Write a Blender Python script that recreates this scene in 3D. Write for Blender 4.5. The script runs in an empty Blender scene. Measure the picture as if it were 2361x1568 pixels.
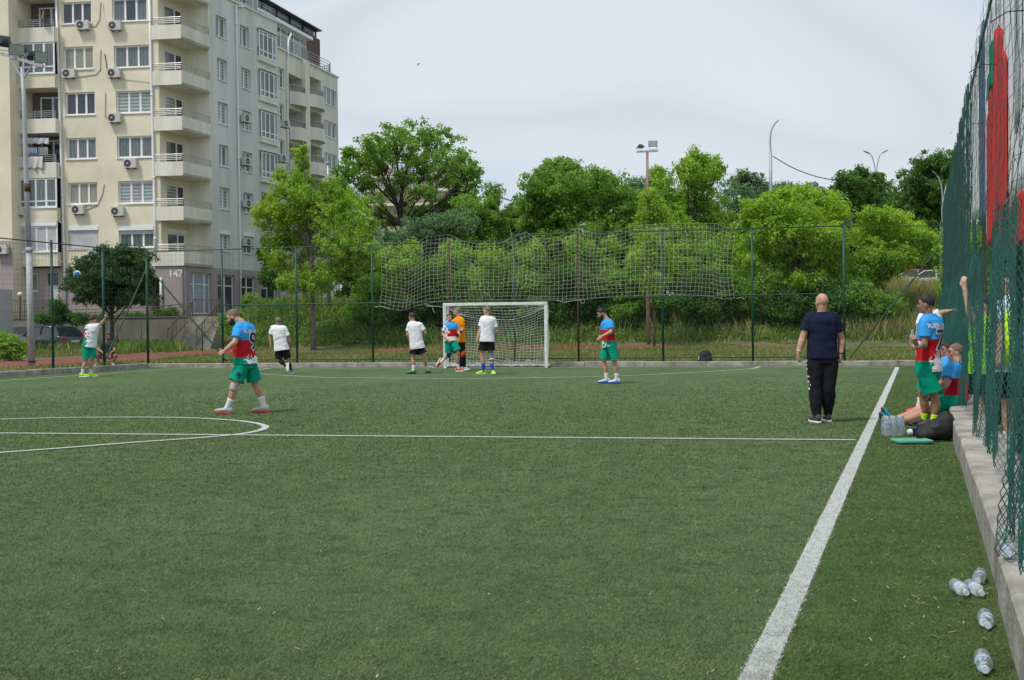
import bpy, bmesh, math, random
import numpy as np
from mathutils import Vector, Matrix, noise
from mathutils.bvhtree import BVHTree
R = math.radians
rng = np.random.default_rng(7)
random.seed(7)
SC = bpy.context.scene
COL = SC.collection

# ---------------- camera ----------------
FP, CX, CY, HCAM = 2700.0, 1180.5, 784.0, 1.4      # focal length in pixels of a 2361 x 1568 picture
YAW, PITCH, ROLL = R(19.2), math.atan(38.5 / FP), math.atan(0.011)
F = Vector((-math.sin(YAW) * math.cos(PITCH), math.cos(YAW) * math.cos(PITCH), -math.sin(PITCH)))
R0 = Vector((math.cos(YAW), math.sin(YAW), 0))
U0 = R0.cross(F)
RT = (R0 * math.cos(ROLL) - U0 * math.sin(ROLL)).normalized()
UP = RT.cross(F).normalized()
CAMP = Vector((0, 0, HCAM))
cam = bpy.data.objects.new('camera', bpy.data.cameras.new('camera'))
COL.objects.link(cam)
m3 = Matrix((RT, UP, -F)).transposed()
cam.matrix_world = Matrix.Translation(CAMP) @ m3.to_4x4()
cam.data.sensor_width = 36
cam.data.lens = FP / 2361 * 36
cam.data.clip_end = 3000
cam.data.clip_start = 0.05
SC.camera = cam

# ---------------- sky, sun, exposure ----------------
SUN_EL, SUN_DIR = R(58), Vector((-0.42, -0.75, 0))   # towards the sun, horizontally
SD = (SUN_DIR.normalized() * math.cos(SUN_EL) + Vector((0, 0, math.sin(SUN_EL)))).normalized()
W = bpy.data.worlds.new('World'); SC.world = W; W.use_nodes = True
nt = W.node_tree; nt.nodes.clear()
N = nt.nodes.new; L = nt.links.new
out = N('ShaderNodeOutputWorld'); bg = N('ShaderNodeBackground')
sky = N('ShaderNodeTexSky'); sky.sky_type = 'NISHITA'; sky.sun_disc = False
sky.sun_elevation = SUN_EL; sky.sun_rotation = math.atan2(SUN_DIR.x, SUN_DIR.y)
tc = N('ShaderNodeTexCoord'); mp = N('ShaderNodeMapping'); mp.inputs['Scale'].default_value = (1, 1, 2.2)
nz = N('ShaderNodeTexNoise'); nz.inputs['Scale'].default_value = 1.9; nz.inputs['Detail'].default_value = 3; nz.inputs['Roughness'].default_value = .42
nz.inputs['Distortion'].default_value = .35
rp = N('ShaderNodeValToRGB'); rp.color_ramp.elements[0].position = .40; rp.color_ramp.elements[1].position = .54
for p_, c_ in ((.60, (5.2, 5.65, 6.15, 1)), (.68, (5.9, 6.2, 6.5, 1))): e_ = rp.color_ramp.elements.new(p_); e_.color = c_
rp.color_ramp.elements[0].color = (4.0, 5.05, 6.3, 1); rp.color_ramp.elements[1].color = (5.6, 6.05, 6.5, 1)
mx = N('ShaderNodeMix'); mx.data_type = 'RGBA'; mx.inputs[0].default_value = .94
L(tc.outputs['Generated'], mp.inputs[0]); L(mp.outputs[0], nz.inputs['Vector']); L(nz.outputs['Fac'], rp.inputs[0])
L(sky.outputs[0], mx.inputs[6]); L(rp.outputs[0], mx.inputs[7]); L(mx.outputs[2], bg.inputs[0]); L(bg.outputs[0], out.inputs[0])
bg.inputs[1].default_value = .1
sl = bpy.data.lights.new('sun', 'SUN'); sl.energy = 2.0; sl.angle = R(9); sl.color = (1, .95, .86)
so = bpy.data.objects.new('sun', sl); COL.objects.link(so); so.location = (0, 0, 60)
so.rotation_euler = SD.to_track_quat('Z', 'Y').to_euler()
SC.view_settings.view_transform = 'Standard'; SC.view_settings.look = 'None'
SC.view_settings.exposure = .38; SC.view_settings.gamma = 1

# ---------------- picture point -> place ----------------
def ray(px, py):
    return F + RT * ((px - CX) / FP) - UP * ((py - CY) / FP)
def P(px, py, d):                      # point at depth d along the view
    return CAMP + ray(px, py) * d
def G(px, py, z=0.0):                  # point on the level z
    r = ray(px, py); return CAMP + r * ((z - HCAM) / r.z)
def depth(p): return (Vector(p) - CAMP).dot(F)
def proj(p):
    q = Vector(p) - CAMP; d = q.dot(F)
    return CX + FP * q.dot(RT) / d, CY - FP * q.dot(UP) / d
def V(*a): return Vector(a)

# ---------------- objects ----------------
def tag(o, label=None, cat=None, group=None, kind=None):
    if label: o['label'] = label
    if cat: o['category'] = cat
    if group: o['group'] = group
    if kind: o['kind'] = kind
    return o
def thing(name, label, cat, loc=(0, 0, 0), rz=0, group=None):
    o = bpy.data.objects.new(name, None); COL.objects.link(o); o.empty_display_size = .2
    o.location = loc; o.rotation_euler = (0, 0, rz)
    return tag(o, label, cat, group)
def link(name, me, mat, parent=None, smooth=False):
    o = bpy.data.objects.new(name, me); COL.objects.link(o)
    if mat is not None:
        for m_ in (mat if isinstance(mat, (list, tuple)) else [mat]): me.materials.append(m_)
    if parent is not None: o.parent = parent
    if smooth: me.polygons.foreach_set('use_smooth', np.ones(len(me.polygons), bool))
    return o
def npmesh(name, v, f, mat, parent=None, smooth=False, off=None):
    v = np.asarray(v, dtype=np.float32).reshape(-1, 3); f = np.asarray(f, dtype=np.int32)
    if off is not None: v = v - np.array(off, dtype=np.float32)
    k = f.shape[1]; me = bpy.data.meshes.new(name)
    me.vertices.add(len(v)); me.vertices.foreach_set('co', v.ravel())
    me.loops.add(f.size); me.loops.foreach_set('vertex_index', f.ravel())
    me.polygons.add(len(f)); me.polygons.foreach_set('loop_start', np.arange(0, f.size, k, dtype=np.int32))
    me.update(calc_edges=True); me.validate()
    return link(name, me, mat, parent, smooth)
def frame_of(d):
    d = Vector(d).normalized(); a = Vector((0, 0, 1)) if abs(d.z) < .9 else Vector((1, 0, 0))
    x = d.cross(a).normalized(); return x, d.cross(x).normalized()
class MB:
    def __init__(s): s.v = []; s.f = []; s.mi = []; s.cur = 0
    def add(s, vs, fs):
        b = len(s.v); s.v += [Vector(p) for p in vs]
        for f in fs: s.f.append([b + i for i in f]); s.mi.append(s.cur)
        return s
    def obox(s, c, ax, ay, az):        # centre and half axes
        c, ax, ay, az = map(Vector, (c, ax, ay, az))
        vs = [c + ax * i + ay * j + az * k for i in (-1, 1) for j in (-1, 1) for k in (-1, 1)]
        fs = [(0, 1, 3, 2), (4, 6, 7, 5), (0, 4, 5, 1), (2, 3, 7, 6), (0, 2, 6, 4), (1, 5, 7, 3)]
        if ax.cross(ay).dot(az) < 0: fs = [f[::-1] for f in fs]
        return s.add(vs, fs)
    def box(s, x0, x1, y0, y1, z0, z1):
        return s.obox(((x0 + x1) / 2, (y0 + y1) / 2, (z0 + z1) / 2), ((x1 - x0) / 2, 0, 0), (0, (y1 - y0) / 2, 0), (0, 0, (z1 - z0) / 2))
    def tube(s, pts, r, n=8, cap=True, up=None):
        pts = [Vector(p) for p in pts]; rs = r if isinstance(r, (list, tuple)) else [r] * len(pts)
        x = None; vs = []; fs = []
        for i, p in enumerate(pts):
            d = (pts[min(i + 1, len(pts) - 1)] - pts[max(i - 1, 0)])
            if d.length < 1e-9: d = Vector((0, 0, 1))
            d.normalize()
            if x is None: x, _ = frame_of(d)
            x = (x - d * x.dot(d))
            x = x.normalized() if x.length > 1e-6 else frame_of(d)[0]
            y = d.cross(x)
            for k in range(n):
                a = 2 * math.pi * k / n; vs.append(p + (x * math.cos(a) + y * math.sin(a)) * rs[i])
        for i in range(len(pts) - 1):
            for k in range(n):
                a = i * n + k; b = i * n + (k + 1) % n; fs.append((a, b, b + n, a + n))
        if cap: fs.append(tuple(range(n))[::-1]); fs.append(tuple(range((len(pts) - 1) * n, len(pts) * n)))
        return s.add(vs, fs)
    def rings(s, rings, cap=True):
        n = len(rings[0]); vs = [p for r_ in rings for p in r_]; fs = []
        for i in range(len(rings) - 1):
            for k in range(n):
                a = i * n + k; b = i * n + (k + 1) % n; fs.append((a, b, b + n, a + n))
        if cap: fs.append(tuple(range(n))[::-1]); fs.append(tuple(range((len(rings) - 1) * n, len(rings) * n)))
        return s.add(vs, fs)
    def ball(s, c, r, ax=None, nu=14, nv=9):
        c = Vector(c); rx, ry, rz = r if isinstance(r, (tuple, list)) else (r, r, r)
        X, Y, Z = ax if ax else (Vector((1, 0, 0)), Vector((0, 1, 0)), Vector((0, 0, 1)))
        rg = []
        for j in range(1, nv):
            t = math.pi * j / nv - math.pi / 2
            rg.append([c + X * (rx * math.cos(t) * math.cos(2 * math.pi * i / nu)) + Y * (ry * math.cos(t) * math.sin(2 * math.pi * i / nu)) + Z * (rz * math.sin(t)) for i in range(nu)])
        b = len(s.v); s.rings(rg, cap=False); e = len(s.v)
        s.v += [c - Z * rz, c + Z * rz]
        for i in range(nu):
            s.f.append([e, b + (i + 1) % nu, b + i]); s.mi.append(s.cur)
            t = e - nu; s.f.append([e + 1, t + i, t + (i + 1) % nu]); s.mi.append(s.cur)
        return s
    def build(s, name, mat, parent=None, smooth=False, bevel=0, off=None):
        me = bpy.data.meshes.new(name)
        vs = s.v if off is None else [p - Vector(off) for p in s.v]
        me.from_pydata([tuple(p) for p in vs], [], s.f)
        o = link(name, me, mat, parent, smooth)
        if isinstance(mat, (list, tuple)): me.polygons.foreach_set('material_index', s.mi)
        me.update()
        if bevel:
            b = o.modifiers.new('bevel', 'BEVEL'); b.width = bevel; b.segments = 2; b.limit_method = 'ANGLE'
        return o
def tubes_np(lines, r, n=3):            # lines (N, L, 3) -> prisms along each
    A = np.asarray(lines, float); Nn, Ll, _ = A.shape
    d = np.empty_like(A); d[:, 1:-1] = A[:, 2:] - A[:, :-2]; d[:, 0] = A[:, 1] - A[:, 0]; d[:, -1] = A[:, -1] - A[:, -2]
    d /= np.linalg.norm(d, axis=2, keepdims=True) + 1e-9
    ref = np.where(np.abs(d[..., 2:3]) < .8, np.array([0, 0, 1.0]), np.array([0.3, 1.0, 0]))
    x = np.cross(d, ref); x /= np.linalg.norm(x, axis=2, keepdims=True) + 1e-9
    y = np.cross(d, x); ang = np.arange(n) * 2 * np.pi / n
    v = A[:, :, None, :] + r * (np.cos(ang)[None, None, :, None] * x[:, :, None, :] + np.sin(ang)[None, None, :, None] * y[:, :, None, :])
    idx = np.arange(Nn * Ll * n).reshape(Nn, Ll, n)
    a = idx[:, :-1, :]; b = np.roll(idx, -1, axis=2)[:, :-1, :]; c = np.roll(idx, -1, axis=2)[:, 1:, :]; e = idx[:, 1:, :]
    return v.reshape(-1, 3), np.stack([a, b, c, e], -1).reshape(-1, 4)
def merge(parts):
    vs, fs, b = [], [], 0
    for v, f in parts: vs.append(v); fs.append(f + b); b += len(v)
    return np.concatenate(vs), np.concatenate(fs)

# ---------------- materials ----------------
MATS = {}
def M(name, col, rough=.8, var=.12, vs=4.0, bump=0.0, bs=40.0, metal=0.0, spec=.4, stretch=None, col2=None, coat=0.0, trans=0.0, rnd=0.0, sheen=0.0):
    if name in MATS: return MATS[name]
    m = bpy.data.materials.new(name); m.use_nodes = True; t = m.node_tree; b = t.nodes['Principled BSDF']
    b.inputs['Roughness'].default_value = rough; b.inputs['Metallic'].default_value = metal
    b.inputs['Specular IOR Level'].default_value = spec; b.inputs['Coat Weight'].default_value = coat
    b.inputs['Transmission Weight'].default_value = trans
    if sheen: b.inputs['Sheen Weight'].default_value = sheen
    c = tuple(col) + (1,)
    tcn = t.nodes.new('ShaderNodeTexCoord'); src = tcn.outputs['Object']
    if stretch:
        mpn = t.nodes.new('ShaderNodeMapping'); mpn.inputs['Scale'].default_value = stretch; t.links.new(src, mpn.inputs[0]); src = mpn.outputs[0]
    n1 = t.nodes.new('ShaderNodeTexNoise'); n1.inputs['Scale'].default_value = vs; n1.inputs['Detail'].default_value = 6; n1.inputs['Roughness'].default_value = .62
    t.links.new(src, n1.inputs['Vector'])
    mi = t.nodes.new('ShaderNodeMix'); mi.data_type = 'RGBA'
    c2 = tuple(col2) if col2 else tuple(x * (1 + var * 1.6) for x in col); c1 = tuple(col) if col2 else tuple(x * (1 - var * 1.6) for x in col)
    mi.inputs[6].default_value = c1 + (1,); mi.inputs[7].default_value = c2 + (1,)
    mr = t.nodes.new('ShaderNodeMapRange'); mr.inputs[1].default_value = .32; mr.inputs[2].default_value = .68
    t.links.new(n1.outputs['Fac'], mr.inputs[0]); t.links.new(mr.outputs[0], mi.inputs[0])
    res = mi.outputs[2]
    if rnd:
        g = t.nodes.new('ShaderNodeNewGeometry'); hs = t.nodes.new('ShaderNodeHueSaturation')
        r1 = t.nodes.new('ShaderNodeMapRange'); r1.inputs[3].default_value = 1 - rnd; r1.inputs[4].default_value = 1 + rnd
        t.links.new(g.outputs['Random Per Island'], r1.inputs[0]); t.links.new(r1.outputs[0], hs.inputs['Value'])
        t.links.new(res, hs.inputs['Color']); res = hs.outputs[0]
    t.links.new(res, b.inputs['Base Color'])
    if bump:
        n2 = t.nodes.new('ShaderNodeTexNoise'); n2.inputs['Scale'].default_value = bs; n2.inputs['Detail'].default_value = 5
        t.links.new(src, n2.inputs['Vector']); bp = t.nodes.new('ShaderNodeBump'); bp.inputs['Strength'].default_value = bump; bp.inputs['Distance'].default_value = .02
        t.links.new(n2.outputs['Fac'], bp.inputs['Height']); t.links.new(bp.outputs[0], b.inputs['Normal'])
    MATS[name] = m; return m
def leafmat(name, col, col2, tr=.35, vs=.5):
    m = M(name, col, rough=.55, vs=vs, col2=col2, rnd=.35, spec=.35)
    t = m.node_tree; b = t.nodes['Principled BSDF']; o = t.nodes['Material Output']
    tl = t.nodes.new('ShaderNodeBsdfTranslucent'); ms = t.nodes.new('ShaderNodeMixShader'); ms.inputs[0].default_value = tr
    src = b.inputs['Base Color'].links[0].from_socket
    hs = t.nodes.new('ShaderNodeHueSaturation'); hs.inputs['Value'].default_value = 1.5; hs.inputs['Saturation'].default_value = 1.15
    t.links.new(src, hs.inputs['Color']); t.links.new(hs.outputs[0], tl.inputs[0])
    t.links.new(b.outputs[0], ms.inputs[1]); t.links.new(tl.outputs[0], ms.inputs[2]); t.links.new(ms.outputs[0], o.inputs[0])
    return m
WHITE = M('white_paint', (.78, .78, .77), .45, .06)
DKGREEN = M('green_paint', (.012, .065, .045), .5, .3, 6, rnd=0)
RUST = M('rusty_paint', (.05, .045, .035), .75, .3, 9, col2=(.12, .04, .02))
CONC = M('concrete', (.19, .18, .155), .95, .25, 2.6, bump=.8, bs=30, col2=(.46, .43, .38))
GALV = M('galvanised_steel', (.40, .42, .44), .55, .12, 8, metal=.1)
BLACKP = M('black_plastic', (.02, .02, .022), .5, .2)
# ---------------- outline of the pitch ----------------
KR0, KR1 = G(288, 848.5), G(2040, 843.2)            # foot of the rear kerb
KL0, KL1 = G(0, 870.5), G(336, 848.7)               # foot of the left kerb
VPX = 0.36                                           # foot of the right kerb (X = const)
def isect(a, b, c, d):
    x1, y1, x2, y2, x3, y3, x4, y4 = a.x, a.y, b.x, b.y, c.x, c.y, d.x, d.y
    D = (x1 - x2) * (y3 - y4) - (y1 - y2) * (x3 - x4)
    t = ((x1 - x3) * (y3 - y4) - (y1 - y3) * (x3 - x4)) / D
    return Vector((x1 + (x2 - x1) * t, y1 + (y2 - y1) * t, 0))
CRL = isect(KR0, KR1, KL0, KL1)                      # rear left corner
CRR = isect(KR0, KR1, Vector((VPX, 0, 0)), Vector((VPX, 10, 0)))
ldir = (KL0 - CRL).normalized()
CLN = CRL + ldir * 42                                # left kerb runs on towards the viewer's left
# turf
turf = bpy.data.materials.new('artificial_turf'); turf.use_nodes = True
def turf_nodes(m, base, dark, pale, streak=True):
    t = m.node_tree; b = t.nodes['Principled BSDF']; b.inputs['Roughness'].default_value = .95; b.inputs['Specular IOR Level'].default_value = .1
    b.inputs['Sheen Weight'].default_value = .06; b.inputs['Sheen Roughness'].default_value = .5; b.inputs['Sheen Tint'].default_value = (.6, .8, .55, 1)
    tcn = t.nodes.new('ShaderNodeTexCoord')
    def nz_(sc, st=(1, 1, 1), det=4, rot=0, dist=0):
        mpn = t.nodes.new('ShaderNodeMapping'); mpn.inputs['Scale'].default_value = st; mpn.inputs['Rotation'].default_value = (0, 0, rot)
        n = t.nodes.new('ShaderNodeTexNoise'); n.inputs['Scale'].default_value = sc; n.inputs['Detail'].default_value = det; n.inputs['Roughness'].default_value = .65; n.inputs['Distortion'].default_value = dist
        t.links.new(tcn.outputs['Object'], mpn.inputs[0]); t.links.new(mpn.outputs[0], n.inputs['Vector']); return n.outputs['Fac']
    def ramp(src, a, c):
        r_ = t.nodes.new('ShaderNodeMapRange'); r_.inputs[1].default_value = a; r_.inputs[2].default_value = c; t.links.new(src, r_.inputs[0]); return r_.outputs[0]
    def mix(f, a, c):
        n = t.nodes.new('ShaderNodeMix'); n.data_type = 'RGBA'; t.links.new(f, n.inputs[0])
        for s_, i in ((a, 6), (c, 7)):
            if isinstance(s_, tuple): n.inputs[i].default_value = s_ + (1,)
            else: t.links.new(s_, n.inputs[i])
        return n.outputs[2]
    c = mix(ramp(nz_(70, (1, 1, 1), 3), .34, .66), tuple(x * .55 for x in base), tuple(x * 1.5 for x in base))
    c = mix(ramp(nz_(14, (1, 1, 1), 6), .38, .66), tuple(x * .6 for x in base), c)
    c = mix(ramp(nz_(.55, (1, .5, 1), 4, .2), .35, .75), c, pale)
    fs = ramp(nz_(4.5, (1, 1, 1), 7, .3, .5), .5, .62)
    ml = t.nodes.new('ShaderNodeMath'); ml.operation = 'MULTIPLY'; ml.inputs[1].default_value = .7; t.links.new(fs, ml.inputs[0])
    c = mix(ml.outputs[0], c, dark)
    f2 = ramp(nz_(1.7, (1, .8, 1), 6, .3, .4), .5, .75)
    m2 = t.nodes.new('ShaderNodeMath'); m2.operation = 'MULTIPLY'; m2.inputs[1].default_value = .35; t.links.new(f2, m2.inputs[0])
    c = mix(m2.outputs[0], c, dark)
    t.links.new(c, b.inputs['Base Color'])
    bp = t.nodes.new('ShaderNodeBump'); bp.inputs['Strength'].default_value = .9; bp.inputs['Distance'].default_value = .03
    t.links.new(nz_(48, (1, 1, 1), 6), bp.inputs['Height']); t.links.new(bp.outputs[0], b.inputs['Normal'])
TB, TD, TP = (.112, .176, .066), (.048, .080, .032), (.132, .190, .086)
turf_nodes(turf, TB, TD, TP)
pts = [CRL, CRR, V(VPX + .02, -12, 0), V(-30, -12, 0), CLN]
me = bpy.data.meshes.new('pitch_turf'); me.from_pydata([tuple(p) for p in pts], [], [tuple(range(len(pts)))[::-1]])
tag(link('pitch_turf', me, turf), 'green artificial turf of the small football pitch', None, None, 'structure')

# short turf fibres on the nearest ground
def inpoly(x, y, poly):
    ins = np.ones(x.shape, bool)
    for i in range(len(poly)):
        a, b = poly[i], poly[(i + 1) % len(poly)]
        ins &= ((b.x - a.x) * (y - a.y) - (b.y - a.y) * (x - a.x)) < 0
    return ins
def blades(name, x, y, z, h, w, mat, lean=.35, label=None, wind=(0, 0)):
    n = len(x); a = rng.uniform(0, 2 * np.pi, n); l = rng.normal(0, lean, (n, 2)) + np.array(wind)
    dx, dy = np.cos(a) * w, np.sin(a) * w
    v = np.empty((n, 4, 3))
    v[:, 0] = np.stack([x - dx, y - dy, z], 1); v[:, 1] = np.stack([x + dx, y + dy, z], 1)
    mx_, my_ = x + l[:, 0] * h * .45, y + l[:, 1] * h * .45
    v[:, 2] = np.stack([mx_ + dx * .6 + l[:, 0] * h * .55, my_ + dy * .6 + l[:, 1] * h * .55, z + h], 1)
    v[:, 3] = np.stack([mx_ - dx * .7, my_ - dy * .7, z + h * .55], 1)
    o = npmesh(name, v.reshape(-1, 3), np.arange(n * 4).reshape(n, 4), mat)
    if label: tag(o, label, None, None, 'stuff')
    return o
n = 620000
u = rng.uniform(-60, 2421, n); dd = 4.2 + 27 * rng.random(n) ** 2.0
xc = (u - CX) / FP * dd
X = CAMP.x + F.x * dd + RT.x * xc; Y = CAMP.y + F.y * dd + RT.y * xc
tl0_, tl1_ = G(2069, 847.2), G(1741, 1568); td_ = (tl1_ - tl0_).normalized()
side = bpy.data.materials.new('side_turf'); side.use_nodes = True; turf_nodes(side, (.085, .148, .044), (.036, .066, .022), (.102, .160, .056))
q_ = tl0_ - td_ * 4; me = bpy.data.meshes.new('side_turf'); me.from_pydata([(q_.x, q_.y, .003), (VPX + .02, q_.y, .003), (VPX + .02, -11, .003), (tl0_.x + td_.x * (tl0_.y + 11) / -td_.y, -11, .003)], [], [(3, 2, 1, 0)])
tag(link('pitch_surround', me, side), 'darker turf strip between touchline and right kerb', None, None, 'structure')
# --- white lines
def strip(px_pts, w, name='pitch_line', z=.006, closed=False, world=None, mat=None, lab=None):
    ps = world if world else [G(a, b) for a, b in px_pts]
    # resample densely
    q = []
    for i in range(len(ps) - 1):
        k = max(1, int((ps[i + 1] - ps[i]).length / .12))
        q += [ps[i].lerp(ps[i + 1], j / k) for j in range(k)]
    q.append(ps[-1]); vs = []; fs = []
    for i, p in enumerate(q):
        d = q[min(i + 1, len(q) - 1)] - q[max(0, i - 1)]; d.z = 0; d.normalize(); nn = Vector((-d.y, d.x, 0))
        e1 = (noise.noise(p * 9) + noise.noise(p * 31) * .8) * .004; e2 = (noise.noise(p * 9 + V(5, 5, 5)) + noise.noise(p * 33 + V(3, 3, 3)) * .8) * .004
        vs += [tuple(p + nn * (w / 2 + e1) + V(0, 0, z)), tuple(p - nn * (w / 2 + e2) + V(0, 0, z))]
        if i: fs.append((2 * i - 2, 2 * i - 1, 2 * i + 1, 2 * i))
    me = bpy.data.meshes.new(name); me.from_pydata(vs, [], fs)
    return tag(link(name, me, mat or LINEM), lab, None, None, 'structure')
LINEM = M('pitch_line_white', (.42, .44, .42), .9, .2, 30, bump=.6, bs=70, col2=(.58, .60, .58), stretch=(1, 1, 1))
def catmull(p, k=8):
    o = []
    for i in range(len(p) - 1):
        a, b, c, d = p[max(i - 1, 0)], p[i], p[i + 1], p[min(i + 2, len(p) - 1)]
        for j in range(k):
            t = j / k; o.append(0.5 * ((2 * b) + (c - a) * t + (2 * a - 5 * b + 4 * c - d) * t * t + (3 * b - a - 3 * c + d) * t ** 3))
    o.append(p[-1]); return o
tl0, tl1 = G(2069, 847.2), G(1741, 1568)
td = (tl1 - tl0).normalized()
strip(None, .115, world=[tl0 + td * .05, tl0 + td * 52], lab='white touchline along the right side of the pitch', name='pitch_line')
strip([(370, 851.5), (442.6, 849.3), (870, 849.5), (1430, 847), (2071, 847.0)], .10, z=.0075, lab='white goal line in front of the rear kerb')
l0, l1 = G(0, 878.5), G(372, 852.5); ld = (l0 - l1).normalized()
strip(None, .10, world=[l1, l1 + ld * 34], lab='white touchline along the left kerb')
h0, h1, h2 = G(0, 999.5), G(560, 1004), G(1972, 1015.5)
strip(None, .10, z=.0085, world=[h0 + (h0 - h1).normalized() * 9, h0, h1, h2], lab='white halfway line')
cp = [G(*q) for q in [(0, 968), (150, 964), (330, 963), (450, 965), (540, 970.5), (590, 977), (612, 984.5), (600, 993), (560, 1001), (480, 1009), (400, 1015), (300, 1022), (150, 1034), (0, 1045)]]
A_ = np.array([[2 * p.x, 2 * p.y, 1] for p in cp]); b_ = np.array([p.x ** 2 + p.y ** 2 for p in cp])
s_ = np.linalg.lstsq(A_, b_, rcond=None)[0]; cr = math.sqrt(s_[2] + s_[0] ** 2 + s_[1] ** 2)
print('CIRCLE', s_[:2], cr, [round(math.hypot(p.x - s_[0], p.y - s_[1]) - cr, 2) for p in cp])
mid = cp[0].lerp(cp[-1], .5); lft = mid + (mid - cp[6]).normalized() * 1.2
strip(None, .10, z=.01, world=catmull(cp + [cp[-1] + (cp[-1] - cp[-2]) * .6, lft, cp[0] + (cp[0] - cp[1]) * .6, cp[0]]), lab='white centre circle')
arc = [(628, 849.2), (600, 852.5), (587, 856), (586, 859), (600, 862.5), (663, 866.5), (749, 870.8), (864, 872.2), (1066, 873.3), (1180, 872.4), (1297, 870.7), (1430, 867.4), (1553, 861.6), (1640, 857), (1685, 853.9), (1734, 850.4), (1751, 846.2)]
strip(None, .10, z=.009, world=catmull([G(*q) for q in arc]), lab='white curved line of the goal area')

# ---------------- kerbs ----------------
def kerb(name, a, b, h, w, seg, label, side=1):
    o = thing(name, label, 'kerb', tuple(a))
    d = (b - a); Ln = d.length; d.normalize(); nn = Vector((-d.y, d.x, 0)) * side
    mb = MB(); k = int(Ln / seg) + 1
    for i in range(k):
        s0, s1 = i * seg, min((i + 1) * seg - .012, Ln)
        if s1 <= s0: continue
        j = random.uniform(-.012, .012); jz = random.uniform(-.008, .008)
        nn2 = 6
        prof = [(0, -.1), (0, h - .02), (.02, h), (w - .02, h), (w, h - .02), (w, -.1)]
        rg = []
        for q in range(nn2 + 1):
            s = s0 + (s1 - s0) * q / nn2
            rg.append([a + d * s + nn * (x + j + noise.noise(V(s * 3, x * 9, z * 9)) * .006) + V(0, 0, z + (jz + noise.noise(V(s * 2.3, x * 7, 4)) * .008 if z > 0 else 0)) for x, z in prof])
        mb.rings(rg)
    mb.build('kerb_stone', CONC, o, off=a); return o
kerb('kerb', CRL + V(0, 0, 0), CRR, .155, .22, 1.9, 'low pale concrete kerb along the rear end behind the goal', 1)
kerb('kerb', CLN, CRL, .16, .22, 1.9, 'low grey concrete kerb along the left side of the pitch', 1)
kerb('kerb', V(VPX, CRR.y, 0), V(VPX, .5, 0), .25, .42, 3.1, 'raised concrete kerb with a worn broad top below the right net', 1)

# ---------------- terrain ----------------
nrm = []
for a, b in ((CRL, CRR), (CLN, CRL)):
    d = (b - a).normalized(); nrm.append((np.array([-d.y, d.x]), a))
nrm.append((np.array([1.0, 0]), V(VPX, 0, 0)))
def outd(x, y):
    return np.max([(x - a.x) * n_[0] + (y - a.y) * n_[1] for n_, a in nrm], axis=0)
def sstep(a, b, t): t = np.clip((t - a) / (b - a), 0, 1); return t * t * (3 - 2 * t)
def pxd(x, y):
    qx, qy = x - CAMP.x, y - CAMP.y
    d = qx * F.x + qy * F.y; return CX + FP * (qx * RT.x + qy * RT.y) / np.maximum(d, 1), d
def ground_h(x, y):
    x = np.asarray(x, float); y = np.asarray(y, float)
    o = outd(x, y); px, d = pxd(x, y)
    base = -.07 + .17 * sstep(.12, 1.0, o)
    right = .5 * sstep(54, 60, d) + 1.75 * sstep(57.5, 63.5, d) + 1.0 * sstep(66, 82, d) * sstep(1500, 2000, px)
    left = 1.95 * sstep(70.3, 71.2, d)
    k = sstep(515, 600, px); k = np.where(d < 5, 1, k)
    w = left * (1 - k) + right * k
    far = sstep(1.5, 5, o) * .08 * np.sin(x * .7 + y * .31) * np.sin(x * .23 - y * .5)
    rt = np.where((x > VPX) & (d < 40), 0, 1)
    return base + w * sstep(2, 5, o) * rt + far * rt * .5
def gh(p): return float(ground_h(np.array([p[0]]), np.array([p[1]]))[0])
xs = np.concatenate([np.linspace(-400, -75, 20, endpoint=False), np.arange(-75, 30, .5), np.linspace(30, 300, 22)])
ys = np.concatenate([np.linspace(-60, -8, 8, endpoint=False), np.arange(-8, 24, 2.0), np.arange(24, 90, .5), np.linspace(90, 700, 34)])
xs = np.sort(np.concatenate([xs, [VPX - .3, VPX + .1, VPX + .3]]))
XX, YY = np.meshgrid(xs, ys); ZZ = ground_h(XX, YY)
ii = np.arange(XX.size).reshape(XX.shape)
GRASSG = M('verge_ground', (.085, .10, .035), .95, .3, .6, bump=.5, bs=14, col2=(.17, .15, .075))
tag(npmesh('ground', np.stack([XX, YY, ZZ], -1), np.stack([ii[:-1, :-1], ii[:-1, 1:], ii[1:, 1:], ii[1:, :-1]], -1).reshape(-1, 4), GRASSG, smooth=True), 'grassy ground around the pitch', None, None, 'structure')

# running track
TRACK = M('running_track', (.19, .05, .042), .9, .15, 1.2, bump=.3, bs=60, col2=(.27, .085, .07))
def sheet(name, poly, mat, lab, lift=.03):
    q = [G(a, b, .2) for a, b in poly]
    bm = bmesh.new(); vs = [bm.verts.new((p.x, p.y, 0)) for p in q]; f = bm.faces.new(vs)
    bmesh.ops.triangulate(bm, faces=[f]); 
    for _ in range(5):
        long = [e for e in bm.edges if e.calc_length() > 1.4]
        if long: bmesh.ops.subdivide_edges(bm, edges=long, cuts=1); bmesh.ops.triangulate(bm, faces=[f for f in bm.faces if len(f.verts) > 3])
    for v in bm.verts: v.co.z = gh(v.co) + lift
    bmesh.ops.recalc_face_normals(bm, faces=bm.faces)
    if sum(f.normal.z for f in bm.faces) < 0: bmesh.ops.reverse_faces(bm, faces=bm.faces)
    me = bpy.data.meshes.new(name); bm.to_mesh(me); bm.free(); return tag(link(name, me, mat), lab, None, None, 'structure')
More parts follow.
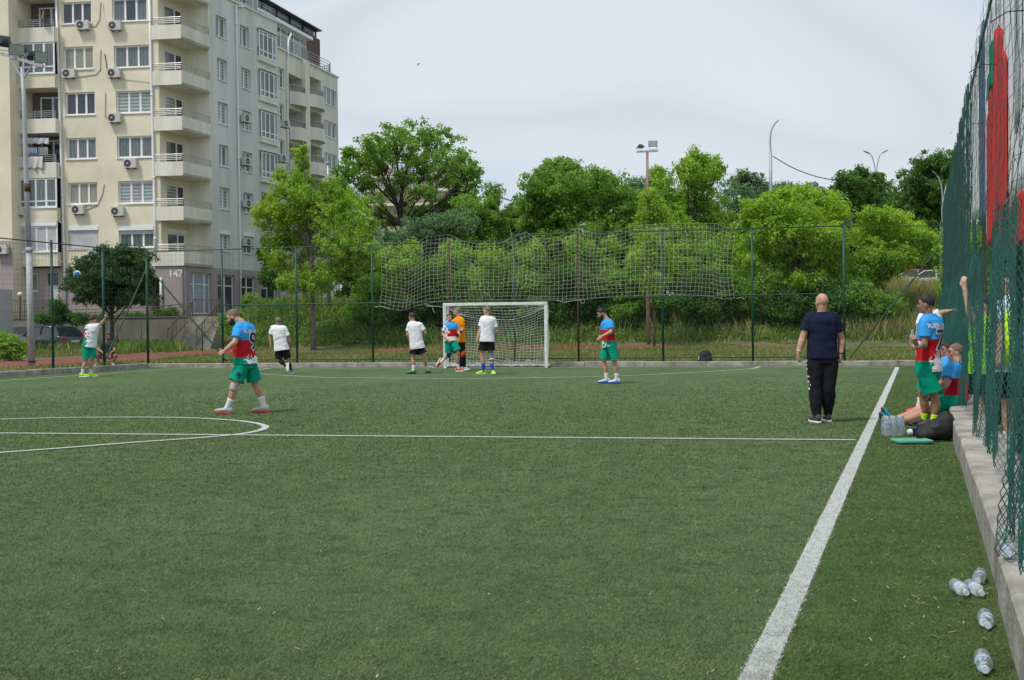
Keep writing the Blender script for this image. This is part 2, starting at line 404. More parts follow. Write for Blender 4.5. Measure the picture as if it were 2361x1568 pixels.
sheet('running_track', [(-160, 858), (-160, 833), (0, 828.5), (170, 821), (341, 812), (430, 808), (511, 803.6), (600, 813), (749, 810), (900, 806.3), (1300, 801.6), (1700, 798.2), (2110, 795.6), (2160, 795.6), (2160, 799), (2107, 799), (1700, 800), (1300, 803.5), (900, 808.5), (749, 812), (590, 816), (500, 817), (418, 820), (341, 829), (170, 838), (0, 846)], TRACK, 'red running track beyond the fence')
PATH = M('asphalt_path', (.16, .155, .15), .95, .2, 3, bump=.3)
sheet('path', [(-160, 876), (-160, 860), (0, 848), (170, 840), (341, 831), (345, 833), (170, 846), (60, 856), (0, 862)], PATH, 'grey asphalt strip along the running track', .02)

# ---------------- grass beyond the kerbs ----------------
GR1 = leafmat('verge_grass', (.11, .19, .035), (.30, .27, .11), .3, .25)
GR2 = leafmat('weed_leaves', (.11, .20, .04), (.24, .30, .08), .3, .35)
GR3 = leafmat('dry_grass', (.42, .34, .16), (.22, .24, .08), .3, .6)
def scatter(n, pxr, dr, hfun, pw=1):
    u = rng.uniform(pxr[0], pxr[1], n); d = dr[0] + (dr[1] - dr[0]) * rng.random(n) ** pw
    xc = (u - CX) / FP * d; x = F.x * d + RT.x * xc; y = F.y * d + RT.y * xc
    o = outd(x, y); k = hfun(u, d, o, x, y)
    x, y = x[k], y[k]; return x, y, ground_h(x, y), u[k], d[k]
def nzv(x, y, s): return np.array([noise.noise((a * s, b * s, 1.7)) for a, b in zip(x, y)])
trk = lambda px: np.interp(px, [-100, 0, 341, 418, 511, 600, 2400], [833, 828.5, 812, 808.5, 803.6, 806, 806])
trb = lambda px: np.interp(px, [-100, 0, 341, 418, 500, 590, 749, 900, 1300, 2400], [856, 848, 831, 821, 817, 816, 812, 808, 803, 799])
def proj_np(x, y, z):
    q = np.stack([x, y, z - HCAM], -1); d = q @ np.array(F); return CX + FP * (q @ np.array(RT)) / d, CY - FP * (q @ np.array(UP)) / d
def offtrack(x, y):
    z = ground_h(x, y); px, py = proj_np(x, y, z + .03)
    bt = trb(px); dpt = pxd(x, y)[1]; sh_ = .5 * sstep(54, 60, dpt) * FP / np.maximum(dpt, 1) * sstep(515, 600, px); top = np.where(px < 560, trk(px), bt - 2.2)
    return ~((py > top - .3 - sh_) & (py < bt + .4 - sh_) & (px < 2200))
x, y, z, u, d = scatter(150000, (-60, 2300), (34, 66), lambda u, d, o, x, y: (o > .4) & offtrack(x, y), .8)
hh = .05 + .11 * rng.random(len(x)) + np.where((u < 560) & (d > 55), .25, 0) * rng.random(len(x))
blades('grass', x, y, z - .01, hh, .022, GR1, .5, 'mown grass and dry clippings on the verge beyond the fence')
x, y, z, u, d = scatter(26000, (560, 2260), (56.5, 67), lambda u, d, o, x, y: rng.random(len(u)) < sstep(56, 59, d), .9)
hh = (.25 + .45 * rng.random(len(x))) * (1 + .5 * nzv(x, y, .25)) * np.interp(d, [56.5, 59, 62, 70], [.35, .8, 1, .8])
blades('weeds', x, y, z - .02, hh, .045, GR2, .45, 'tall green weeds covering the bank behind the goal')
x, y, z, u, d = scatter(15000, (1150, 2260), (57.5, 66), lambda u, d, o, x, y: (rng.random(len(u)) < np.interp(u, [1150, 1700, 1850, 2250], [.08, .3, .9, 1])) & (nzv(x, y, .3) > -.25), .9)
blades('dry_grass', x, y, z, .45 + .65 * rng.random(len(x)), .014, GR3, .22, 'tall straw coloured grass on the bank at the right')
x, y, z, u, d = scatter(9000, (-60, 420), (58, 69.5), lambda u, d, o, x, y: nzv(x, y, .5) > -.1, .7)
blades('weeds', x, y, z, .2 + .5 * rng.random(len(x)), .035, GR2, .4, 'unkempt green grass in front of the parked cars')
x, y, z, u, d = scatter(5000, (1960, 2230), (65, 75), lambda u, d, o, x, y: nzv(x, y, .4) > -.3)
blades('dry_grass', x, y, z, .7 + .8 * rng.random(len(x)), .02, GR3, .25, 'tall straw grass along the road in front of the parked cars')
# turf fibres on the nearest ground, white ones on the touchline
k = (X < VPX - .02) & inpoly(X, Y, [CRL, V(-60, 30, 0), V(-60, -12, 0), V(VPX, -12, 0), V(VPX, CRR.y, 0)][::-1])
k &= rng.random(len(X)) < np.clip((31.5 - dd) / 16, 0, 1) ** 1.2
X, Y, dd = X[k], Y[k], dd[k]
tdn = np.array([td.x, td.y]); rel = np.stack([X - tl0.x, Y - tl0.y], 1); off_ = np.abs(rel[:, 0] * tdn[1] - rel[:, 1] * tdn[0])
onl = off_ < .058 + rng.normal(0, .006, len(X))
FIB = M('turf_fibre', (.092, .156, .052), .8, vs=2.4, col2=(.185, .255, .102), rnd=.45, spec=.15); FIBW = M('turf_fibre_white', (.50, .52, .49), .85, .15, 9, rnd=.25, spec=.15)
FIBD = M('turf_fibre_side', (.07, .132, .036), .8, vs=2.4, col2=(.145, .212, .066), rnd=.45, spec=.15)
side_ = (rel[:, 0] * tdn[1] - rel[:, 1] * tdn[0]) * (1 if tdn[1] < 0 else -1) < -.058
ks = ~onl & side_; kk = ~onl & ~side_; sc_ = np.clip(dd / 7, .8, 3.2)
blades('turf_fibres', X[kk], Y[kk], np.full(kk.sum(), .0), (.006 + .008 * rng.random(kk.sum())) * sc_[kk] ** .3, .0015 * sc_[kk] ** 1.25, FIB, .8, 'short green fibres of the artificial turf', wind=(.4, .1))
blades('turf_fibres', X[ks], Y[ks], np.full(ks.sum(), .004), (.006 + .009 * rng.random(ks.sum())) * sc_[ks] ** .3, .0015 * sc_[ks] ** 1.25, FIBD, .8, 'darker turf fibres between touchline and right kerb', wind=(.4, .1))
kx = onl
x2 = np.repeat(X[kx], 3) + rng.normal(0, .005, kx.sum() * 3); y2 = np.repeat(Y[kx], 3) + rng.normal(0, .03, kx.sum() * 3)
blades('line_fibres', x2, y2, np.full(len(x2), .002), .007 + .006 * rng.random(len(x2)), .0016, FIBW, .8, 'short white fibres of the touchline', wind=(.4, .1))
# leafy weeds on the bank
n = 5200; u = rng.uniform(560, 2260, n); d = 57.2 + 8.5 * rng.random(n) ** .9
WEEDS = (u, d)
# turf crumbs and straw on the near turf at the right
STRAW = M('straw', (.42, .36, .2), .8, .2)
# ================= fences =================
def up_pole(mb, p, h, r, n=8): mb.tube([p, p + V(0, 0, h)], r, n)
def post(parent, p, h, r=.032, mat=None, name='post'):
    mb = MB(); mb.tube([V(0, 0, -.05), V(0, 0, h)], r, 8); mb.ball((0, 0, h), r * 1.05, nu=8, nv=5)
    o = mb.build(name, mat or DKGREEN, parent, smooth=True); o.location = Vector(p) - parent.location; return o
def zigzag(P0, P1, zlo, zhi, w, r, off=None, rag=0, curve=None):
    """chain link mesh between P0 and P1; zlo/zhi functions of the distance fraction"""
    d = P1 - P0; Ln = d.length; d.normalize(); k = int(Ln / w)
    lines = []; nmax = 0
    for i in range(k):
        t = (i + .5) * w / Ln; lo, hi = zlo(t), zhi(t) + (random.uniform(-rag, rag) if rag else 0)
        m = int((hi - lo) / w) + 1; nmax = max(nmax, m); lines.append((i, lo, m))
    A = np.zeros((k, nmax, 3))
    for i, lo, m in lines:
        j = np.arange(nmax); j = np.minimum(j, m - 1)
        s = (i + ((j + (0 if i % 2 == 0 else 1)) % 2)) * w
        A[i, :, 0] = P0.x + d.x * s; A[i, :, 1] = P0.y + d.y * s; A[i, :, 2] = lo + j * w
    if off is not None:
        sh = A.shape; B = A.reshape(-1, 3); s = (B[:, 0] - P0.x) * d.x + (B[:, 1] - P0.y) * d.y
        o = off(s, B[:, 2]); B[:, 0] += o[0]; B[:, 1] += o[1]; B[:, 2] += o[2]; A = B.reshape(sh)
    return tubes_np(A, r)
NETM = M('green_wire', (.012, .07, .05), .5, .3, 3)
WIREM = M('grey_wire', (.035, .075, .06), .5, .2)
hk = .155
def on_line(px, a, b, z):
    """point of the vertical plane through a,b seen at column px, at level z"""
    n_ = (b - a).cross(V(0, 0, 1)).normalized(); r = ray(px, 800); t = (a - CAMP).dot(n_) / r.dot(n_)
    q = CAMP + r * t; r2 = None
    for _ in range(3):      # columns lean a little: correct for the level
        x_, y_ = proj(V(q.x, q.y, z)); r = ray(px + (px - x_), 800); t = (a - CAMP).dot(n_) / r.dot(n_); q = CAMP + r * t; px_ = px
        if abs(px - x_) < .3: break
    return V(q.x, q.y, z)
out_n = lambda a, b: Vector((-(b - a).y, (b - a).x, 0)).normalized()
# rear fence stands on the rear kerb
nR = out_n(CRL, CRR) * .11
RA, RB = CRL + nR, CRR + nR
rf = thing('chain_link_fence', 'tall green post and wire fence along the rear end behind the goal', 'fence', tuple(RA))
HT = 4.15
rearpx = [341, 514, 685, 860, 1037, 1187, 1334, 1529, 1736, 1947]
zt = lambda px: np.interp(px, [341, 860, 1187, 1190, 1947, 2170], [HT - .15, HT - .1, HT - .05, HT + .12, HT + .1, HT + .05])
for i, px in enumerate(rearpx):
    p = on_line(px, RA, RB, hk); m_ = RUST if i in (4, 6) else DKGREEN
    post(rf, p, float(zt(px)) - hk, .036 if i else .045, RUST if i in (4,) else m_)
def rail(parent, a, b, r, name='rail', mat=None, sag=0, n=14):
    mb = MB(); pts = [a.lerp(b, t / n) - V(0, 0, sag * 4 * (t / n) * (1 - t / n)) for t in range(n + 1)]
    mb.tube([p - parent.location for p in pts], r, 6); return mb.build(name, mat or DKGREEN, parent, smooth=True)
def RP(px, z): return on_line(px, RA, RB, z)
rail(rf, RP(341, HT - .15), RP(1187, HT - .07), .018, 'top_rail')
rail(rf, RP(1187, HT + .1), RP(1947, HT + .1), .022, 'top_rail')
rail(rf, RP(1947, HT + .1), V(.62, RB.y, HT + .02), .016, 'top_rail')
rail(rf, RP(514, 2.12), RP(1187, 2.12), .022, 'middle_rail'); rail(rf, RP(1187, 2.16), RP(1947, 2.2), .022, 'middle_rail')
rail(rf, RP(514, .26), RP(1947, .27), .02, 'bottom_rail')
mb = MB(); a, b = RP(345, 3.5), RP(507, .2); mb.tube([a - rf.location, b - rf.location + V(.3, -.02, 0)], .026, 6); mb.build('brace', DKGREEN, rf)
mb = MB(); a, b = V(.5, RB.y - .02, 3.45), RP(1958, .22); mb.tube([a - rf.location, b - rf.location], .026, 6); mb.build('brace', DKGREEN, rf)
Ln = (RB - RA).length
v1 = zigzag(RA + V(0, 0, 0), RB, lambda t: .22, lambda t: 2.1, .055, .0026, off=lambda s, z: (0 * s, -.0 * s, 0 * s))
npmesh('chain_link', v1[0], v1[1], NETM, rf, off=rf.location)
# upper wire: rectangular mesh
d_ = (RB - RA).normalized(); ln = []
def gridmesh(A_, B_, z0, z1, dx, dz, r, wob=.01):
    d = (B_ - A_); Ln = d.length; d.normalize(); parts = []
    xs_ = np.arange(0, Ln, dx); zs = np.linspace(z0, z1, 12)
    ar = np.zeros((len(xs_), 12, 3)); ar[..., 0] = (A_.x + d.x * xs_)[:, None]; ar[..., 1] = (A_.y + d.y * xs_)[:, None]; ar[..., 2] = zs[None]
    ar[..., :2] += rng.normal(0, wob * .3, ar[..., :2].shape); parts.append(tubes_np(ar, r))
    zz = np.arange(z0, z1, dz); t = np.linspace(0, Ln, int(Ln / .5) + 2)
    ar = np.zeros((len(zz), len(t), 3)); ar[..., 0] = A_.x + d.x * t; ar[..., 1] = A_.y + d.y * t; ar[..., 2] = zz[:, None] + (np.sin(t * 1.7)[None] * wob) + rng.normal(0, wob * .3, (len(zz), len(t)))
    parts.append(tubes_np(ar, r)); return merge(parts)
g_ = gridmesh(RA, RB, 2.15, HT - .1, .15, .19, .0022)
npmesh('wire_mesh', g_[0], g_[1], WIREM, rf, off=rf.location)
# left fence
nL = out_n(CLN, CRL) * .11
LA, LB = CLN + nL, CRL + nL
lf = thing('chain_link_fence', 'tall green post and wire fence running forward along the left side', 'fence', tuple(LB))
for px in (-90, 122, 240):
    p = on_line(px, LA, LB, hk); post(lf, p, 4.08 - hk, .04)
rail(lf, on_line(-200, LA, LB, 4.05), on_line(338, LA, LB, 4.0), .02, 'top_rail')
mb = MB(); a = on_line(343, LA, LB, 3.5); b = on_line(238, LA, LB, .2) + nL * 0; mb.tube([a - lf.location, b - lf.location], .026, 6); mb.build('brace', DKGREEN, lf)
v1 = zigzag(on_line(-200, LA, LB, 0), LB, lambda t: .18, lambda t: 2.05 + .06 * math.sin(t * 31), .055, .0028)
npmesh('chain_link', v1[0], v1[1], NETM, lf, off=lf.location)
g_ = gridmesh(on_line(-200, LA, LB, 0), LB, 2.1, 3.95, .15, .15, .0026); npmesh('wire_mesh', g_[0], g_[1], WIREM, lf, off=lf.location)

# right fence, close to the camera: chain link below, fine net above
sf = thing('chain_link_fence', 'green netted chain link fence close at the right edge, bulging over its kerb', 'fence', (.6, 20, 0))
Y0, Y1 = 3.0, RB.y
def soff(s, z, ph=0.0, am=.125):                                     # s runs from near to far
    y = Y0 + s; h = np.clip(z, 0, 4.5)
    bulge = .10 * np.sin(y * 1.9) * np.exp(-((h - .6) ** 2) / .6) + .03 * np.sin(y * 4.3 + h * 2) * np.clip(1.6 - h, 0, 1) + .03 * np.sin(y * 9 + h * 5)
    pp = ((y + ph + .10 * np.sin(h * 2.3) + .06 * np.sin(y * .9)) / 1.45) % 1.0
    fold = -am * np.where(pp < .13, pp / .13, (1 - pp) / .87) * (.75 + .35 * np.sin(y * 1.3 + h * 1.7)) + .012 * np.sin(y * 23 + h)
    x = .05 + -.035 - .10 * np.clip((9 - y) / 4, 0, 1) + .10 * np.clip(h / 3, 0, 1) + bulge * .5 + fold * np.clip(2.9 - h, .15, 1)
    return (x, .012 * np.sin(y * 7 + h * 6), .02 * np.sin(y * 5.0))
topr = lambda t: 2.18 + .10 * math.sin(t * 37) + .07 * math.sin(t * 91)
v1 = zigzag(V(.56, Y0, 0), V(.56, Y1, 0), lambda t: .27 + .06 * (1 + math.sin(t * 43)) , topr, .030, .0027, off=soff, rag=.03)
npmesh('chain_link', v1[0], v1[1], M('near_wire_green', (.022, .125, .105), .5, .35, 3), sf, off=sf.location)
v2 = zigzag(V(.60, 17, 0), V(.60, Y1, 0), lambda t: .3, lambda t: topr(t) - .12, .06, .0028, off=lambda s, z: soff(s + 14, z, .75, .09))
npmesh('inner_netting', v2[0], v2[1], M('green_cord', (.035, .19, .16), .6, .35, 3), sf, off=sf.location)
# upper net threads
ys_ = np.arange(Y0, Y1, .05); zz_ = np.linspace(2.15, 4.72, 14)
ar = np.zeros((len(ys_), 14, 3)); ar[..., 1] = ys_[:, None]; ar[..., 2] = zz_[None]
so_ = soff(ar[..., 1] - Y0, ar[..., 2]); ar[..., 0] = .56 + so_[0] + rng.normal(0, .003, ar[..., 0].shape)
ar[..., 2] += np.where(zz_ > 3.5, 1, 0)[None] * (.05 * np.sin(ys_ * 2.1) + .03 * np.sin(ys_ * 6.7))[:, None]
far_ = ys_ > 17
p1 = tubes_np(ar[far_], .0032)
p1n = tubes_np(ar[~far_][::6], .0022)
zz2 = np.arange(2.2, 4.76, .05); yy2 = np.arange(Y0, Y1, .3); ar = np.zeros((len(zz2), len(yy2), 3)); ar[..., 1] = yy2; ar[..., 2] = zz2[:, None]
so_ = soff(ar[..., 1] - Y0, ar[..., 2]); ar[..., 0] = .56 + so_[0]
p2 = tubes_np(ar[::3], .0022); v_, f_ = merge([p1, p1n, p2]); npmesh('upper_net', v_, f_, M('net_green', (.022, .085, .068), .8, .3, 2), sf, off=sf.location)
for i, y in enumerate([5.5, 8.6, 11.7, 14.8, 17.9, 21, 24.1, 27.2, 30.3, 33.4]):
    post(sf, V(.87, y, .2), 4.5, .03, RUST if i % 3 == 1 else DKGREEN)
post(sf, V(.62, RB.y, .15), 4.1, .045)
rail(sf, V(.72, Y0, 4.7), V(.72, Y1, 4.7), .016, 'top_rail', n=40)
for y, z in ((7.5, 3.2), (10.5, 3.5), (13, 3.4), (16.5, 3.55), (17, 2.95)):
    mb = MB(); mb.tube([V(.62, y, z) - sf.location, V(.5, y + .03, z + .01) - sf.location, V(.40, y + .02, z - .05) - sf.location], .004, 5); mb.build('loose_wire', BLACKP, sf)

# ================= apartment block =================
def dirvec(vpx):                                   # horizontal direction with this vanishing column
    r = ray(vpx, 745); r.z = 0; return r.normalized()
class Fac:
    def __init__(s, p, d, zb=2.2):
        s.p = Vector(p); s.p.z = 0; s.d = Vector((d.x, d.y, 0)).normalized(); s.n = Vector((s.d.y, -s.d.x, 0))
        if (CAMP - s.p).dot(s.n) < 0: s.n = -s.n
        s.zb = zb
    def uv(s, px, py):
        r = ray(px, py); t = (s.p - CAMP).dot(s.n) / r.dot(s.n); q = CAMP + r * t; return (q - s.p).dot(s.d), q.z
    def at(s, u, v, o=0.0): return s.p + s.d * u + V(0, 0, v) + s.n * o
    def rect(s, x0, y0, x1, y1):                   # y0,y1 read at the left edge
        u0, v1 = s.uv(x0, y0); _, v0 = s.uv(x0, y1); u1, _ = s.uv(x1, (y0 + y1) / 2); return u0, v0, u1, v1
def fbox(mb, F_, u0, u1, v0, v1, o0, o1):
    mb.obox(F_.at((u0 + u1) / 2, (v0 + v1) / 2, (o0 + o1) / 2), F_.d * ((u1 - u0) / 2), F_.n * ((o1 - o0) / 2), V(0, 0, (v1 - v0) / 2))
YELM = M('render_yellow', (.745, .68, .525), .9, .07, .5, bump=.15, bs=40)
GRYM = M('render_grey', (.64, .64, .60), .9, .08, .8, bump=.15, bs=40, stretch=(1, 1, .14))
CRMM = M('render_cream', (.73, .705, .60), .9, .10, 1.0, bump=.15, bs=40, stretch=(1, 1, .15))
PNKM = M('render_mauve', (.38, .32, .32), .9, .06, .4, bump=.1, bs=30)
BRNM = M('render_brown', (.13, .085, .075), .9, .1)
FRM = M('window_frame', (.82, .83, .84), .4, .03)
def pane(kind):
    if 'pane_' + kind in MATS: return MATS['pane_' + kind]
    cfg = dict(dark=(.05, .055, .06), net=(.17, .19, .19), blind=(.42, .46, .44), beige=(.27, .25, .19), green=(.09, .13, .11), shut=(.55, .55, .57), sky=(.22, .27, .31))[kind]
    m = M('pane_' + kind, cfg, .12 if kind != 'shut' else .6, .12, 1.2, spec=.8 if kind != 'shut' else .3)
    t = m.node_tree; b = t.nodes['Principled BSDF']
    if kind in ('blind', 'net', 'shut', 'green'):
        tcn = t.nodes.new('ShaderNodeTexCoord'); w = t.nodes.new('ShaderNodeTexWave'); w.bands_direction = 'Z' if kind in ('blind', 'shut') else 'X'
        w.inputs['Scale'].default_value = {'blind': 1.5, 'shut': 6, 'net': 1.6, 'green': 1.2}[kind]; w.inputs['Distortion'].default_value = .05 if kind in ('blind', 'shut') else 2.5
        t.links.new(tcn.outputs['Object'], w.inputs[0]); src = b.inputs['Base Color'].links[0].from_socket
        mi = t.nodes.new('ShaderNodeMix'); mi.data_type = 'RGBA'; mi.blend_type = 'MULTIPLY'; mi.inputs[7].default_value = {'blind': (.38, .42, .42, 1), 'shut': (.8, .8, .8, 1), 'net': (.55, .58, .58, 1), 'green': (.5, .55, .5, 1)}[kind]
        t.links.new(w.outputs['Fac'], mi.inputs[0]); t.links.new(src, mi.inputs[6]); t.links.new(mi.outputs[2], b.inputs['Base Color'])
    return m
bd = thing('apartment_building', 'nine storey yellow and grey apartment block with balconies and number 147', 'building', tuple(P(419, 720, 71.7) * 1))
BL = bd.location.copy()
def window(F_, rc, cols, kind='net', rec=.16, parent=None, sill=True, tr=None, box=False, shut=0.0, low=0.0):
    u0, v0, u1, v1 = rc; parent = parent or bd; org = F_.at((u0 + u1) / 2, v0) 
    fm = MB(); t = .09; o = -rec
    def b(a, c, e, g, o1=0): fbox(fm, F_, a, c, e, g, o - .03, o + .03 + o1)
    vt = v1 - (.26 if box else 0)
    b(u0, u0 + t, v0, vt); b(u1 - t, u1, v0, vt); b(u0 + t, u1 - t, v0, v0 + t); b(u0 + t, u1 - t, vt - t, vt)
    cs = cols if isinstance(cols, (list, tuple)) else [1] * cols; tot = sum(cs); a = 0
    for c in cs[:-1]:
        a += c; uu = u0 + (u1 - u0) * a / tot; b(uu - .06, uu + .06, v0 + t, vt - t, .006)
    if tr: vv = v0 + (vt - v0) * tr; b(u0 + t, u1 - t, vv - .035, vv + .035, .003)
    if low: vv = v0 + (vt - v0) * low; b(u0 + t, u1 - t, vv - .04, vv + .04, .003)
    if box: fbox(fm, F_, u0, u1, vt + .003, v1, -.12, .05)
    w = fm.build('window', FRM, parent, off=BL if parent is bd else org)
    pm = MB(); kinds = kind if isinstance(kind, (list, tuple)) else [kind]
    ms = [pane(k) for k in kinds]; a = 0
    for i, c in enumerate(cs):
        ua = u0 + (u1 - u0) * a / tot; a += c; ub = u0 + (u1 - u0) * a / tot; pm.cur = i % len(kinds)
        fbox(pm, F_, ua + .02, ub - .02, v0 + .03, vt - .03, o - .02, o + .004)
    pm.build('pane', ms, w, off=BL if parent is bd else org)
    if shut:
        sm = MB(); fbox(sm, F_, u0 + .02, u1 - .02, vt - (vt - v0) * shut, vt, -.09, -.06); sm.build('roller_shutter', pane('shut'), w, off=BL)
    if sill:
        sm = MB(); fbox(sm, F_, u0 - .05, u1 + .05, v0 - .055, v0 - .004, -.02, .07); sm.build('sill', FRM, w, off=BL)
    return w
def wall(F_, u0, v0, u1, v1, holes, mat, rec=.2, name='wall', parent=None, thick=0):
    us = sorted({u0, u1} | {max(u0, min(u1, h[i])) for h in holes for i in (0, 2)}); vs = sorted({v0, v1} | {max(v0, min(v1, h[i])) for h in holes for i in (1, 3)})
    mb = MB()
    for i in range(len(us) - 1):
        for j in range(len(vs) - 1):
            cu, cv = (us[i] + us[i + 1]) / 2, (vs[j] + vs[j + 1]) / 2
            if us[i + 1] - us[i] < 1e-5 or vs[j + 1] - vs[j] < 1e-5: continue
            if any(h[0] < cu < h[2] and h[1] < cv < h[3] for h in holes): continue
            mb.add([F_.at(us[i], vs[j]), F_.at(us[i + 1], vs[j]), F_.at(us[i + 1], vs[j + 1]), F_.at(us[i], vs[j + 1])], [(0, 1, 2, 3)])
    for h in holes:
        a, c, e, g = h[:4]; dp = h[4] if len(h) > 4 else rec
        q = [(a, c), (e, c), (e, g), (a, g)]
        for k in range(4):
            (x0, y0), (x1, y1) = q[k], q[(k + 1) % 4]
            mb.add([F_.at(x0, y0), F_.at(x1, y1), F_.at(x1, y1, -dp), F_.at(x0, y0, -dp)], [(0, 1, 2, 3)])
    return mb.build(name, mat, parent or bd, off=BL)
YD = -dirvec(-20000); CC = P(424, 720, 71.7)
YF = Fac(CC, YD)
GD = dirvec(2080); GF = Fac(CC, GD)
ZB = YF.uv(424, 726)[1]                              # base level
zpink = YF.uv(430, 612)[1]
ZTOP = 2.2 + 32
# --- yellow facade
yh = []; wins = []
rowsL = [(141, -97, 210, -48), (141, 6, 210.6, 56), (145.5, 109, 215, 161), (150, 214, 219, 266), (153, 319, 221.6, 367.7), (156.5, 421.7, 225, 471.4), (157.6, 522, 227, 574)]
rowsR = [(258, -104, 337, -55), (258, -2, 338.5, 50.7), (262, 106, 344, 157), (267, 210.6, 348, 262), (269, 315, 350.5, 364.4), (272, 418, 353, 470), (273.5, 522, 355, 571.7)]
kl = ['dark', 'dark', 'beige', 'dark', 'net', 'beige', 'shut']; kr = ['net', ['net', 'dark', 'net'], 'net', 'blind', 'net', 'blind', 'green']
uL = np.mean([YF.rect(*r)[0] for r in rowsL]), np.mean([YF.rect(*r)[2] for r in rowsL]); uR = np.mean([YF.rect(*r)[0] for r in rowsR]), np.mean([YF.rect(*r)[2] for r in rowsR])
for rows, uu, kk in ((rowsL, uL, kl), (rowsR, uR, kr)):
    for i, r in enumerate(rows):
        rc = YF.rect(*r); rc = (rc[0], rc[1], rc[2], rc[3]); yh.append(rc)
        last = i == 6
        window(YF, rc, [1.1, 1, 1], kk[i], box=last, shut=(.97 if rows is rowsL else .22) if last else 0)
# columns of the wall: left loggia column, windows, corner notch
uPipe = YF.uv(142, 400)[0]; uN = YF.uv(368, 300)[0]; uC = 0.0; uP0 = YF.uv(350, 300)[0]; uLg0 = YF.uv(28, 300)[0]; uLg1 = YF.uv(129, 300)[0]
ymw = wall(YF, uPipe, zpink, uN, ZTOP, yh, YELM)
# corner notch: back wall parallel to the grey facade, end wall parallel to the yellow one
uG = GF.uv(483, 300)[0]                               # length of the notch along the grey facade
NF = Fac(YF.at(uN, 0), GD); EF = Fac(GF.at(uG, 0), YD)
# inner corner: where NF line meets EF line
A1, D1, A2, D2 = NF.p, NF.d, EF.p, EF.d
den = D1.x * D2.y - D1.y * D2.x; tN = ((A2.x - A1.x) * D2.y - (A2.y - A1.y) * D2.x) / den
IC = A1 + D1 * tN; uE = (IC - EF.p).dot(EF.d)
pb = [YF.uv(424, y)[1] for y in (-16, 89, 195, 300, 404.8, 507.7, 612.5)]    # undersides of the balconies
nh = []
for i in range(7):
    fl = pb[i] + .16; nu0, nu1 = tN * .22, tN * .84
    k = ['net', 'net', 'net', 'blind', 'dark', 'blind', 'green'][i]
    rc = (nu0, fl, nu1, fl + 2.2); nh.append(rc); window(NF, rc, [1.5, 1], [k, 'dark'], sill=False, rec=.1, box=(i == 6))
wall(NF, 0, zpink, tN, ZTOP, nh, YELM, rec=.14)
wall(EF, min(uE, 0), zpink, max(uE, 0), ZTOP, [], CRMM)
# balconies in the notch: slab, parapet, railing
RAILM = M('steel_railing', (.42, .42, .42), .4, .1, metal=.7)
def pathbox(mb, pts, z0, z1, t):                      # thin wall along a polyline, mitred
    pts = [V(p.x, p.y, 0) for p in pts]; n = len(pts); nn = []
    for i in range(n):
        d0 = (pts[i] - pts[i - 1]).normalized() if i else (pts[1] - pts[0]).normalized(); d1 = (pts[i + 1] - pts[i]).normalized() if i < n - 1 else d0
        b = (V(-d0.y, d0.x, 0) + V(-d1.y, d1.x, 0)); b = b / max(b.dot(V(-d0.y, d0.x, 0)), .3); nn.append(b)
    for i in range(n - 1):
        q = [pts[i], pts[i + 1], pts[i + 1] + nn[i + 1] * t, pts[i] + nn[i] * t]
        mb.add([V(p.x, p.y, z0) for p in q] + [V(p.x, p.y, z1) for p in q], [(3, 2, 1, 0), (4, 5, 6, 7), (0, 1, 5, 4), (1, 2, 6, 5), (2, 3, 7, 6), (3, 0, 4, 7)])
def balcony(pts, zu, ph, poly, rh=.42, mat=None, inner=1, par=None, cat=None, soffit=None):
    mb = MB(); pathbox(mb, pts, zu, zu + ph, .12 * inner)
    o = mb.build('balcony', mat or CRMM, bd, off=BL)
    mb = MB(); q = [V(p.x, p.y, 0) for p in poly]
    mb.add([V(p.x, p.y, zu + .004) for p in q] + [V(p.x, p.y, zu + .16) for p in q], [tuple(range(len(q)))[::-1], tuple(range(len(q), 2 * len(q)))] + [(i, (i + 1) % len(q), len(q) + (i + 1) % len(q), len(q) + i) for i in range(len(q))])
    mb.build('slab', soffit or CRMM, o, off=BL)
    mb = MB(); sh = [p for p in pts]
    c = (sum((V(p.x, p.y, 0) for p in poly), V(0, 0, 0)) / len(poly))
    sh = [V(p.x, p.y, 0).lerp(c, .02) for p in pts]
    for k in range(4): mb.tube([V(p.x, p.y, zu + ph + .03 + rh * (k + 1) / 4) for p in sh], .022 if k == 3 else .012, 5)
    for i in range(len(sh) - 1):
        L_ = (sh[i + 1] - sh[i]).length; m_ = max(1, int(L_ / 1.1))
        for j in range(m_ + 1): p = sh[i].lerp(sh[i + 1], j / m_); mb.tube([V(p.x, p.y, zu + ph - .02), V(p.x, p.y, zu + ph + .03 + rh)], .02, 5)
    mb.build('railing', RAILM, o, off=BL); return o
for i in range(7):
    f0 = YF.at(uP0 + .06, 0, .10); f1 = YF.at(.02, 0, .10) + GF.n * .10; f2 = GF.at(uG + .0, 0, .10)
    poly = [YF.at(uN - .0, 0, 0), f0, f1, f2, IC] if False else [YF.at(uN, 0, .0), YF.at(0, 0, 0), GF.at(uG, 0, 0), IC]
    balcony([f0, f1, f2], pb[i], .86, [YF.at(uN, 0, 0), f1, f2, IC])
def lampdisc(F_, u, v, o):
    pass
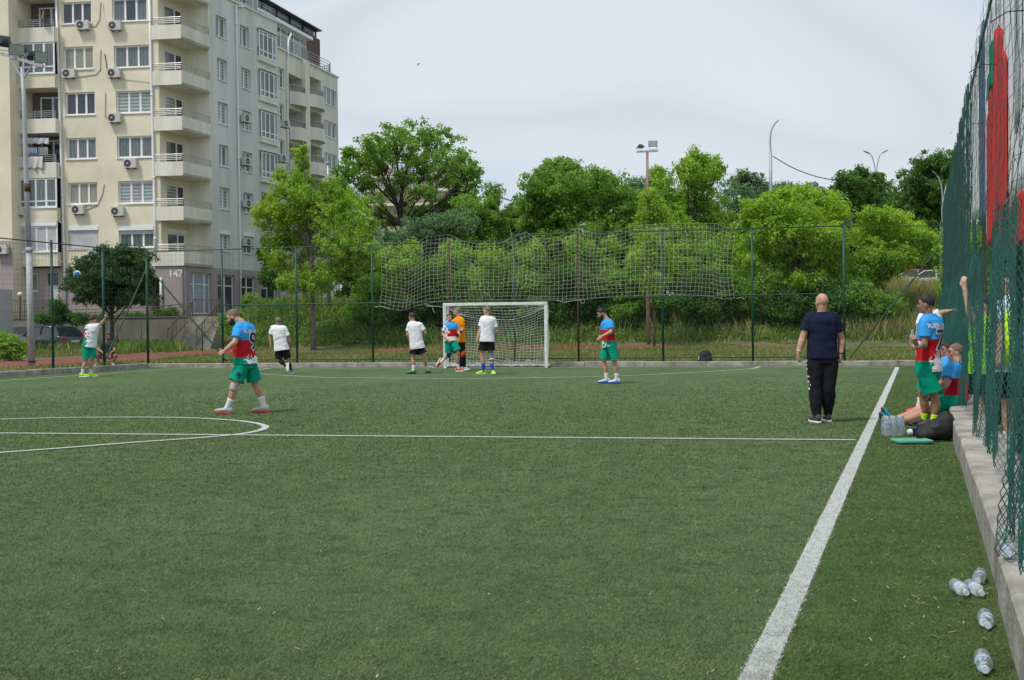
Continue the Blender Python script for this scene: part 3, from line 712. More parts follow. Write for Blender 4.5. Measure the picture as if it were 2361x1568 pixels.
# --- grey facade
g1 = [(497, -66, 522, -20), (497, 33, 522.5, 81), (500, 132, 523.5, 181), (502, 233, 526, 283), (505, 332, 527, 381), (506, 430.5, 530, 480.6), (507.5, 530, 531, 577)]
g2 = [(552, -44, 574, 4), (553, 56, 574, 103.6), (556, 154, 578, 200.6), (558, 252.5, 580, 297.7), (559, 348, 582, 394), (561, 442.7, 584, 489), (562, 535, 585, 584)]
g3 = [(593, 67, 632.5, 128), (596, 161, 636, 220.5), (598, 254.7, 637, 316.4), (599.5, 349, 637, 408.5)]
gh_ = []
for i, r in enumerate(g1):
    rc = GF.rect(*r); gh_.append(rc); window(GF, rc, 2, ['dark', 'net', 'blind', 'blind', 'net', 'blind', 'blind'][i], rec=.22, box=i == 6)
for i, r in enumerate(g2):
    rc = GF.rect(*r); gh_.append(rc); window(GF, rc, 2, ['net', 'net', 'blind', 'blind', 'net', 'green', 'green'][i], rec=.22, box=i == 6)
uW = GF.uv(641, 200)[0]; uBay = GF.uv(590.5, 200)[0]
ztopG = GF.uv(531, 2)[1]; zt2 = GF.uv(638, 51)[1]; ztG = (ztopG + zt2) / 2; print('tops', ztopG, zt2)
opn = GF.rect(603, 443, 640, 497); gh_.append(opn + (1.6,))
for i, r in enumerate(g3):
    rc = GF.rect(*r); gh_.append(rc)
    window(GF, rc, [1, 1.1, 1.2, 1], ['net', 'dark', 'dark', 'sky'], rec=-.12, low=.24, tr=.86 if i == 0 else None)
    mb = MB(); fbox(mb, GF, rc[0] - .1, rc[2] + .12, rc[3] + .05, rc[3] + .16, -.02, .3); fbox(mb, GF, rc[0] - .06, rc[2] + .08, rc[1] - .32, rc[1] - .06, .002, .2); mb.build('ledge', CRMM, bd, off=BL)
for k, (x0, y0, x1, y1) in enumerate([(438, 627, 488, 724), (501.6, 632, 541.8, 724), (555, 637, 590, 724), (602, 640, 639, 724)]):
    rc = GF.rect(x0, y0, x1, y1); rc = (rc[0], ZB + .05, rc[2], rc[3]); gh_.append(rc + (.3,))
    window(GF, rc, [1, 2, 1] if k == 0 else 2, 'dark' if k else 'sky', rec=.2, tr=.72, sill=False)
wall(GF, uG, zpink, uW, ztG, [h for h in gh_ if h[3] > zpink and h[1] > zpink], GRYM, rec=.25)
wall(GF, -.12, ZB - .2, uW, zpink, [h for h in gh_ if h[1] < zpink - 1], PNKM, rec=.3, name='plinth')
mb = MB(); rc = GF.rect(603, 640, 616, 669); fbox(mb, GF, rc[0] + .1, rc[2], rc[3] - .9, rc[3] - .1, -.19, -.17); sg = mb.build('sign', M('sign_blue', (.03, .07, .3), .5, .1), bd, off=BL)
mb = MB(); c = GF.at((rc[0] + rc[2]) / 2 + .05, rc[3] - .5, -.165); mb.tube([c - GF.d * .25 - V(0, 0, .25), c + V(0, 0, .02), c + GF.d * .22 + V(0, 0, .02)], .03, 5); mb.tube([c - GF.d * .2 + V(0, 0, .25), c + GF.d * .2 + V(0, 0, .18)], .03, 5); mb.build('emblem', WHITE, sg, off=BL)
# pale streak trim at the notch edge
mb = MB(); fbox(mb, GF, uG - .0, uG + .16, zpink, ztG, .003, .012); mb.build('corner_trim', YELM, bd, off=BL)
# --- left part: loggia column
LFh = []; 
lg = [(22, -38, 122, -4, 'r'), (22, 66, 124, 100, 'r'), (26, 173, 126, 205, 'g'), (31, 275.6, 132, 308.7, 'r'), (34, 376.5, 134, 412, 'r'), (37, 481, 137, 512, 'g'), (39, 583, 139, 615, 'g')]
LUF = Fac(YF.at(0, 0, .55), YD)
lu0 = np.mean([LUF.uv(a[0], a[1])[0] for a in lg]); lu1 = np.mean([LUF.uv(a[2] - 3, a[1])[0] for a in lg])
pu0 = YF.uv(15, 300)[0]
pbs = [LUF.rect(a[0], a[1], a[2], a[3]) for a in lg]
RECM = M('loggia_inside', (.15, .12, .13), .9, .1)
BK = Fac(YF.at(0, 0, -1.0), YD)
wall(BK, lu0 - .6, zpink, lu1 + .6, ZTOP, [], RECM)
mb = MB(); 
for s_, m_ in ((lu0 - .02, 0), (lu1 + .02, 0)): fbox(mb, LUF, s_ - .1, s_ + .1, zpink, ZTOP, -1.5, -.62)
mb.build('side_wall', YELM, bd, off=BL)
for i, (rc, a) in enumerate(zip(pbs, lg)):
    u0, v0, u1, v1 = lu0, rc[1], lu1, rc[3]; nxt = pbs[i - 1][1] if i else v1 + 2.0
    mb = MB(); fbox(mb, LUF, u0, u1, v0, v1, -.12, 0); fbox(mb, LUF, u0, u1, v0 + .002, v0 + .16, -1.5, -.122); fbox(mb, LUF, u0, u0 + .1, v0 + .161, v1 - .002, -1.5, -.122); fbox(mb, LUF, u1 - .1, u1, v0 + .161, v1 - .002, -1.5, -.122)
    o = mb.build('balcony', YELM if i in (2, 5, 6) else CRMM, bd, off=BL)
    if a[4] == 'r':
        mb = MB()
        for k in range(4): fbox(mb, LUF, u0 + .02, u1 - .02, v1 + .12 + .11 * k, v1 + .15 + .11 * k, -.06, -.03)
        for k in range(5): uu = u0 + .05 + (u1 - u0 - .1) * k / 4; fbox(mb, LUF, uu - .02, uu + .02, v1, v1 + .49, -.09, -.062)
        mb.build('railing', RAILM, o, off=BL)
        rw = (u0 + 1.0, v0 + .2, u1 - .1, v1 + 1.6); window(BK, rw, 2, 'dark', rec=-.06, sill=False)
    else:
        top = nxt - .02; rw = (u0 + .02, v1 + .03, u1 - .02, top)
        window(LUF, rw, [1, 1, 1, 1], 'net' if i != 6 else 'shut', rec=.08, low=.22 if i != 6 else 0, shut=.96 if i == 6 else 0, box=i == 6)
# pink ground floor under the yellow part
yl = YF.uv(14, 700)[0]; ur = YF.uv(432, 640)[0]
gw = [YF.rect(42, 630, 86, 672), YF.rect(110, 630, 135, 722), YF.rect(19, 655, 31, 722)]
gw2 = [YF.rect(346, 640, 368, 722)]
wall(YF, YF.uv(-60, 700)[0], ZB - .6, .12, zpink, gw + [gw2[0] + (.8,)], PNKM, rec=.25, name='plinth')
window(YF, gw[0], 1, 'beige')
DOORM = M('white_door', (.66, .66, .65), .5, .04)
def door(F_, rc, glass=.0):
    mb = MB(); fbox(mb, F_, rc[0], rc[2], rc[1], rc[3] - glass, -.16, -.12)
    w_ = (rc[2] - rc[0]); fbox(mb, F_, rc[0] + w_ * .15, rc[2] - w_ * .15, rc[1] + .25, rc[3] - glass - .15, -.12, -.105); o = mb.build('door', DOORM, bd, off=BL)
    if glass: mb = MB(); fbox(mb, F_, rc[0], rc[2], rc[3] - glass, rc[3], -.16, -.13); mb.build('pane', pane('dark'), o, off=BL)
    mb = MB(); fbox(mb, F_, rc[2] - w_ * .13, rc[2] - w_ * .06, rc[1] + .95, rc[1] + 1.02, -.12, -.08); mb.build('handle', BLACKP, o, off=BL)
door(YF, gw[1], .75); door(YF, gw[2])
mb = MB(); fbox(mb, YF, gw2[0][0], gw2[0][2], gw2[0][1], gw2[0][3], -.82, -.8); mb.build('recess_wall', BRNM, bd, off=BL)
# projecting strip at the far left with air conditioners
SF_ = Fac(YF.at(0, 0, 1.6), YD)
se = SF_.uv(24, 300)[0]; sl_ = SF_.uv(-140, 300)[0]
wall(SF_, sl_, SF_.uv(10, 555)[1], se, ZTOP, [], YELM); wall(SF_, sl_, ZB - .6, se + .0, SF_.uv(10, 555)[1], [], PNKM, name='plinth')
mb = MB(); mb.add([SF_.at(se, ZB - .6), SF_.at(se, ZTOP), SF_.at(se, ZTOP, -2.7), SF_.at(se, ZB - .6, -2.7)], [(0, 1, 2, 3)]); mb.build('side_wall', YELM, bd, off=BL)
# drain pipes
def pipe(F_, pp, o=.09, r=.072, name='drain_pipe'):
    mb = MB(); q = [F_.at(*F_.uv(*a), o) for a in pp]; mb.tube(q, r, 8)
    for a, b in zip(q, q[1:]):
        k = max(1, int((b - a).length / 2.8))
        for j in range(k): p = a.lerp(b, (j + .5) / k); mb.tube([p - V(0, 0, .06), p + V(0, 0, .06)], r * 1.25, 8)
    mb.build(name, FRM, bd, smooth=True, off=BL)
pipe(YF, [(130, -20), (136, 150), (144, 400), (150, 610), (152, 715)]); pipe(YF, [(345, -20), (349, 120), (354, 320), (359, 500), (361, 600)])
pipe(YF, [(372, 640), (373.5, 720)], .1)
pipe(GF, [(558, 16), (541.5, 14), (543, 100), (546.5, 300), (551, 560), (553, 720)], .1, .06)
for y in (98, 203, 307, 412, 515, 606):
    mb = MB(); a = YF.at(*YF.uv(127 + y * .018, y - 8), .4); b = YF.at(*YF.uv(135 + y * .018, y), .1); mb.tube([a, b], .05, 6); mb.build('pipe_branch', FRM, bd, off=BL)
# house number in white figures
def text_mesh(body, size, mat, name, parent, org, xa, ya, na, off=.01, bvh=None, bold=0, sub=0, pl=None):
    cu = bpy.data.curves.new('t', 'FONT'); cu.body = body; cu.size = size; cu.align_x = 'CENTER'; cu.offset = bold; cu.resolution_u = 3
    ob = bpy.data.objects.new('t', cu); COL.objects.link(ob); bpy.context.view_layer.update()
    me = bpy.data.meshes.new_from_object(ob.evaluated_get(bpy.context.evaluated_depsgraph_get()))
    bm = bmesh.new(); bm.from_mesh(me); bmesh.ops.triangulate(bm, faces=bm.faces)
    for _ in range(sub): bmesh.ops.subdivide_edges(bm, edges=[e for e in bm.edges if e.calc_length() > .02], cuts=1); bmesh.ops.triangulate(bm, faces=[f for f in bm.faces if len(f.verts) > 3])
    bad = []
    for v in bm.verts:
        p = org + xa * v.co.x + ya * (v.co.y - size * .35)
        if bvh:
            h = bvh.ray_cast(p + na * .6, -na, 1.2)
            if h[0] is None: bad.append(v)
            else: p = h[0] + h[1] * off
            if h[0] is not None and h[1].dot(na) < 0: p = h[0] - h[1] * off
        else: p = p + na * off
        v.co = p - (pl if pl is not None else V(0, 0, 0))
    bmesh.ops.delete(bm, geom=bad, context='VERTS')
    m2 = bpy.data.meshes.new(name); bm.to_mesh(m2); bm.free(); bpy.data.objects.remove(ob); bpy.data.curves.remove(cu)
    return link(name, m2, mat, parent)
uu, vv = YF.uv(405, 630)
text_mesh('147', .62, WHITE, 'house_number', bd, YF.at(uu, vv), YF.d, V(0, 0, 1), YF.n, .012, bold=.012, pl=BL)
# air conditioners
ACM = M('air_conditioner_casing', (.55, .55, .52), .5, .06)
def ac(F_, px, py, w=.8, h=.55, o=.35):
    u, v = F_.uv(px, py); mb = MB(); fbox(mb, F_, u - w / 2, u + w / 2, v - h / 2, v + h / 2, o - .3, o); a = mb.build('air_conditioner', ACM, bd, off=BL)
    mb = MB(); c = F_.at(u - w * .16, v, o + .003); mb.tube([c, c + F_.n * .012], h * .40, 20); mb.build('fan_grille', M('fan_dark', (.06, .06, .065), .6, .2), a, off=BL)
    mb = MB(); mb.tube([c + F_.n * .012, c + F_.n * .02], h * .1, 8); mb.build('fan_hub', ACM, a, off=BL)
    for s in (-.3, .3): mb = MB(); fbox(mb, F_, u + s * w - .02, u + s * w + .02, v - h / 2 - .05, v - h / 2 - .005, 0, o); mb.build('bracket', RUST, a, off=BL)
for px, py in ((195, 60), (269, 61), (163, 171), (267, 170), (268, 273), (304, 378), (184, 484), (275, 488), (222, 588), (290, 588)): ac(YF, px, py)
for px, py in ((31, 183), (43, 487), (8, 576)): ac(SF_ if px < 20 else LUF, px, py)
for px, py in ((560, 274), (561, 373), (563, 470), (563, 559), (650, 286), (645, 366)): ac(GF, px, py, .8, .52, .42)
for pp in ([(363, 592), ], ): pass
def cable(F_, pp, r=.02, m=None): mb = MB(); mb.tube([F_.at(*F_.uv(*a), .03) for a in pp], r, 5); mb.build('cable', m or M('cable_grey', (.3, .28, .25), .8, .1), bd, off=BL)
cable(YF, [(237, 8), (238, 30), (245, 55), (252, 60)], .03, FRM); cable(YF, [(233, 5), (230, 45), (222, 60), (210, 62)])
cable(YF, [(233, 115), (232, 160), (222, 172), (180, 178)]); cable(YF, [(242, 125), (246, 150), (249, 172)], .025, BLACKP)
cable(YF, [(244, 215), (243, 270), (252, 279)]); cable(YF, [(241, 425), (236, 450), (225, 473), (200, 484)]); cable(YF, [(280, 183), (320, 187), (349, 191)], .012)
# satellite dish on the top left balcony
mb = MB(); c = LUF.at(*LUF.uv(103, 38), .15); ax = (LUF.n * .45 + V(0, 0, .25) - LUF.d * .8).normalized(); x_, y_ = frame_of(ax)
rg = []
for k in range(1, 6):
    rr = .33 * k / 5; rg.append([c + (x_ * math.cos(a) + y_ * math.sin(a) * 1.1) * rr + ax * (rr * rr * .7) for a in [2 * math.pi * j / 20 for j in range(20)]])
mb.rings(rg); dish = mb.build('satellite_dish', M('dish', (.62, .32, .2), .6, .1, 5, col2=(.78, .77, .75)), bd, smooth=True, off=BL)
mb = MB(); mb.tube([c, c + ax * .35 - V(0, 0, .1)], .012, 5); mb.tube([c, c - V(0, 0, .35)], .02, 5); mb.build('arm', RAILM, dish, off=BL)

# --- terrace on top of the grey part and glazed penthouse
uT0 = GF.uv(480, 20)[0]
TF = Fac(GF.at(0, 0, -1.3), GD)
tr_ = MB(); sh = [GF.at(uT0, 0, -.1), GF.at(uW - .1, 0, -.1)]
for k in range(5): tr_.tube([V(p.x, p.y, ztG + .1 + .2 * k) for p in sh], .02, 5)
for k in range(14): p = sh[0].lerp(sh[1], k / 13); tr_.tube([V(p.x, p.y, ztG - .05), V(p.x, p.y, ztG + .93)], .02, 5)
tr_.build('roof_railing', RAILM, bd, off=BL)
mb = MB(); fbox(mb, GF, uG, uW + .06, ztG - .02, ztG + .1, -.25, .1); fbox(mb, GF, uG, uW, ztG - .35, ztG - .021, -12, -.26); mb.build('cornice', CRMM, bd, off=BL)
rcp = (uT0, ztG - .02, uW - .4, ztG + 2.6); window(TF, rcp, 12, 'sky', rec=.0, sill=False, tr=.8)
mb = MB(); fbox(mb, TF, uT0, uW - .2, ztG + 2.62, ztG + 3.0, -8, .4); mb.build('penthouse_roof', GRYM, bd, off=BL)
# --- the right wing
W0 = GF.at(uW, 0, -.55); W1 = P(785, 700, 94.5)
WD = (V(W1.x, W1.y, 0) - V(W0.x, W0.y, 0)); WF = Fac(W0, WD); uWE = WD.length
u = lambda px, py: WF.uv(px, py)[0]
wh = []
for i, r in enumerate([(638, 152, 655, 198), (639.5, 236, 655, 276), (640, 319, 656, 361)]):
    rc = WF.rect(*r); wh.append(rc); window(WF, rc, 2, 'net', rec=.15)
for i, r in enumerate([(746, 198, 775, 236), (747.5, 275, 776, 312), (748, 350, 776.5, 387), (749, 425, 777, 461)]):
    rc = WF.rect(*r); wh.append(rc); window(WF, rc, 3, ['sky', 'net', 'net'], rec=.15)
# storeys of the wing from the two balcony columns
b1 = [(664.6, 168, 697.6, 209.5), (665, 248, 698, 291), (665.5, 328, 698, 367), (666, 407, 698, 445), (666, 487, 698, 520)]
b2 = [(706, 171, 740, 216), (707, 251, 741, 292), (708, 330, 742, 372), (708, 408, 742, 450), (708, 488, 742, 520)]
zrow = []
for col, rws in ((0, b1), (1, b2)):
    for i, r in enumerate(rws):
        rc = WF.rect(*r); wh.append(rc + (2.2,)); zrow.append(rc[1])
        BW = Fac(WF.at(0, 0, -2.19), WF.d)
        mm = M('render_ochre', (.5, .33, .04), .9, .08) if (col == 0 and i == 2) else GRYM
        mb = MB(); fbox(mb, BW, rc[0], rc[2], rc[1], rc[3], -.1, 0); mb.build('recess_wall', mm, bd, off=BL)
        wr = ((rc[0] + rc[2]) / 2 - .3, rc[1], (rc[0] + rc[2]) / 2 + 1.2, rc[3] - .35); window(BW, wr, 1, 'dark', rec=-.04, sill=False)
        # curved parapet in front of the recess
        zz = rc[1]; pts_ = []
        for k in range(9): t = k / 8; pts_.append(WF.at(rc[0] + (rc[2] - rc[0]) * t, 0, .05 + .55 * math.sin(math.pi * min(t * 1.0, 1)) ** .8))
        balcony(pts_, zz - .95, .95, pts_ + [WF.at(rc[2], 0, -.0), WF.at(rc[0], 0, -.0)], .45, CRMM, inner=-1)
zWT = (WF.uv(660, 125)[1] + WF.uv(760, 168)[1]) / 2
wall(WF, 0, ZB, uWE, zWT, wh, CRMM, rec=.25)
mb = MB(); fbox(mb, WF, -.02, uWE + .05, zWT, zWT + .12, -.2, .12); fbox(mb, WF, 0, uWE, zWT - .4, zWT - .01, -10, -.21)
fbox(mb, WF, uWE - .2, uWE, ZB, zWT, -10, -.01)
fbox(mb, WF, u(700, 300) - .25, u(704, 300) + .25, ZB, zWT - .01, .003, .3); mb.build('wing_frame', CRMM, bd, off=BL)
tr_ = MB(); sh = [WF.at(.2, 0, -.1), WF.at(uWE - 1.2, 0, -.1), WF.at(uWE - .3, 0, -.6), WF.at(uWE - .1, 0, -1.6), WF.at(uWE - .1, 0, -7)]
for k in range(4): tr_.tube([V(p.x, p.y, zWT + .35 + .22 * k) for p in sh], .025, 5)
for i in range(len(sh) - 1):
    for k in range(5): p = sh[i].lerp(sh[i + 1], k / 5); tr_.tube([V(p.x, p.y, zWT), V(p.x, p.y, zWT + 1.01)], .025, 5)
tr_.build('roof_railing', RAILM, bd, off=BL)
pipe(WF, [(668, 78), (662, 92), (659.5, 160), (660.5, 300), (662.5, 480)], .12, .07)
# set-back top storey and dark metal pergola above the wing
T2 = Fac(WF.at(0, 0, -1.6), WF.d); z3 = zWT + .02
uT1 = T2.uv(706, 140)[0]
window(T2, (.2, z3, uT1, z3 + 2.5), 8, ['sky', 'dark'], rec=0, sill=False, tr=.8)
mb = MB(); uB1 = T2.uv(737, 140)[0]; fbox(mb, T2, uT1 + .02, uB1, z3, z3 + 3.2, -6, .05); mb.build('stair_tower', BRNM, bd, off=BL)
mb = MB(); fbox(mb, T2, 0, uT1, z3 + 2.52, z3 + 2.75, -7, .6); mb.build('canopy_roof', FRM, bd, off=BL)
DM = M('dark_metal', (.02, .023, .03), .5, .1); mb = MB(); zp = T2.uv(736, 117)[1]; zq = T2.uv(736, 71)[1]
for k in range(6):
    uu = .3 + (uB1 - .3) * k / 5; fbox(mb, T2, uu - .06, uu + .06, zp, zq, -.4, -.28)
for vv in (zp + .05, zp + .6, zp + 1.1): fbox(mb, T2, .3, uB1, vv, vv + .06, -.36, -.30)
fbox(mb, T2, .1, uB1 + .3, zq, zq + .1, -5, .1)
pg = mb.build('pergola', DM, bd, off=BL)
mb = MB(); fbox(mb, T2, .3, uB1, zp + .1, zq - .02, -.5, -.48); mb.build('curtain_panel', M('pergola_mesh', (.34, .37, .41), .8, .1), pg, off=BL)
# back volumes so that the block is solid from other sides
mb = MB(); q0 = YF.at(uLg0 - 12, 0, -3); 
fbox(mb, BK, lu0 - 14, uN - 2.6, ZB, ZTOP, -12, -.3); mb.build('rear_block', YELM, bd, off=BL)
bk2 = Fac(GF.at(0, 0, -3.6), GD); mb = MB(); fbox(mb, bk2, tN + 1.2, uW, ZB, ztG - .4, -8, 0); mb.build('rear_block', GRYM, bd, off=BL)
# upper storeys of the grey corner above the picture
# ================= trees =================
BARK = M('bark', (.07, .058, .045), .95, .3, 12, bump=.6, bs=30, stretch=(1, 1, .3))
BARKG = M('bark_grey', (.16, .145, .12), .95, .3, 12, bump=.6, bs=30, stretch=(1, 1, .3))
LG = leafmat('leaves_green', (0.142, 0.277, 0.0562), (0.283, 0.425, 0.0875), .5)
LD = leafmat('leaves_dark', (0.0708, 0.159, 0.0375), (0.142, 0.248, 0.0562), .5)
LY = leafmat('leaves_yellow_green', (0.195, 0.355, 0.0439), (0.39, 0.52, 0.0878), .5)
LB = leafmat('leaves_bluish', (0.101, 0.202, 0.0839), (0.216, 0.316, 0.152), .5)
LC = leafmat('leaves_cherry', (0.0286, 0.0792, 0.022), (0.066, 0.138, 0.033), .25)
LL = leafmat('leaves_light', (0.177, 0.33, 0.0438), (0.354, 0.484, 0.0875), .5)
def leaves_np(C, RAD, K, size, up=.35, flat=.8):
    """K leaves round each clump centre"""
    n = len(C); tot = n * K
    d = rng.normal(size=(n, K, 3)); d /= np.linalg.norm(d, axis=2, keepdims=True)
    rr = rng.random((n, K, 1)) ** .45
    p = C[:, None, :] + d * rr * RAD[:, None, None] * np.array([1, 1, flat])
    nrm_ = d * .9 + rng.normal(size=(n, K, 3)) * .55 + np.array([0, 0, up]); nrm_ /= np.linalg.norm(nrm_, axis=2, keepdims=True)
    t = np.cross(nrm_, rng.normal(size=(n, K, 3))); t[..., 2] -= .25; t /= np.linalg.norm(t, axis=2, keepdims=True) + 1e-9
    b = np.cross(nrm_, t); s = size * (.6 + .8 * rng.random((n, K, 1)))
    v = np.stack([p, p + t * s * .5 + b * s * .28, p + t * s - nrm_ * s * .12, p + t * s * .5 - b * s * .28], 2)
    return v.reshape(-1, 3), np.arange(tot * 4).reshape(-1, 4)
def tree(label, base, d, lobes, mat, r=.16, size=.16, dens=1.0, name='tree', cat='tree', group=None, trunk_top=None, bark=None, zj=.9, limbs=True, K=46, bare=0, gap=1.0, cr=(.26, .5), gz=None, ln='crown', stems=1, fill=None):
    b = P(base[0], base[1], d); b.z = gh(b) if gz is None else gz
    t = thing(name, label, cat, tuple(b), group=group); pm = FP / d
    if fill:
        x0, x1, y0, y1, k_, r_ = fill
        lobes = list(lobes) + [(random.uniform(x0, x1), random.uniform(y0, y1), r_ * random.uniform(.8, 1.2), r_ * random.uniform(.6, .9)) for _ in range(k_)]
    cs = []; cents = []
    for lb in lobes:
        px, py, rx = lb[:3]; ry = lb[3] if len(lb) > 3 else rx; dz = lb[4] if len(lb) > 4 else random.uniform(-.5, .5) * zj
        c = P(px, py, d + dz); rx /= pm; ry /= pm; cents.append((c, rx, ry))
        n = max(8, int(40 * dens * (rx * ry) ** .75 * gap + 3 * dens))
        g = rng.normal(size=(n, 3)); g /= np.linalg.norm(g, axis=1, keepdims=True); q = rng.random((n, 1)) ** .38
        off = g * q
        n2 = int(n * .42); g2 = rng.normal(size=(n2, 3)); g2[:, 2] = np.abs(g2[:, 2]) * 1.1 - .25; g2 /= np.linalg.norm(g2, axis=1, keepdims=True); off = np.concatenate([off, g2 * rng.uniform(.95, 1.45, (n2, 1))])
        w = off[:, :1] * rx * np.array(RT) + off[:, 1:2] * rx * .9 * np.array(F) + off[:, 2:3] * ry * np.array([0, 0, 1.0])
        cs.append(np.array(c) + w)
    C = np.concatenate(cs); RAD = rng.uniform(cr[0] * .62, cr[1], len(C))
    v, f = leaves_np(C, RAD, K, size)
    npmesh(ln, v, f, mat, t, off=t.location)
    top = P(*(trunk_top or (base[0], np.mean([l[1] for l in lobes]))), d)
    for sidx in range(stems):
        mb = MB(); b0 = V(0, 0, -.2) + V(random.uniform(-.3, .3) * (sidx > 0), random.uniform(-.3, .3) * (sidx > 0), 0); te = top - t.location + V(random.uniform(-.8, .8) * (sidx > 0), random.uniform(-.5, .5) * (sidx > 0), 0)
        pts = [b0.lerp(te, k / 8) + V(noise.noise((k * .6, d, sidx * 3)), noise.noise((k * .6, 9, d)), 0) * (.14 if k else 0) * r * 6 for k in range(9)]
        mb.tube(pts, [r * (1.25 if k == 0 else 1) * (1 - .085 * k) for k in range(9)], 9)
        tk = mb.build('trunk', bark or BARK, t, smooth=True)
        if limbs:
            mb = MB()
            for i, (c, rx, ry) in enumerate(cents):
                c = c - t.location; k = min(8, max(2, int(2 + 6 * max(0, (c.z - 1.5)) / max(te.z, 1) * .8))); a = pts[min(k, 7)]
                if a.z > c.z: a = pts[max(2, min(7, int(8 * c.z / max(te.z, .1)) - 1))]
                m_ = a.lerp(c, .5) + V(0, 0, .12 * (c - a).length * -.6 + .1)
                mb.tube([a, m_, c], [r * .38, r * .26, r * .08], 6)
                for q in range(3 + bare):
                    e = c + V(random.uniform(-1, 1) * rx * .85, random.uniform(-1, 1) * rx * .6, random.uniform(-.3, .95) * ry)
                    mm = m_.lerp(e, .5) + V(0, 0, .08); mb.tube([m_.lerp(c, random.uniform(0, .9)), mm, e], [r * .14, r * .09, r * .03], 4)
            mb.build('branches', bark or BARK, tk)
    return t
# far tower block behind the big tree
fb = P(975, 690, 135); fd = RT.copy(); fd.z = 0; FBF = Fac(P(850, 700, 135), fd.normalized())
b2_ = thing('apartment_building', 'distant cream apartment block glimpsed through the large spreading tree', 'building', tuple(V(fb.x, fb.y, 0)))
_BL = BL; BL = b2_.location.copy(); _bd = bd; bd = b2_
hs = []
zf0 = 3.0
for i, y in enumerate((490, 458, 424, 396)):
    for j, x in enumerate((868, 905, 942, 985, 1010, 1038)):
        rc = FBF.rect(x, y - 12, x + 16, y + 8); hs.append(rc); window(FBF, rc, 2, 'sky', rec=.15, sill=False)
u0 = FBF.uv(845, 450)[0]; u1 = FBF.uv(1066, 450)[0]; zt_ = FBF.uv(900, 388)[1]
wall(FBF, u0, 2, u1, zt_, hs, M('far_render', (.5, .42, .36), .9, .1, .3))
mb = MB(); fbox(mb, FBF, u0, u1, 2, zt_ - .1, -10, -.3); mb.build('rear_block', GRYM, bd, off=BL)
for y in (474, 441, 409): rc = FBF.rect(845, y - 3, 1072, y + 3); mb = MB(); fbox(mb, FBF, rc[0], rc[2] , rc[1], rc[3], .003, .9); mb.build('balcony', CRMM, bd, off=BL)
BL = _BL; bd = _bd
B = 'trees on the bank behind the goal'
# far and middle trees first
tree('large spreading tree with an open airy crown and dark forked branches, tallest behind the goal', (925, 690), 78,
     [(860, 345, 42, 30), (905, 320, 38, 26), (955, 318, 40, 28), (1010, 325, 45, 28), (1045, 370, 36, 26), (1070, 385, 32, 30), (1075, 425, 30, 26), (830, 380, 42, 28), (800, 405, 32, 28), (880, 365, 45, 26), (940, 362, 50, 28), (1000, 368, 45, 26),
      (815, 360, 24, 16), (790, 440, 34, 30), (845, 425, 26, 16), (930, 410, 26, 16), (1020, 415, 40, 20), (905, 440, 18, 14), (965, 445, 30, 18), (1075, 455, 30, 24), (840, 470, 34, 22), (1030, 470, 36, 24), (900, 500, 40, 24), (980, 500, 42, 26), (790, 500, 45, 40), (1090, 400, 14, 20), (985, 395, 30, 14), (870, 395, 22, 14)],
     LG, r=.22, size=.2, dens=.5, trunk_top=(925, 400), bare=5, group=B, cr=(.3, .55), zj=5)
tree('tall leafy green tree between the spreading tree and the goal, ragged top', (1120, 700), 74, [(1140, 450, 16, 26), (1125, 480, 30, 26), (1100, 500, 36, 30), (1140, 510, 30, 34), (1075, 470, 26, 20), (1085, 540, 50, 40), (1130, 560, 40, 40), (1060, 570, 40, 40)], LG, r=.15, dens=1.1, fill=(1050, 1150, 600, 690, 5, 40), group=B, zj=3)
tree('dusty bluish green tree left of the goal behind the torn net', (1010, 700), 70, [(1010, 530, 45, 34), (1060, 520, 36, 30), (960, 550, 42, 36), (1010, 580, 60, 40), (900, 570, 45, 40)], LB, r=.15, dens=1.1, fill=(890, 1070, 600, 690, 8, 42), group=B, zj=3)
tree('low dark pointed evergreen beside the twin street lamp', (1185, 700), 80, [(1180, 500, 22, 22), (1195, 480, 14, 18), (1170, 540, 30, 36), (1205, 540, 26, 34)], LD, r=.12, dens=1.3, fill=(1160, 1225, 560, 690, 5, 34), group=B, name='evergreen_tree')
tree('broad full crowned green tree right behind the goal, highest of the middle row', (1305, 700), 72, [(1298, 385, 20, 22), (1275, 400, 32, 24), (1320, 400, 26, 22), (1250, 430, 36, 32), (1300, 440, 48, 38), (1240, 475, 36, 34), (1290, 500, 56, 40), (1340, 425, 26, 26), (1235, 520, 38, 36), (1345, 470, 36, 36), (1300, 560, 60, 45)], LG, r=.2, dens=1.35, fill=(1230, 1370, 580, 690, 8, 45), group=B, size=.18, zj=4)
tree('dense mid green tree just right of the broad crowned one, lower rounded top', (1400, 700), 70, [(1375, 415, 26, 20), (1405, 420, 30, 22), (1365, 450, 36, 30), (1420, 455, 40, 30), (1395, 495, 56, 36), (1450, 480, 26, 28), (1395, 550, 60, 45), (1445, 530, 40, 40)], LG, r=.18, dens=1.35, fill=(1360, 1460, 590, 690, 6, 42), group=B, zj=3)
tree('pale grey green tree showing between the two taller trees near the floodlight', (1465, 700), 84, [(1460, 440, 26, 22), (1485, 450, 24, 26), (1470, 480, 36, 30), (1475, 530, 40, 40)], LB, r=.14, dens=1.3, fill=(1440, 1520, 570, 680, 5, 40), group=B)
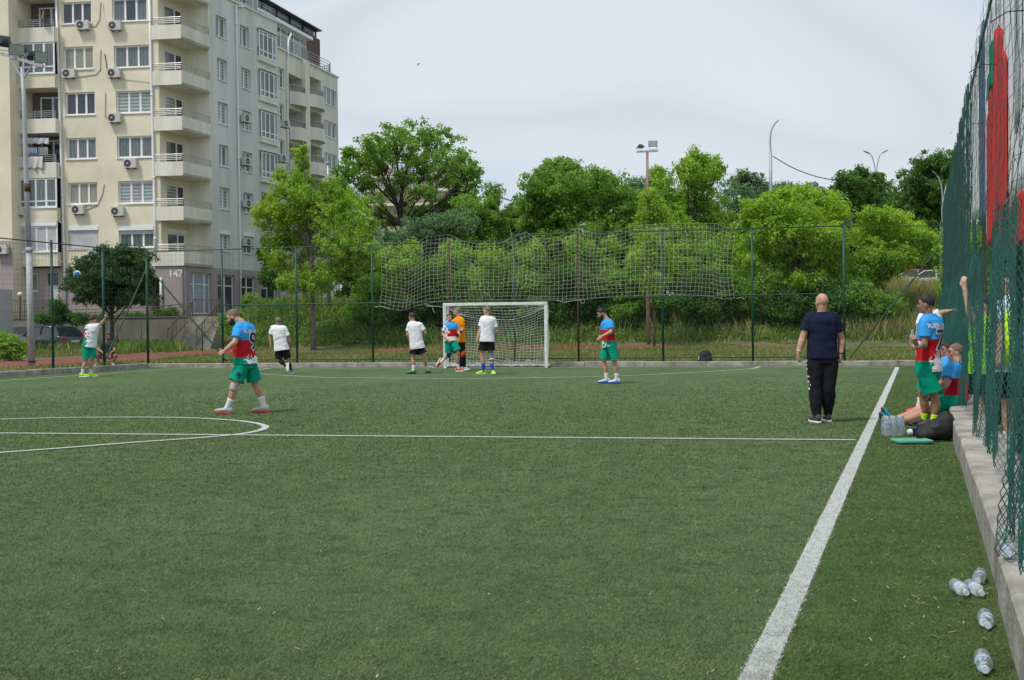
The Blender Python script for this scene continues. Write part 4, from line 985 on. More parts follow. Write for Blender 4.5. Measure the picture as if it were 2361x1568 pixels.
tree('tall two pronged green tree right of the rusty floodlight pole', (1590, 700), 66, [(1605, 370, 20, 22), (1635, 385, 28, 22), (1585, 390, 22, 22), (1612, 410, 40, 28), (1655, 395, 14, 16), (1522, 410, 20, 22), (1520, 445, 26, 28), (1595, 450, 45, 32), (1545, 480, 40, 36), (1620, 490, 50, 36), (1560, 540, 60, 45), (1640, 540, 50, 45)], LL, r=.18, dens=1.25, fill=(1540, 1680, 580, 690, 8, 42), group=B, zj=3, bark=BARK)
tree('olive green tree with brownish tips behind the single curved street lamp', (1750, 700), 88, [(1720, 425, 36, 22), (1715, 408, 22, 10), (1770, 445, 36, 24), (1690, 460, 36, 30), (1810, 450, 28, 22), (1740, 480, 50, 36), (1830, 445, 18, 16)], LB, r=.18, dens=1.2, fill=(1690, 1830, 520, 660, 8, 45), group=B, zj=3)
tree('dark round green tree with a pointed top below the distant double lamp', (1975, 690), 92, [(1980, 405, 18, 18), (1960, 425, 34, 24), (2010, 430, 34, 26), (1985, 460, 60, 36), (2040, 470, 26, 26), (1940, 470, 36, 36), (1985, 510, 70, 45)], LD, r=.2, dens=1.35, fill=(1920, 2050, 540, 640, 8, 45), group=B, size=.19, zj=4)
tree('dark green tree at the right edge beside the tall net', (2170, 690), 82, [(2140, 385, 30, 24), (2180, 380, 34, 26), (2110, 420, 34, 28), (2160, 430, 46, 36), (2090, 460, 36, 30), (2150, 480, 60, 40), (2190, 450, 40, 50), (2150, 530, 60, 45), (2085, 500, 40, 40)], LD, r=.2, dens=1.3, fill=(2080, 2200, 550, 620, 6, 45), group=B, size=.18, zj=4)
tree('small grey brown conifer between the yellow green tree and the dark round tree', (1900, 690), 80, [(1885, 450, 18, 22), (1870, 480, 30, 30), (1915, 480, 26, 34), (1895, 530, 40, 40), (1930, 540, 30, 50)], LB, r=.13, dens=1.2, group=B, name='conifer_tree')
tree('bright yellow green maple spreading behind the fence right of the torn net', (1830, 776), 60, [(1795, 455, 30, 18), (1840, 450, 34, 18), (1890, 460, 34, 18), (1760, 480, 36, 24), (1830, 490, 56, 28), (1920, 490, 32, 22), (1735, 520, 30, 26), (1790, 540, 56, 34), (1880, 540, 56, 34), (1740, 570, 36, 30), (1830, 590, 60, 34), (1920, 570, 30, 40), (1900, 620, 40, 30), (1770, 620, 40, 30), (1840, 650, 56, 26), (1765, 660, 30, 20), (1930, 640, 26, 26)], LY, r=.11, dens=1.35, group=B, zj=2.5, bark=BARK, stems=2, trunk_top=(1835, 600), size=.15)
tree('light green tree at the right end of the fence in front of the parked cars', (2030, 778), 61, [(2010, 500, 30, 20), (2055, 505, 34, 20), (2090, 540, 30, 24), (1995, 540, 34, 26), (2045, 550, 45, 30), (2110, 580, 28, 26), (2010, 590, 36, 30), (2070, 600, 40, 26), (1985, 625, 26, 22), (2020, 640, 36, 22), (2120, 540, 26, 24), (2140, 560, 20, 22)], LY, r=.09, dens=1.25, group=B, zj=2, trunk_top=(2040, 580), size=.15, bark=BARK)
# the tree with the spiky top left of the goal
tree('slender light green tree with upright spiky leader shoots beside the apartment block', (723, 799), 56, [(697, 352, 12, 16), (694, 385, 16, 22), (690, 420, 22, 26), (645, 410, 13, 16), (650, 440, 20, 20), (685, 455, 30, 26), (628, 470, 20, 18), (598, 490, 16, 12), (655, 485, 36, 24), (720, 470, 30, 26), (760, 440, 24, 30), (625, 510, 36, 22), (690, 520, 50, 30), (750, 500, 40, 34), (800, 480, 36, 36), (830, 520, 34, 36), (655, 555, 36, 28), (720, 570, 50, 34), (790, 570, 50, 34), (640, 600, 26, 24), (690, 625, 40, 28), (745, 630, 45, 28), (800, 620, 40, 34), (840, 590, 30, 40), (665, 650, 26, 20), (720, 665, 40, 22)], LL, r=.13, dens=1.2, group=B, zj=2.5, bark=BARKG, trunk_top=(715, 420), size=.13, bare=2, cr=(.2, .38))
tree('round dark green tree half hidden behind the spiky one at the building corner', (620, 735), 68, [(618, 570, 18, 26), (625, 600, 24, 28), (615, 640, 16, 20), (640, 640, 26, 30)], LD, r=.1, dens=1.4, group=B)
tree('dark green cherry tree with a broad low crown in front of the ground floor', (258, 740), 66, [(215, 610, 36, 22), (260, 595, 36, 20), (305, 595, 36, 20), (190, 640, 30, 24), (240, 640, 50, 34), (300, 640, 45, 36), (330, 620, 18, 30), (215, 672, 36, 20), (265, 680, 45, 20), (310, 675, 30, 22), (240, 578, 10, 10), (283, 578, 16, 12), (322, 585, 12, 12), (192, 662, 36, 22), (240, 692, 55, 14), (300, 690, 45, 16), (336, 655, 18, 28), (176, 650, 20, 14), (270, 650, 60, 30)], LC, r=.13, dens=1.7, group=None, zj=2, name='cherry_tree', size=.11, cr=(.2, .36), K=60)
# saplings and undergrowth along the rear fence
U = 'young trees on the bank just beyond the rear fence'
sp = [(900, 775, 590, 700, 40, 'leaning right'), (975, 770, 580, 700, 42, ''), (1050, 772, 570, 690, 44, ''), (1130, 770, 590, 690, 40, ''), (1210, 770, 580, 690, 44, ''), (1375, 782, 560, 680, 46, ''), (1450, 770, 590, 690, 44, ''), (1535, 770, 570, 690, 46, ''), (1612, 782, 575, 680, 44, ''), (1690, 770, 600, 690, 36, '')]
sl_ = ['sapling nearest the spiky tree behind the left end of the torn net', 'sapling left of the rusty fence post, bright leaves behind the torn net', 'sapling directly behind the rusty fence post and left goalpost', 'sapling above the left half of the goal crossbar', 'sapling above the right half of the goal crossbar, sparse leaves', 'sapling with a leaning dark trunk behind the brown fence post right of the goal', 'sapling just left of the rusty floodlight pole, pale leaves', 'sapling just right of the rusty floodlight pole under the two pronged tree', 'sapling with a dark straight trunk above the black backpack', 'sapling at the right end of the torn white net']
for i, (x, yb, y0, y1, r_, _) in enumerate(sp):
    lo = []
    for k in range(7): lo.append((x + random.uniform(-1, 1) * r_, y0 + (y1 - y0) * (k / 6) + random.uniform(-10, 10), random.uniform(.42, .75) * r_, random.uniform(.3, .5) * r_))
    tree(sl_[i], (x + random.uniform(-4, 8), yb), 60 + (i % 3), lo, LL if i % 3 else LY, r=.07 if i not in (5, 8) else .12, dens=1.0, group=U, zj=2, trunk_top=(x, y0 + 30), size=.14, name='young_tree', bark=BARK)
tree('young tree in front of the rusty floodlight pole hiding its middle', (1508, 786), 55.6, [(1505, 470, 18, 20), (1520, 500, 26, 26), (1490, 520, 24, 26), (1505, 560, 36, 30), (1485, 600, 30, 26), (1525, 610, 34, 28), (1500, 650, 34, 26), (1495, 450, 10, 14)], LL, r=.06, dens=.8, group=U, zj=1, trunk_top=(1506, 500), size=.14, name='young_tree', bark=BARK)
for i_, (x_, lab_) in enumerate([(1150, 'broad tree in the back row left of the broad crowned tree'), (1440, 'broad tree in the back row between broad crowned tree and floodlight'), (1560, 'broad back row tree behind the rusty floodlight pole'), (1680, 'broad back row tree filling the gap right of the two pronged tree'), (1870, 'broad back row tree behind the yellow green maple'), (2090, 'broad back row tree behind the light green tree'), (850, 'broad back row tree low behind the slender spiky tree')]):
    y_ = [500, 470, 480, 470, 480, 500, 520][i_]
    tree(lab_, (x_, 690), 86, [(x_ + random.uniform(-55, 55), y_ + 30 + random.uniform(0, 150), random.uniform(34, 50), random.uniform(28, 40)) for _ in range(12)], LD if i_ % 2 else LG, r=.15, dens=.9, group=B, size=.2, zj=3, K=36)
# leafy weeds
u_, d_ = WEEDS; xc_ = (u_ - CX) / FP * d_; x_ = F.x * d_ + RT.x * xc_; y_ = F.y * d_ + RT.y * xc_
keep = rng.random(len(u_)) < np.interp(u_, [560, 1500, 1800, 2260], [1, 1, .6, .35]); x_, y_ = x_[keep], y_[keep]
rad_ = rng.uniform(.16, .42, len(x_)); v_, f_ = leaves_np(np.stack([x_, y_, ground_h(x_, y_) + rad_ * .6], 1), rad_, 34, .10, up=.5, flat=1.1)
tag(npmesh('weeds', v_, f_, leafmat('weed_broadleaf', (.10, .20, .04), (.21, .30, .07), .4, .3)), 'leafy green weeds and brambles covering the bank', None, None, 'stuff')
# dark undergrowth behind
def shrub(label, pts, d, mat, name='shrub', group='shrubs on the bank', dens=1.3, size=.13, K=50):
    px = np.mean([p[0] for p in pts]); return tree(label, (px, 760), d, pts, mat, r=.04, dens=dens, name=name, cat='shrub', group=group, limbs=True, size=size, K=K, trunk_top=(px, np.mean([p[1] for p in pts])), ln='foliage')
for i, (x, lab) in enumerate([(870, 'dark leafy thicket on the bank behind the fence left of the goal'), (1010, 'dark thicket on the bank behind the left goalpost'), (1160, 'shaded thicket on the bank behind the middle of the goal'), (1330, 'shaded thicket on the bank right behind the right goalpost'), (1470, 'dark thicket behind the player in the number 3 shorts'), (1600, 'dark thicket above the backpack'), (1720, 'dark thicket below the end of the torn net'), (1860, 'dark thicket behind the bald man in dark blue'), (1990, 'dark thicket below the light green tree at the right')]):
    shrub(lab, [(x + random.uniform(-60, 60), 690 + random.uniform(-45, 34), random.uniform(24, 44), random.uniform(16, 34)) for _ in range(9)], 59.5, LD if i % 2 else LG)
shrub('bright green bush at the left edge beside the running track', [(20, 790, 22, 16), (42, 800, 18, 14), (8, 805, 20, 16), (30, 815, 24, 12)], 47, LL, group=None)
shrub('overgrown shrubs with yellow flowers climbing the terrace railing', [(130, 705, 12, 14), (142, 720, 14, 14), (150, 735, 26, 12), (180, 735, 24, 10), (110, 738, 20, 8), (95, 735, 14, 8)], 67.5, LD, group=None)
shrub('low shrubs growing along the top of the retaining wall', [(230, 735, 30, 9), (280, 735, 30, 9), (320, 732, 26, 8), (375, 728, 22, 12), (395, 722, 14, 12)], 71, LD, group=None)
shrub('overgrown bushes beside the shop windows and steps', [(585, 705, 16, 22), (560, 735, 26, 20), (610, 725, 26, 24), (540, 760, 22, 16), (650, 735, 26, 26), (600, 765, 36, 18), (520, 745, 12, 16), (690, 745, 30, 24), (760, 750, 36, 22), (820, 745, 40, 26)], 66, LG, group=None)

for i_, (x_, d_, lab_) in enumerate([(2260, 34, 'leafy tree outside the right net, farthest along'), (2330, 27, 'leafy tree outside the right net behind the raised arm'), (2400, 20, 'leafy tree outside the right net behind the nearest spectator')]):
    tree(lab_, (x_, 780), d_, [(x_ + random.uniform(-50, 60), random.uniform(520, 735), random.uniform(34, 55), random.uniform(30, 45)) for _ in range(9)], LG, r=.07, dens=1.3, group='trees outside the right net', zj=.6, size=.12, K=40, bark=BARK)
# ================= people =================
Z = V(0, 0, 1)
SKIN = M('skin', (.52, .29, .20), .5, .08, 9, spec=.4); SKIN2 = M('skin_tanned', (.36, .19, .12), .5, .08, 9); SKIN3 = M('skin_pale', (.58, .37, .28), .5, .08, 9)
for m_ in (SKIN, SKIN2, SKIN3): m_.node_tree.nodes['Principled BSDF'].inputs['Subsurface Weight'].default_value = .08
HAIRD = M('hair_dark', (.018, .013, .011), .6, .4, 40); HAIRG = M('hair_grey', (.16, .155, .15), .6, .3, 60); HAIRB = M('hair_brown', (.05, .032, .022), .6, .3, 40); STUB = M('hair_stubble', (.20, .12, .09), .7, .2, 60)
def cloth(name, col, rough=.85, var=.05): return M(name, col, rough, var, 3, bump=.25, bs=260, spec=.15)
WTEE = cloth('white_tee', (.80, .80, .84)); NAVY = cloth('navy_tee', (.012, .018, .045)); BLK = cloth('black_cloth', (.012, .012, .014)); TRK = cloth('tracksuit', (.018, .018, .022)); GRN = cloth('green_shorts', (.0, .29, .19)); ORG = cloth('orange_jersey', (.85, .27, .01)); GRYT = cloth('grey_tee', (.06, .065, .06)); NEON = cloth('neon_yellow', (.55, .85, .02)); NEONG = cloth('neon_green', (.30, .75, .05)); BLUS = cloth('blue_sock', (.02, .07, .45)); WSOCK = cloth('white_sock', (.75, .75, .77)); BSOCK = cloth('black_sock', (.02, .02, .025)); RED = cloth('red_cloth', (.55, .02, .03)); SILV = M('silver_shoe', (.45, .46, .46), .4, .1); CYAN = M('cyan_shoe', (.02, .38, .55), .4, .1); GRNS = M('green_shoe', (.05, .35, .08), .4, .1); REDS = M('red_shoe', (.65, .03, .03), .4, .1); MINT = M('mint_shoe', (.55, .70, .68), .4, .1); GSHOE = M('grey_shoe', (.07, .065, .065), .7, .1); BAND = cloth('bandage', (.60, .48, .43)); GBAND = cloth('grey_knee_band', (.22, .23, .24)); PINKP = cloth('pink_print', (.5, .25, .32), var=.3); LBLU = cloth('pale_blue', (.5, .68, .70))
def kit(name, z1, z2, wh=None, zs=0, slope=(0, 0), low=(.0, .27, .17)):
    """blue over red over green jersey; wh = (direction x, y, offset) of the white splash"""
    m = cloth(name, (.5, .5, .5)); t = m.node_tree; b = t.nodes['Principled BSDF']; n = t.nodes.new; l = t.links.new
    tcn = n('ShaderNodeTexCoord'); sx = n('ShaderNodeSeparateXYZ'); l(tcn.outputs['Object'], sx.inputs[0])
    nz_ = n('ShaderNodeTexNoise'); nz_.inputs['Scale'].default_value = 11; nz_.inputs['Detail'].default_value = 4; l(tcn.outputs['Object'], nz_.inputs['Vector'])
    def math_(op, a, c=None):
        q = n('ShaderNodeMath'); q.operation = op
        for i, v_ in enumerate((a, c)):
            if v_ is None: continue
            if isinstance(v_, (int, float)): q.inputs[i].default_value = v_
            else: l(v_, q.inputs[i])
        return q.outputs[0]
    zz = math_('ADD', sx.outputs[2], math_('ADD', math_('MULTIPLY', sx.outputs[0], slope[0]), math_('MULTIPLY', sx.outputs[1], slope[1])))
    def mix(f, a, c):
        q = n('ShaderNodeMix'); q.data_type = 'RGBA'; l(f, q.inputs[0])
        for i, v_ in ((6, a), (7, c)):
            if isinstance(v_, tuple): q.inputs[i].default_value = v_ + (1,)
            else: l(v_, q.inputs[i])
        return q.outputs[2]
    c = mix(math_('GREATER_THAN', zz, z1), low, (.52, .015, .025))
    c = mix(math_('GREATER_THAN', zz, z2), c, (.05, .36, .82))
    if wh:
        dd_ = math_('ADD', math_('MULTIPLY', sx.outputs[0], wh[0]), math_('MULTIPLY', sx.outputs[1], wh[1]))
        w = math_('ADD', math_('ADD', dd_, -wh[2]), math_('MULTIPLY', math_('ADD', nz_.outputs['Fac'], -.5), (wh[3] if len(wh) > 3 else .5) * 1.7))
        msk = math_('GREATER_THAN', w, 0)
        if len(wh) > 4: msk = math_('MULTIPLY', msk, math_('LESS_THAN', math_('ADD', zz, math_('MULTIPLY', math_('ADD', nz_.outputs['Fac'], -.5), .5)), wh[4]))
        c = mix(msk, c, (.78, .78, .82))
    l(c, b.inputs['Base Color']); return m
def remesh(mb, name, mat, parent, vox, smooth=4, wr=0, seed=0, off=None, keep=None, fold=1.0):
    me = bpy.data.meshes.new('tmp'); me.from_pydata([tuple(p) for p in mb.v], [], mb.f); ob = bpy.data.objects.new('tmp', me); COL.objects.link(ob)
    md = ob.modifiers.new('r', 'REMESH'); md.mode = 'VOXEL'; md.voxel_size = vox
    if smooth: sm = ob.modifiers.new('s', 'SMOOTH'); sm.iterations = smooth; sm.factor = .5
    bpy.context.view_layer.update(); m2 = bpy.data.meshes.new_from_object(ob.evaluated_get(bpy.context.evaluated_depsgraph_get()))
    bpy.data.objects.remove(ob); bpy.data.meshes.remove(me)
    m2.name = name
    if wr:
        bm = bmesh.new(); bm.from_mesh(m2); bm.normal_update()
        for v in bm.verts:
            p = v.co; s_ = V(seed, seed * 2, 0)
            w = noise.noise(V(p.x * 7, p.y * 7, p.z * 11) + s_) * .6 + noise.noise(V(p.x * 16, p.y * 16, p.z * 9) + s_) * .4 + abs(noise.noise(V(p.x * 5 + p.z * 9, p.y * 5, p.z * 6 - p.x * 7) + s_)) * .5
            v.co += v.normal * w * wr
        bm.to_mesh(m2); bm.free()
    if off is not None: m2.transform(Matrix.Translation(-Vector(off)))
    return link(name, m2, mat, parent, True)
def cut(o, O, co, no, near=None, rad=.2):
    bm = bmesh.new(); bm.from_mesh(o.data); co = Vector(co) - O
    if near is None: geom = bm.verts[:] + bm.edges[:] + bm.faces[:]; bmesh.ops.bisect_plane(bm, geom=geom, plane_co=co, plane_no=no, clear_outer=True)
    else:
        fs = [f for f in bm.faces if (f.calc_center_median() - co).length < rad and (f.calc_center_median() - co).dot(no) > -.08]
        es = {e for f in fs for e in f.edges}; vs = {v for f in fs for v in f.verts}
        bmesh.ops.bisect_plane(bm, geom=list(vs) + list(es) + fs, plane_co=co, plane_no=no, clear_outer=False)
        dl = [v for v in bm.verts if (v.co - co).length < rad and (v.co - co).dot(no) > 1e-5]
        bmesh.ops.delete(bm, geom=dl, context='VERTS')
    bm.to_mesh(o.data); bm.free()
def tw(a, b, t): return a.lerp(b, t)
def limb(mb, a, b, prof, n=14, bulge=None):
    """tapered limb; prof = [(t, radius)]"""
    pts = [tw(a, b, t) + (bulge * math.sin(math.pi * max(0, min(1, t))) if bulge is not None else V(0, 0, 0)) for t, r in prof]; mb.tube(pts, [r for t, r in prof], n)
def ering(c, xa, ya, rx, ry, n=22, sq=2.3):
    o = []
    for k in range(n):
        a = 2 * math.pi * k / n; ca, sa = math.cos(a), math.sin(a)
        o.append(c + xa * (rx * abs(ca) ** (2 / sq) * (1 if ca >= 0 else -1)) + ya * (ry * abs(sa) ** (2 / sq) * (1 if sa >= 0 else -1)))
    return o
def hand(mb, w, d, nrm_, side, curl=.5, s=1.0):
    """w wrist, d along the hand, nrm_ out of the palm, side towards the thumb"""
    d = d.normalized(); side = (side - d * side.dot(d)).normalized(); nrm_ = d.cross(side).normalized() if nrm_ is None else (nrm_ - d * nrm_.dot(d)).normalized()
    side = nrm_.cross(d).normalized() * (1 if side.dot(nrm_.cross(d)) > 0 else -1)
    mb.rings([ering(w - d * .01, side, nrm_, .028 * s, .021 * s, 12), ering(w + d * .03 * s, side, nrm_, .037 * s, .018 * s, 12), ering(w + d * .075 * s, side, nrm_, .043 * s, .016 * s, 12), ering(w + d * .098 * s, side, nrm_, .040 * s, .012 * s, 12)])
    for i, (o, ln, r) in enumerate(((.030, .074, .0095), (.010, .082, .0098), (-.011, .076, .0095), (-.031, .060, .0085))):
        p = w + d * .088 * s + side * o * s; pts = [p - d * .02]; a = 0
        for j, f_ in enumerate((.45, .32, .25)):
            a += curl * (.75, 1.0, .8)[j] * (1 + .12 * i); p = p + (d * math.cos(a) + nrm_ * math.sin(a)) * ln * f_ * s; pts.append(p)
        mb.tube(pts, [r * s, r * s, r * .92 * s, r * .75 * s], 8)
    p = w + d * .028 * s + side * .030 * s; q = p + (d * .5 + side * .75 + nrm_ * .35).normalized() * .045 * s; e = q + (d * .8 + side * (.25 - curl * .4) + nrm_ * (.3 + curl * .4)).normalized() * .036 * s
    mb.tube([p - side * .012, p, q, e], [.012 * s, .013 * s, .0105 * s, .008 * s], 8)
def person(label, d, J, face=(180, 0), feet=None, outfit=None, build=1.0, skin=None, hair=None, loc=None, group=None, hcurl=(.6, .6), gender=0, kitmat=None, belly=0.0, beard=None, glove=None, headroll=0, ears=True, hairlow=.35, seed=1, wear=None, hgt=None):
    Q = {}
    for k, v in J.items():
        Q[k] = P(v[0], v[1], d + (v[2] if len(v) > 2 else 0))
    root = Q['hl'].lerp(Q['hr'], .5); root = V(root.x, root.y, 0.0); root.z = gh(root) if outd(np.array([root.x]), np.array([root.y]))[0] > .2 else 0
    t = thing('person', label, 'person', tuple(root), group=group); O = t.location.copy()
    skin = skin or SKIN
    gz = root.z if root.z > 0.02 else 0
    fdir = {}
    for s_, key in (('l', 'al'), ('r', 'ar')):
        a, pitch, planted = feet[s_]
        if planted: Q[key].z = gz + .095
        hd = (RT * math.cos(R(a)) + Vector((F.x, F.y, 0)) * math.sin(R(a))); hd.z = 0; hd.normalize()
        fdir[s_] = hd * math.cos(R(pitch)) - Z * math.sin(R(pitch))
    b_ = build
    pel = Q['hl'].lerp(Q['hr'], .5); nk = Q['nk']; sh = Q['sl'].lerp(Q['sr'], .5)
    xh = (Q['hr'] - Q['hl']).normalized(); xs_ = (Q['sr'] - Q['sl']).normalized()
    # forward direction of the chest: from the right-left axis and up
    upv = (nk - pel).normalized(); fw = upv.cross(xs_).normalized() * 1.0        # facing: left on the left
    fw = -fw if False else fw
    sec = [(-.34, .10, .09), (-.22, .142, .108), (-.08, .150, .112), (.02, .158, .118), (.2, .146, .108), (.38, .138, .104), (.55, .150, .108), (.72, .165, .114), (.86, .172, .110), (.95, .150, .092), (1.0, .105, .074), (1.05, .066, .062)]
    def torso(mb, inf, t0=-1, t1=2, flare=0, front=0, n=26, cap=True):
        rg = []
        for tt, rx, ry in sec:
            if tt < t0 or tt > t1: continue
            k = max(0, min(1, tt)); xa = xh.lerp(xs_, k).normalized(); c = pel.lerp(nk, tt) if tt < .95 else pel.lerp(nk, tt)
            w = max(0, min(1, (tt - .35) / .5)); c = c + (sh - pel.lerp(nk, .93)) * w * .5
            ya = upv.cross(xa).normalized(); bl = belly * math.exp(-((tt - .28) / .22) ** 2)
            if tt > .97: inf = min(inf, .014)
            rg.append(ering(c + ya * bl * .55, xa, ya, (rx * b_ + inf + flare * (1 - k) + bl * .35), (ry * b_ + inf + flare * (1 - k) + bl * .55), n))
        mb.rings(rg, cap)
    hc = Q['hd']; hyaw, hp = face
    hf = (-(Vector((F.x, F.y, 0)).normalized()) * math.cos(R(hyaw)) + Vector((RT.x, RT.y, 0)).normalized() * math.sin(R(hyaw))).normalized()
    hx = hf.cross(Z).normalized(); hfp = (hf * math.cos(R(hp)) - Z * math.sin(R(hp))); hu = hx.cross(hfp).normalized(); hf = hfp
    if headroll: q_ = Matrix.Rotation(R(headroll), 3, hf); hx = q_ @ hx; hu = q_ @ hu
    AX = (hx, hf, hu)
    mb = MB(); torso(mb, -.004, -.18)
    mb.tube([nk - upv * .06, nk + upv * .01, hc - hu * .03 - hf * .02], [.07, .060 * b_, .056 * b_], 14)
    # head
    mb.ball(hc + hu * .025 - hf * .008, (.077, .098, .095), AX, 22, 14); mb.ball(hc - hu * .045 + hf * .018, (.060, .072, .075), AX, 20, 12); mb.ball(hc - hu * .088 + hf * .060, (.034, .026, .024), AX, 12, 8)
    mb.tube([hc + hu * .012 + hf * .088, hc - hu * .018 + hf * .108, hc - hu * .034 + hf * .100], [.010, .014, .016], 8)
    mb.ball(hc + hu * .028 + hf * .080, (.052, .016, .012), AX, 12, 6); mb.ball(hc - hu * .060 + hf * .086, (.024, .012, .011), AX, 10, 6)
    for s_ in (-1, 1): mb.ball(hc + hx * .079 * s_ - hf * .004 - hu * .012, (.010, .020, .032), AX, 10, 8); mb.ball(hc + hx * .040 * s_ - hu * .022 + hf * .062, (.022, .02, .022), AX, 10, 6)
    arms = {}
    for s_ in 'lr':
        S, E, Wr = Q['s' + s_], Q['e' + s_], Q['w' + s_]
        inn = (nk - S).normalized()
        mb.ball(S + inn * .012, .062 * b_, nu=14, nv=9)
        limb(mb, S, E, [(-.05, .05 * b_), (.12, .058 * b_), (.4, .053 * b_), (.75, .044 * b_), (1, .042 * b_)]); mb.ball(E, .042 * b_, nu=12, nv=8)
        limb(mb, E, Wr, [(0, .042 * b_), (.25, .046 * b_), (.6, .036 * b_), (1.0, .028 * b_)])
        limb(mb, S + inn * .10 * 1, S, [(0, .06 * b_), (1, .055 * b_)])
        hd_ = (Wr - E).normalized() if 'f' + s_ not in Q else (Q['f' + s_] - Wr).normalized()
        tocam = -Vector((F.x, F.y, 0)).normalized(); pn = (pel.lerp(nk, .4) - Wr); pn = (pn - hd_ * pn.dot(hd_)).normalized() if pn.length > .1 else tocam
        arms[s_] = (S, E, Wr, hd_, pn, fw)
        if not (glove and s_ in glove): hand(mb, Wr, hd_, pn, fw, hcurl[0 if s_ == 'l' else 1])
    for s_ in 'lr':
        H, Kn, A = Q['h' + s_], Q['k' + s_], Q['a' + s_]
        mb.ball(H, .092 * b_, nu=14, nv=9); limb(mb, H, Kn, [(-.05, .08 * b_), (.1, .094 * b_), (.35, .088 * b_), (.7, .066 * b_), (.92, .056 * b_), (1, .056 * b_)], 16); mb.ball(Kn, .056 * b_, nu=12, nv=8)
        back = -(fdir[s_] - (A - Kn).normalized() * fdir[s_].dot((A - Kn).normalized())).normalized()
        limb(mb, Kn, A, [(0, .054 * b_), (.15, .054 * b_), (.32, .060 * b_), (.55, .050 * b_), (.82, .036 * b_), (1, .037 * b_)], 16, bulge=back * .018)
        mb.tube([A - (A - Kn).normalized() * .02, A + fdir[s_] * .01 + (A - Kn).normalized() * .02, A + fdir[s_] * .05 + (A - Kn).normalized() * .05], [.036, .032, .022], 10)
    bod = remesh(mb, 'body', skin, t, .0085, 3, off=O)
    # face details
    for s_ in (-1, 1):
        e = MB(); e.ball(hc + hx * .031 * s_ + hu * .006 + hf * .083, (.013, .008, .008), AX, 10, 6); e.build('eye', M('eye_dark', (.03, .025, .02), .3, .2), t, True, off=O)
        e = MB(); e.tube([hc + hx * .014 * s_ + hu * .030 + hf * .094, hc + hx * .034 * s_ + hu * .036 + hf * .091, hc + hx * .052 * s_ + hu * .028 + hf * .078], [.004, .0055, .003], 6); e.build('eyebrow', hair or HAIRB, t, True, off=O)
    e = MB(); e.tube([hc - hx * .022 - hu * .058 + hf * .096, hc - hu * .060 + hf * .100, hc + hx * .022 - hu * .058 + hf * .096], [.003, .0055, .003], 6); e.build('mouth', M('lips', (.30, .11, .09), .5, .1), t, True, off=O)
    if hair is not None:
        e = MB(); sc = 1.035 if hair is STUB else 1.06; cH = hc + hu * .027 - hf * .010; nu_, nv_ = 36, 24; rg = []
        vs, fs, idx = [], [], {}
        for j in range(nv_ + 1):
            for i in range(nu_):
                th = math.pi * j / nv_ - math.pi / 2; ph = 2 * math.pi * i / nu_
                l = V(math.cos(th) * math.cos(ph), math.cos(th) * math.sin(ph), math.sin(th))
                # hair line: lower at the back, high at the front
                lim = -.62 + (l.y + 1) * .36 + (.42 if l.y > .25 else 0) * min(1, (l.y - .25) * 3 + .01) - hairlow + .35
                k = sc + (noise.noise(l * 6 + V(seed, 0, 0)) * .03 + noise.noise(l * 17) * .02 if hair is not STUB else 0)
                if hair in (HAIRD, HAIRB) and l.z > .2: k += .035 + .03 * noise.noise(l * 9)
                if l.z < lim: k = .9
                vs.append(cH + (hx * l.x * .077 + hf * l.y * .098 + hu * l.z * .095) * k)
                idx[(j, i)] = l.z >= lim
        for j in range(nv_):
            for i in range(nu_):
                i2 = (i + 1) % nu_
                if idx[(j, i)] or idx[(j, i2)] or idx[(j + 1, i)] or idx[(j + 1, i2)]: fs.append((j * nu_ + i, j * nu_ + i2, (j + 1) * nu_ + i2, (j + 1) * nu_ + i))
        e.add(vs, fs); e.build('hair', hair, t, True, off=O)
    if beard:
        e = MB(); e.ball(hc - hu * .075 + hf * .036, (.061, .064, .046), AX, 18, 10); e.ball(hc - hu * .092 + hf * .070, (.036, .034, .032), AX, 14, 8)
        for s_ in (-1, 1): e.ball(hc + hx * .056 * s_ - hu * .045 + hf * .02, (.018, .035, .04), AX, 10, 8)
        remesh(e, 'beard', beard, t, .008, 2, off=O)
    if glove:
        for s_ in glove:
            S, E, Wr, hd_, pn, f_ = arms[s_]; e = MB(); hand(e, Wr + hd_ * .01, hd_, pn, f_, .15 if s_ == 'r' else .5, 1.35); limb(e, Wr - hd_ * .08, Wr + hd_ * .02, [(0, .04), (1, .042)]); remesh(e, 'glove', BLK, t, .010, 2, off=O)
    o = outfit; res = {'O': O, 't': t, 'fw': fw, 'up': upv, 'xs': xs_, 'pel': pel, 'nk': nk, 'Q': Q, 'hc': hc, 'arms': arms, 'fd': fdir}
    def hang(mb, H, Kn, frac, r0, r1):
        limb(mb, H, H.lerp(Kn, frac), [(-.08, r0), (.25, r0 + .004), (.7, (r0 + r1) / 2), (1, r1), (1.12, r1 + .002)], 20)
    if o.get('shorts'):
        m_, frac, r1 = o['shorts']; mb = MB(); torso(mb, .012, -.2, .21)
        for s_ in 'lr': mb.ball(Q['h' + s_], .108 * b_, nu=14, nv=9)
        for s_ in 'lr': hang(mb, Q['h' + s_], Q['k' + s_], frac, .104 * b_, r1)
        res['shorts'] = remesh(mb, 'shorts', m_, t, .010, 3, .013, seed, off=O)
        for s_ in 'lr':
            H, Kn = Q['h' + s_], Q['k' + s_]; cut(res['shorts'], O, H.lerp(Kn, frac), (Kn - H).normalized(), 1, .16)
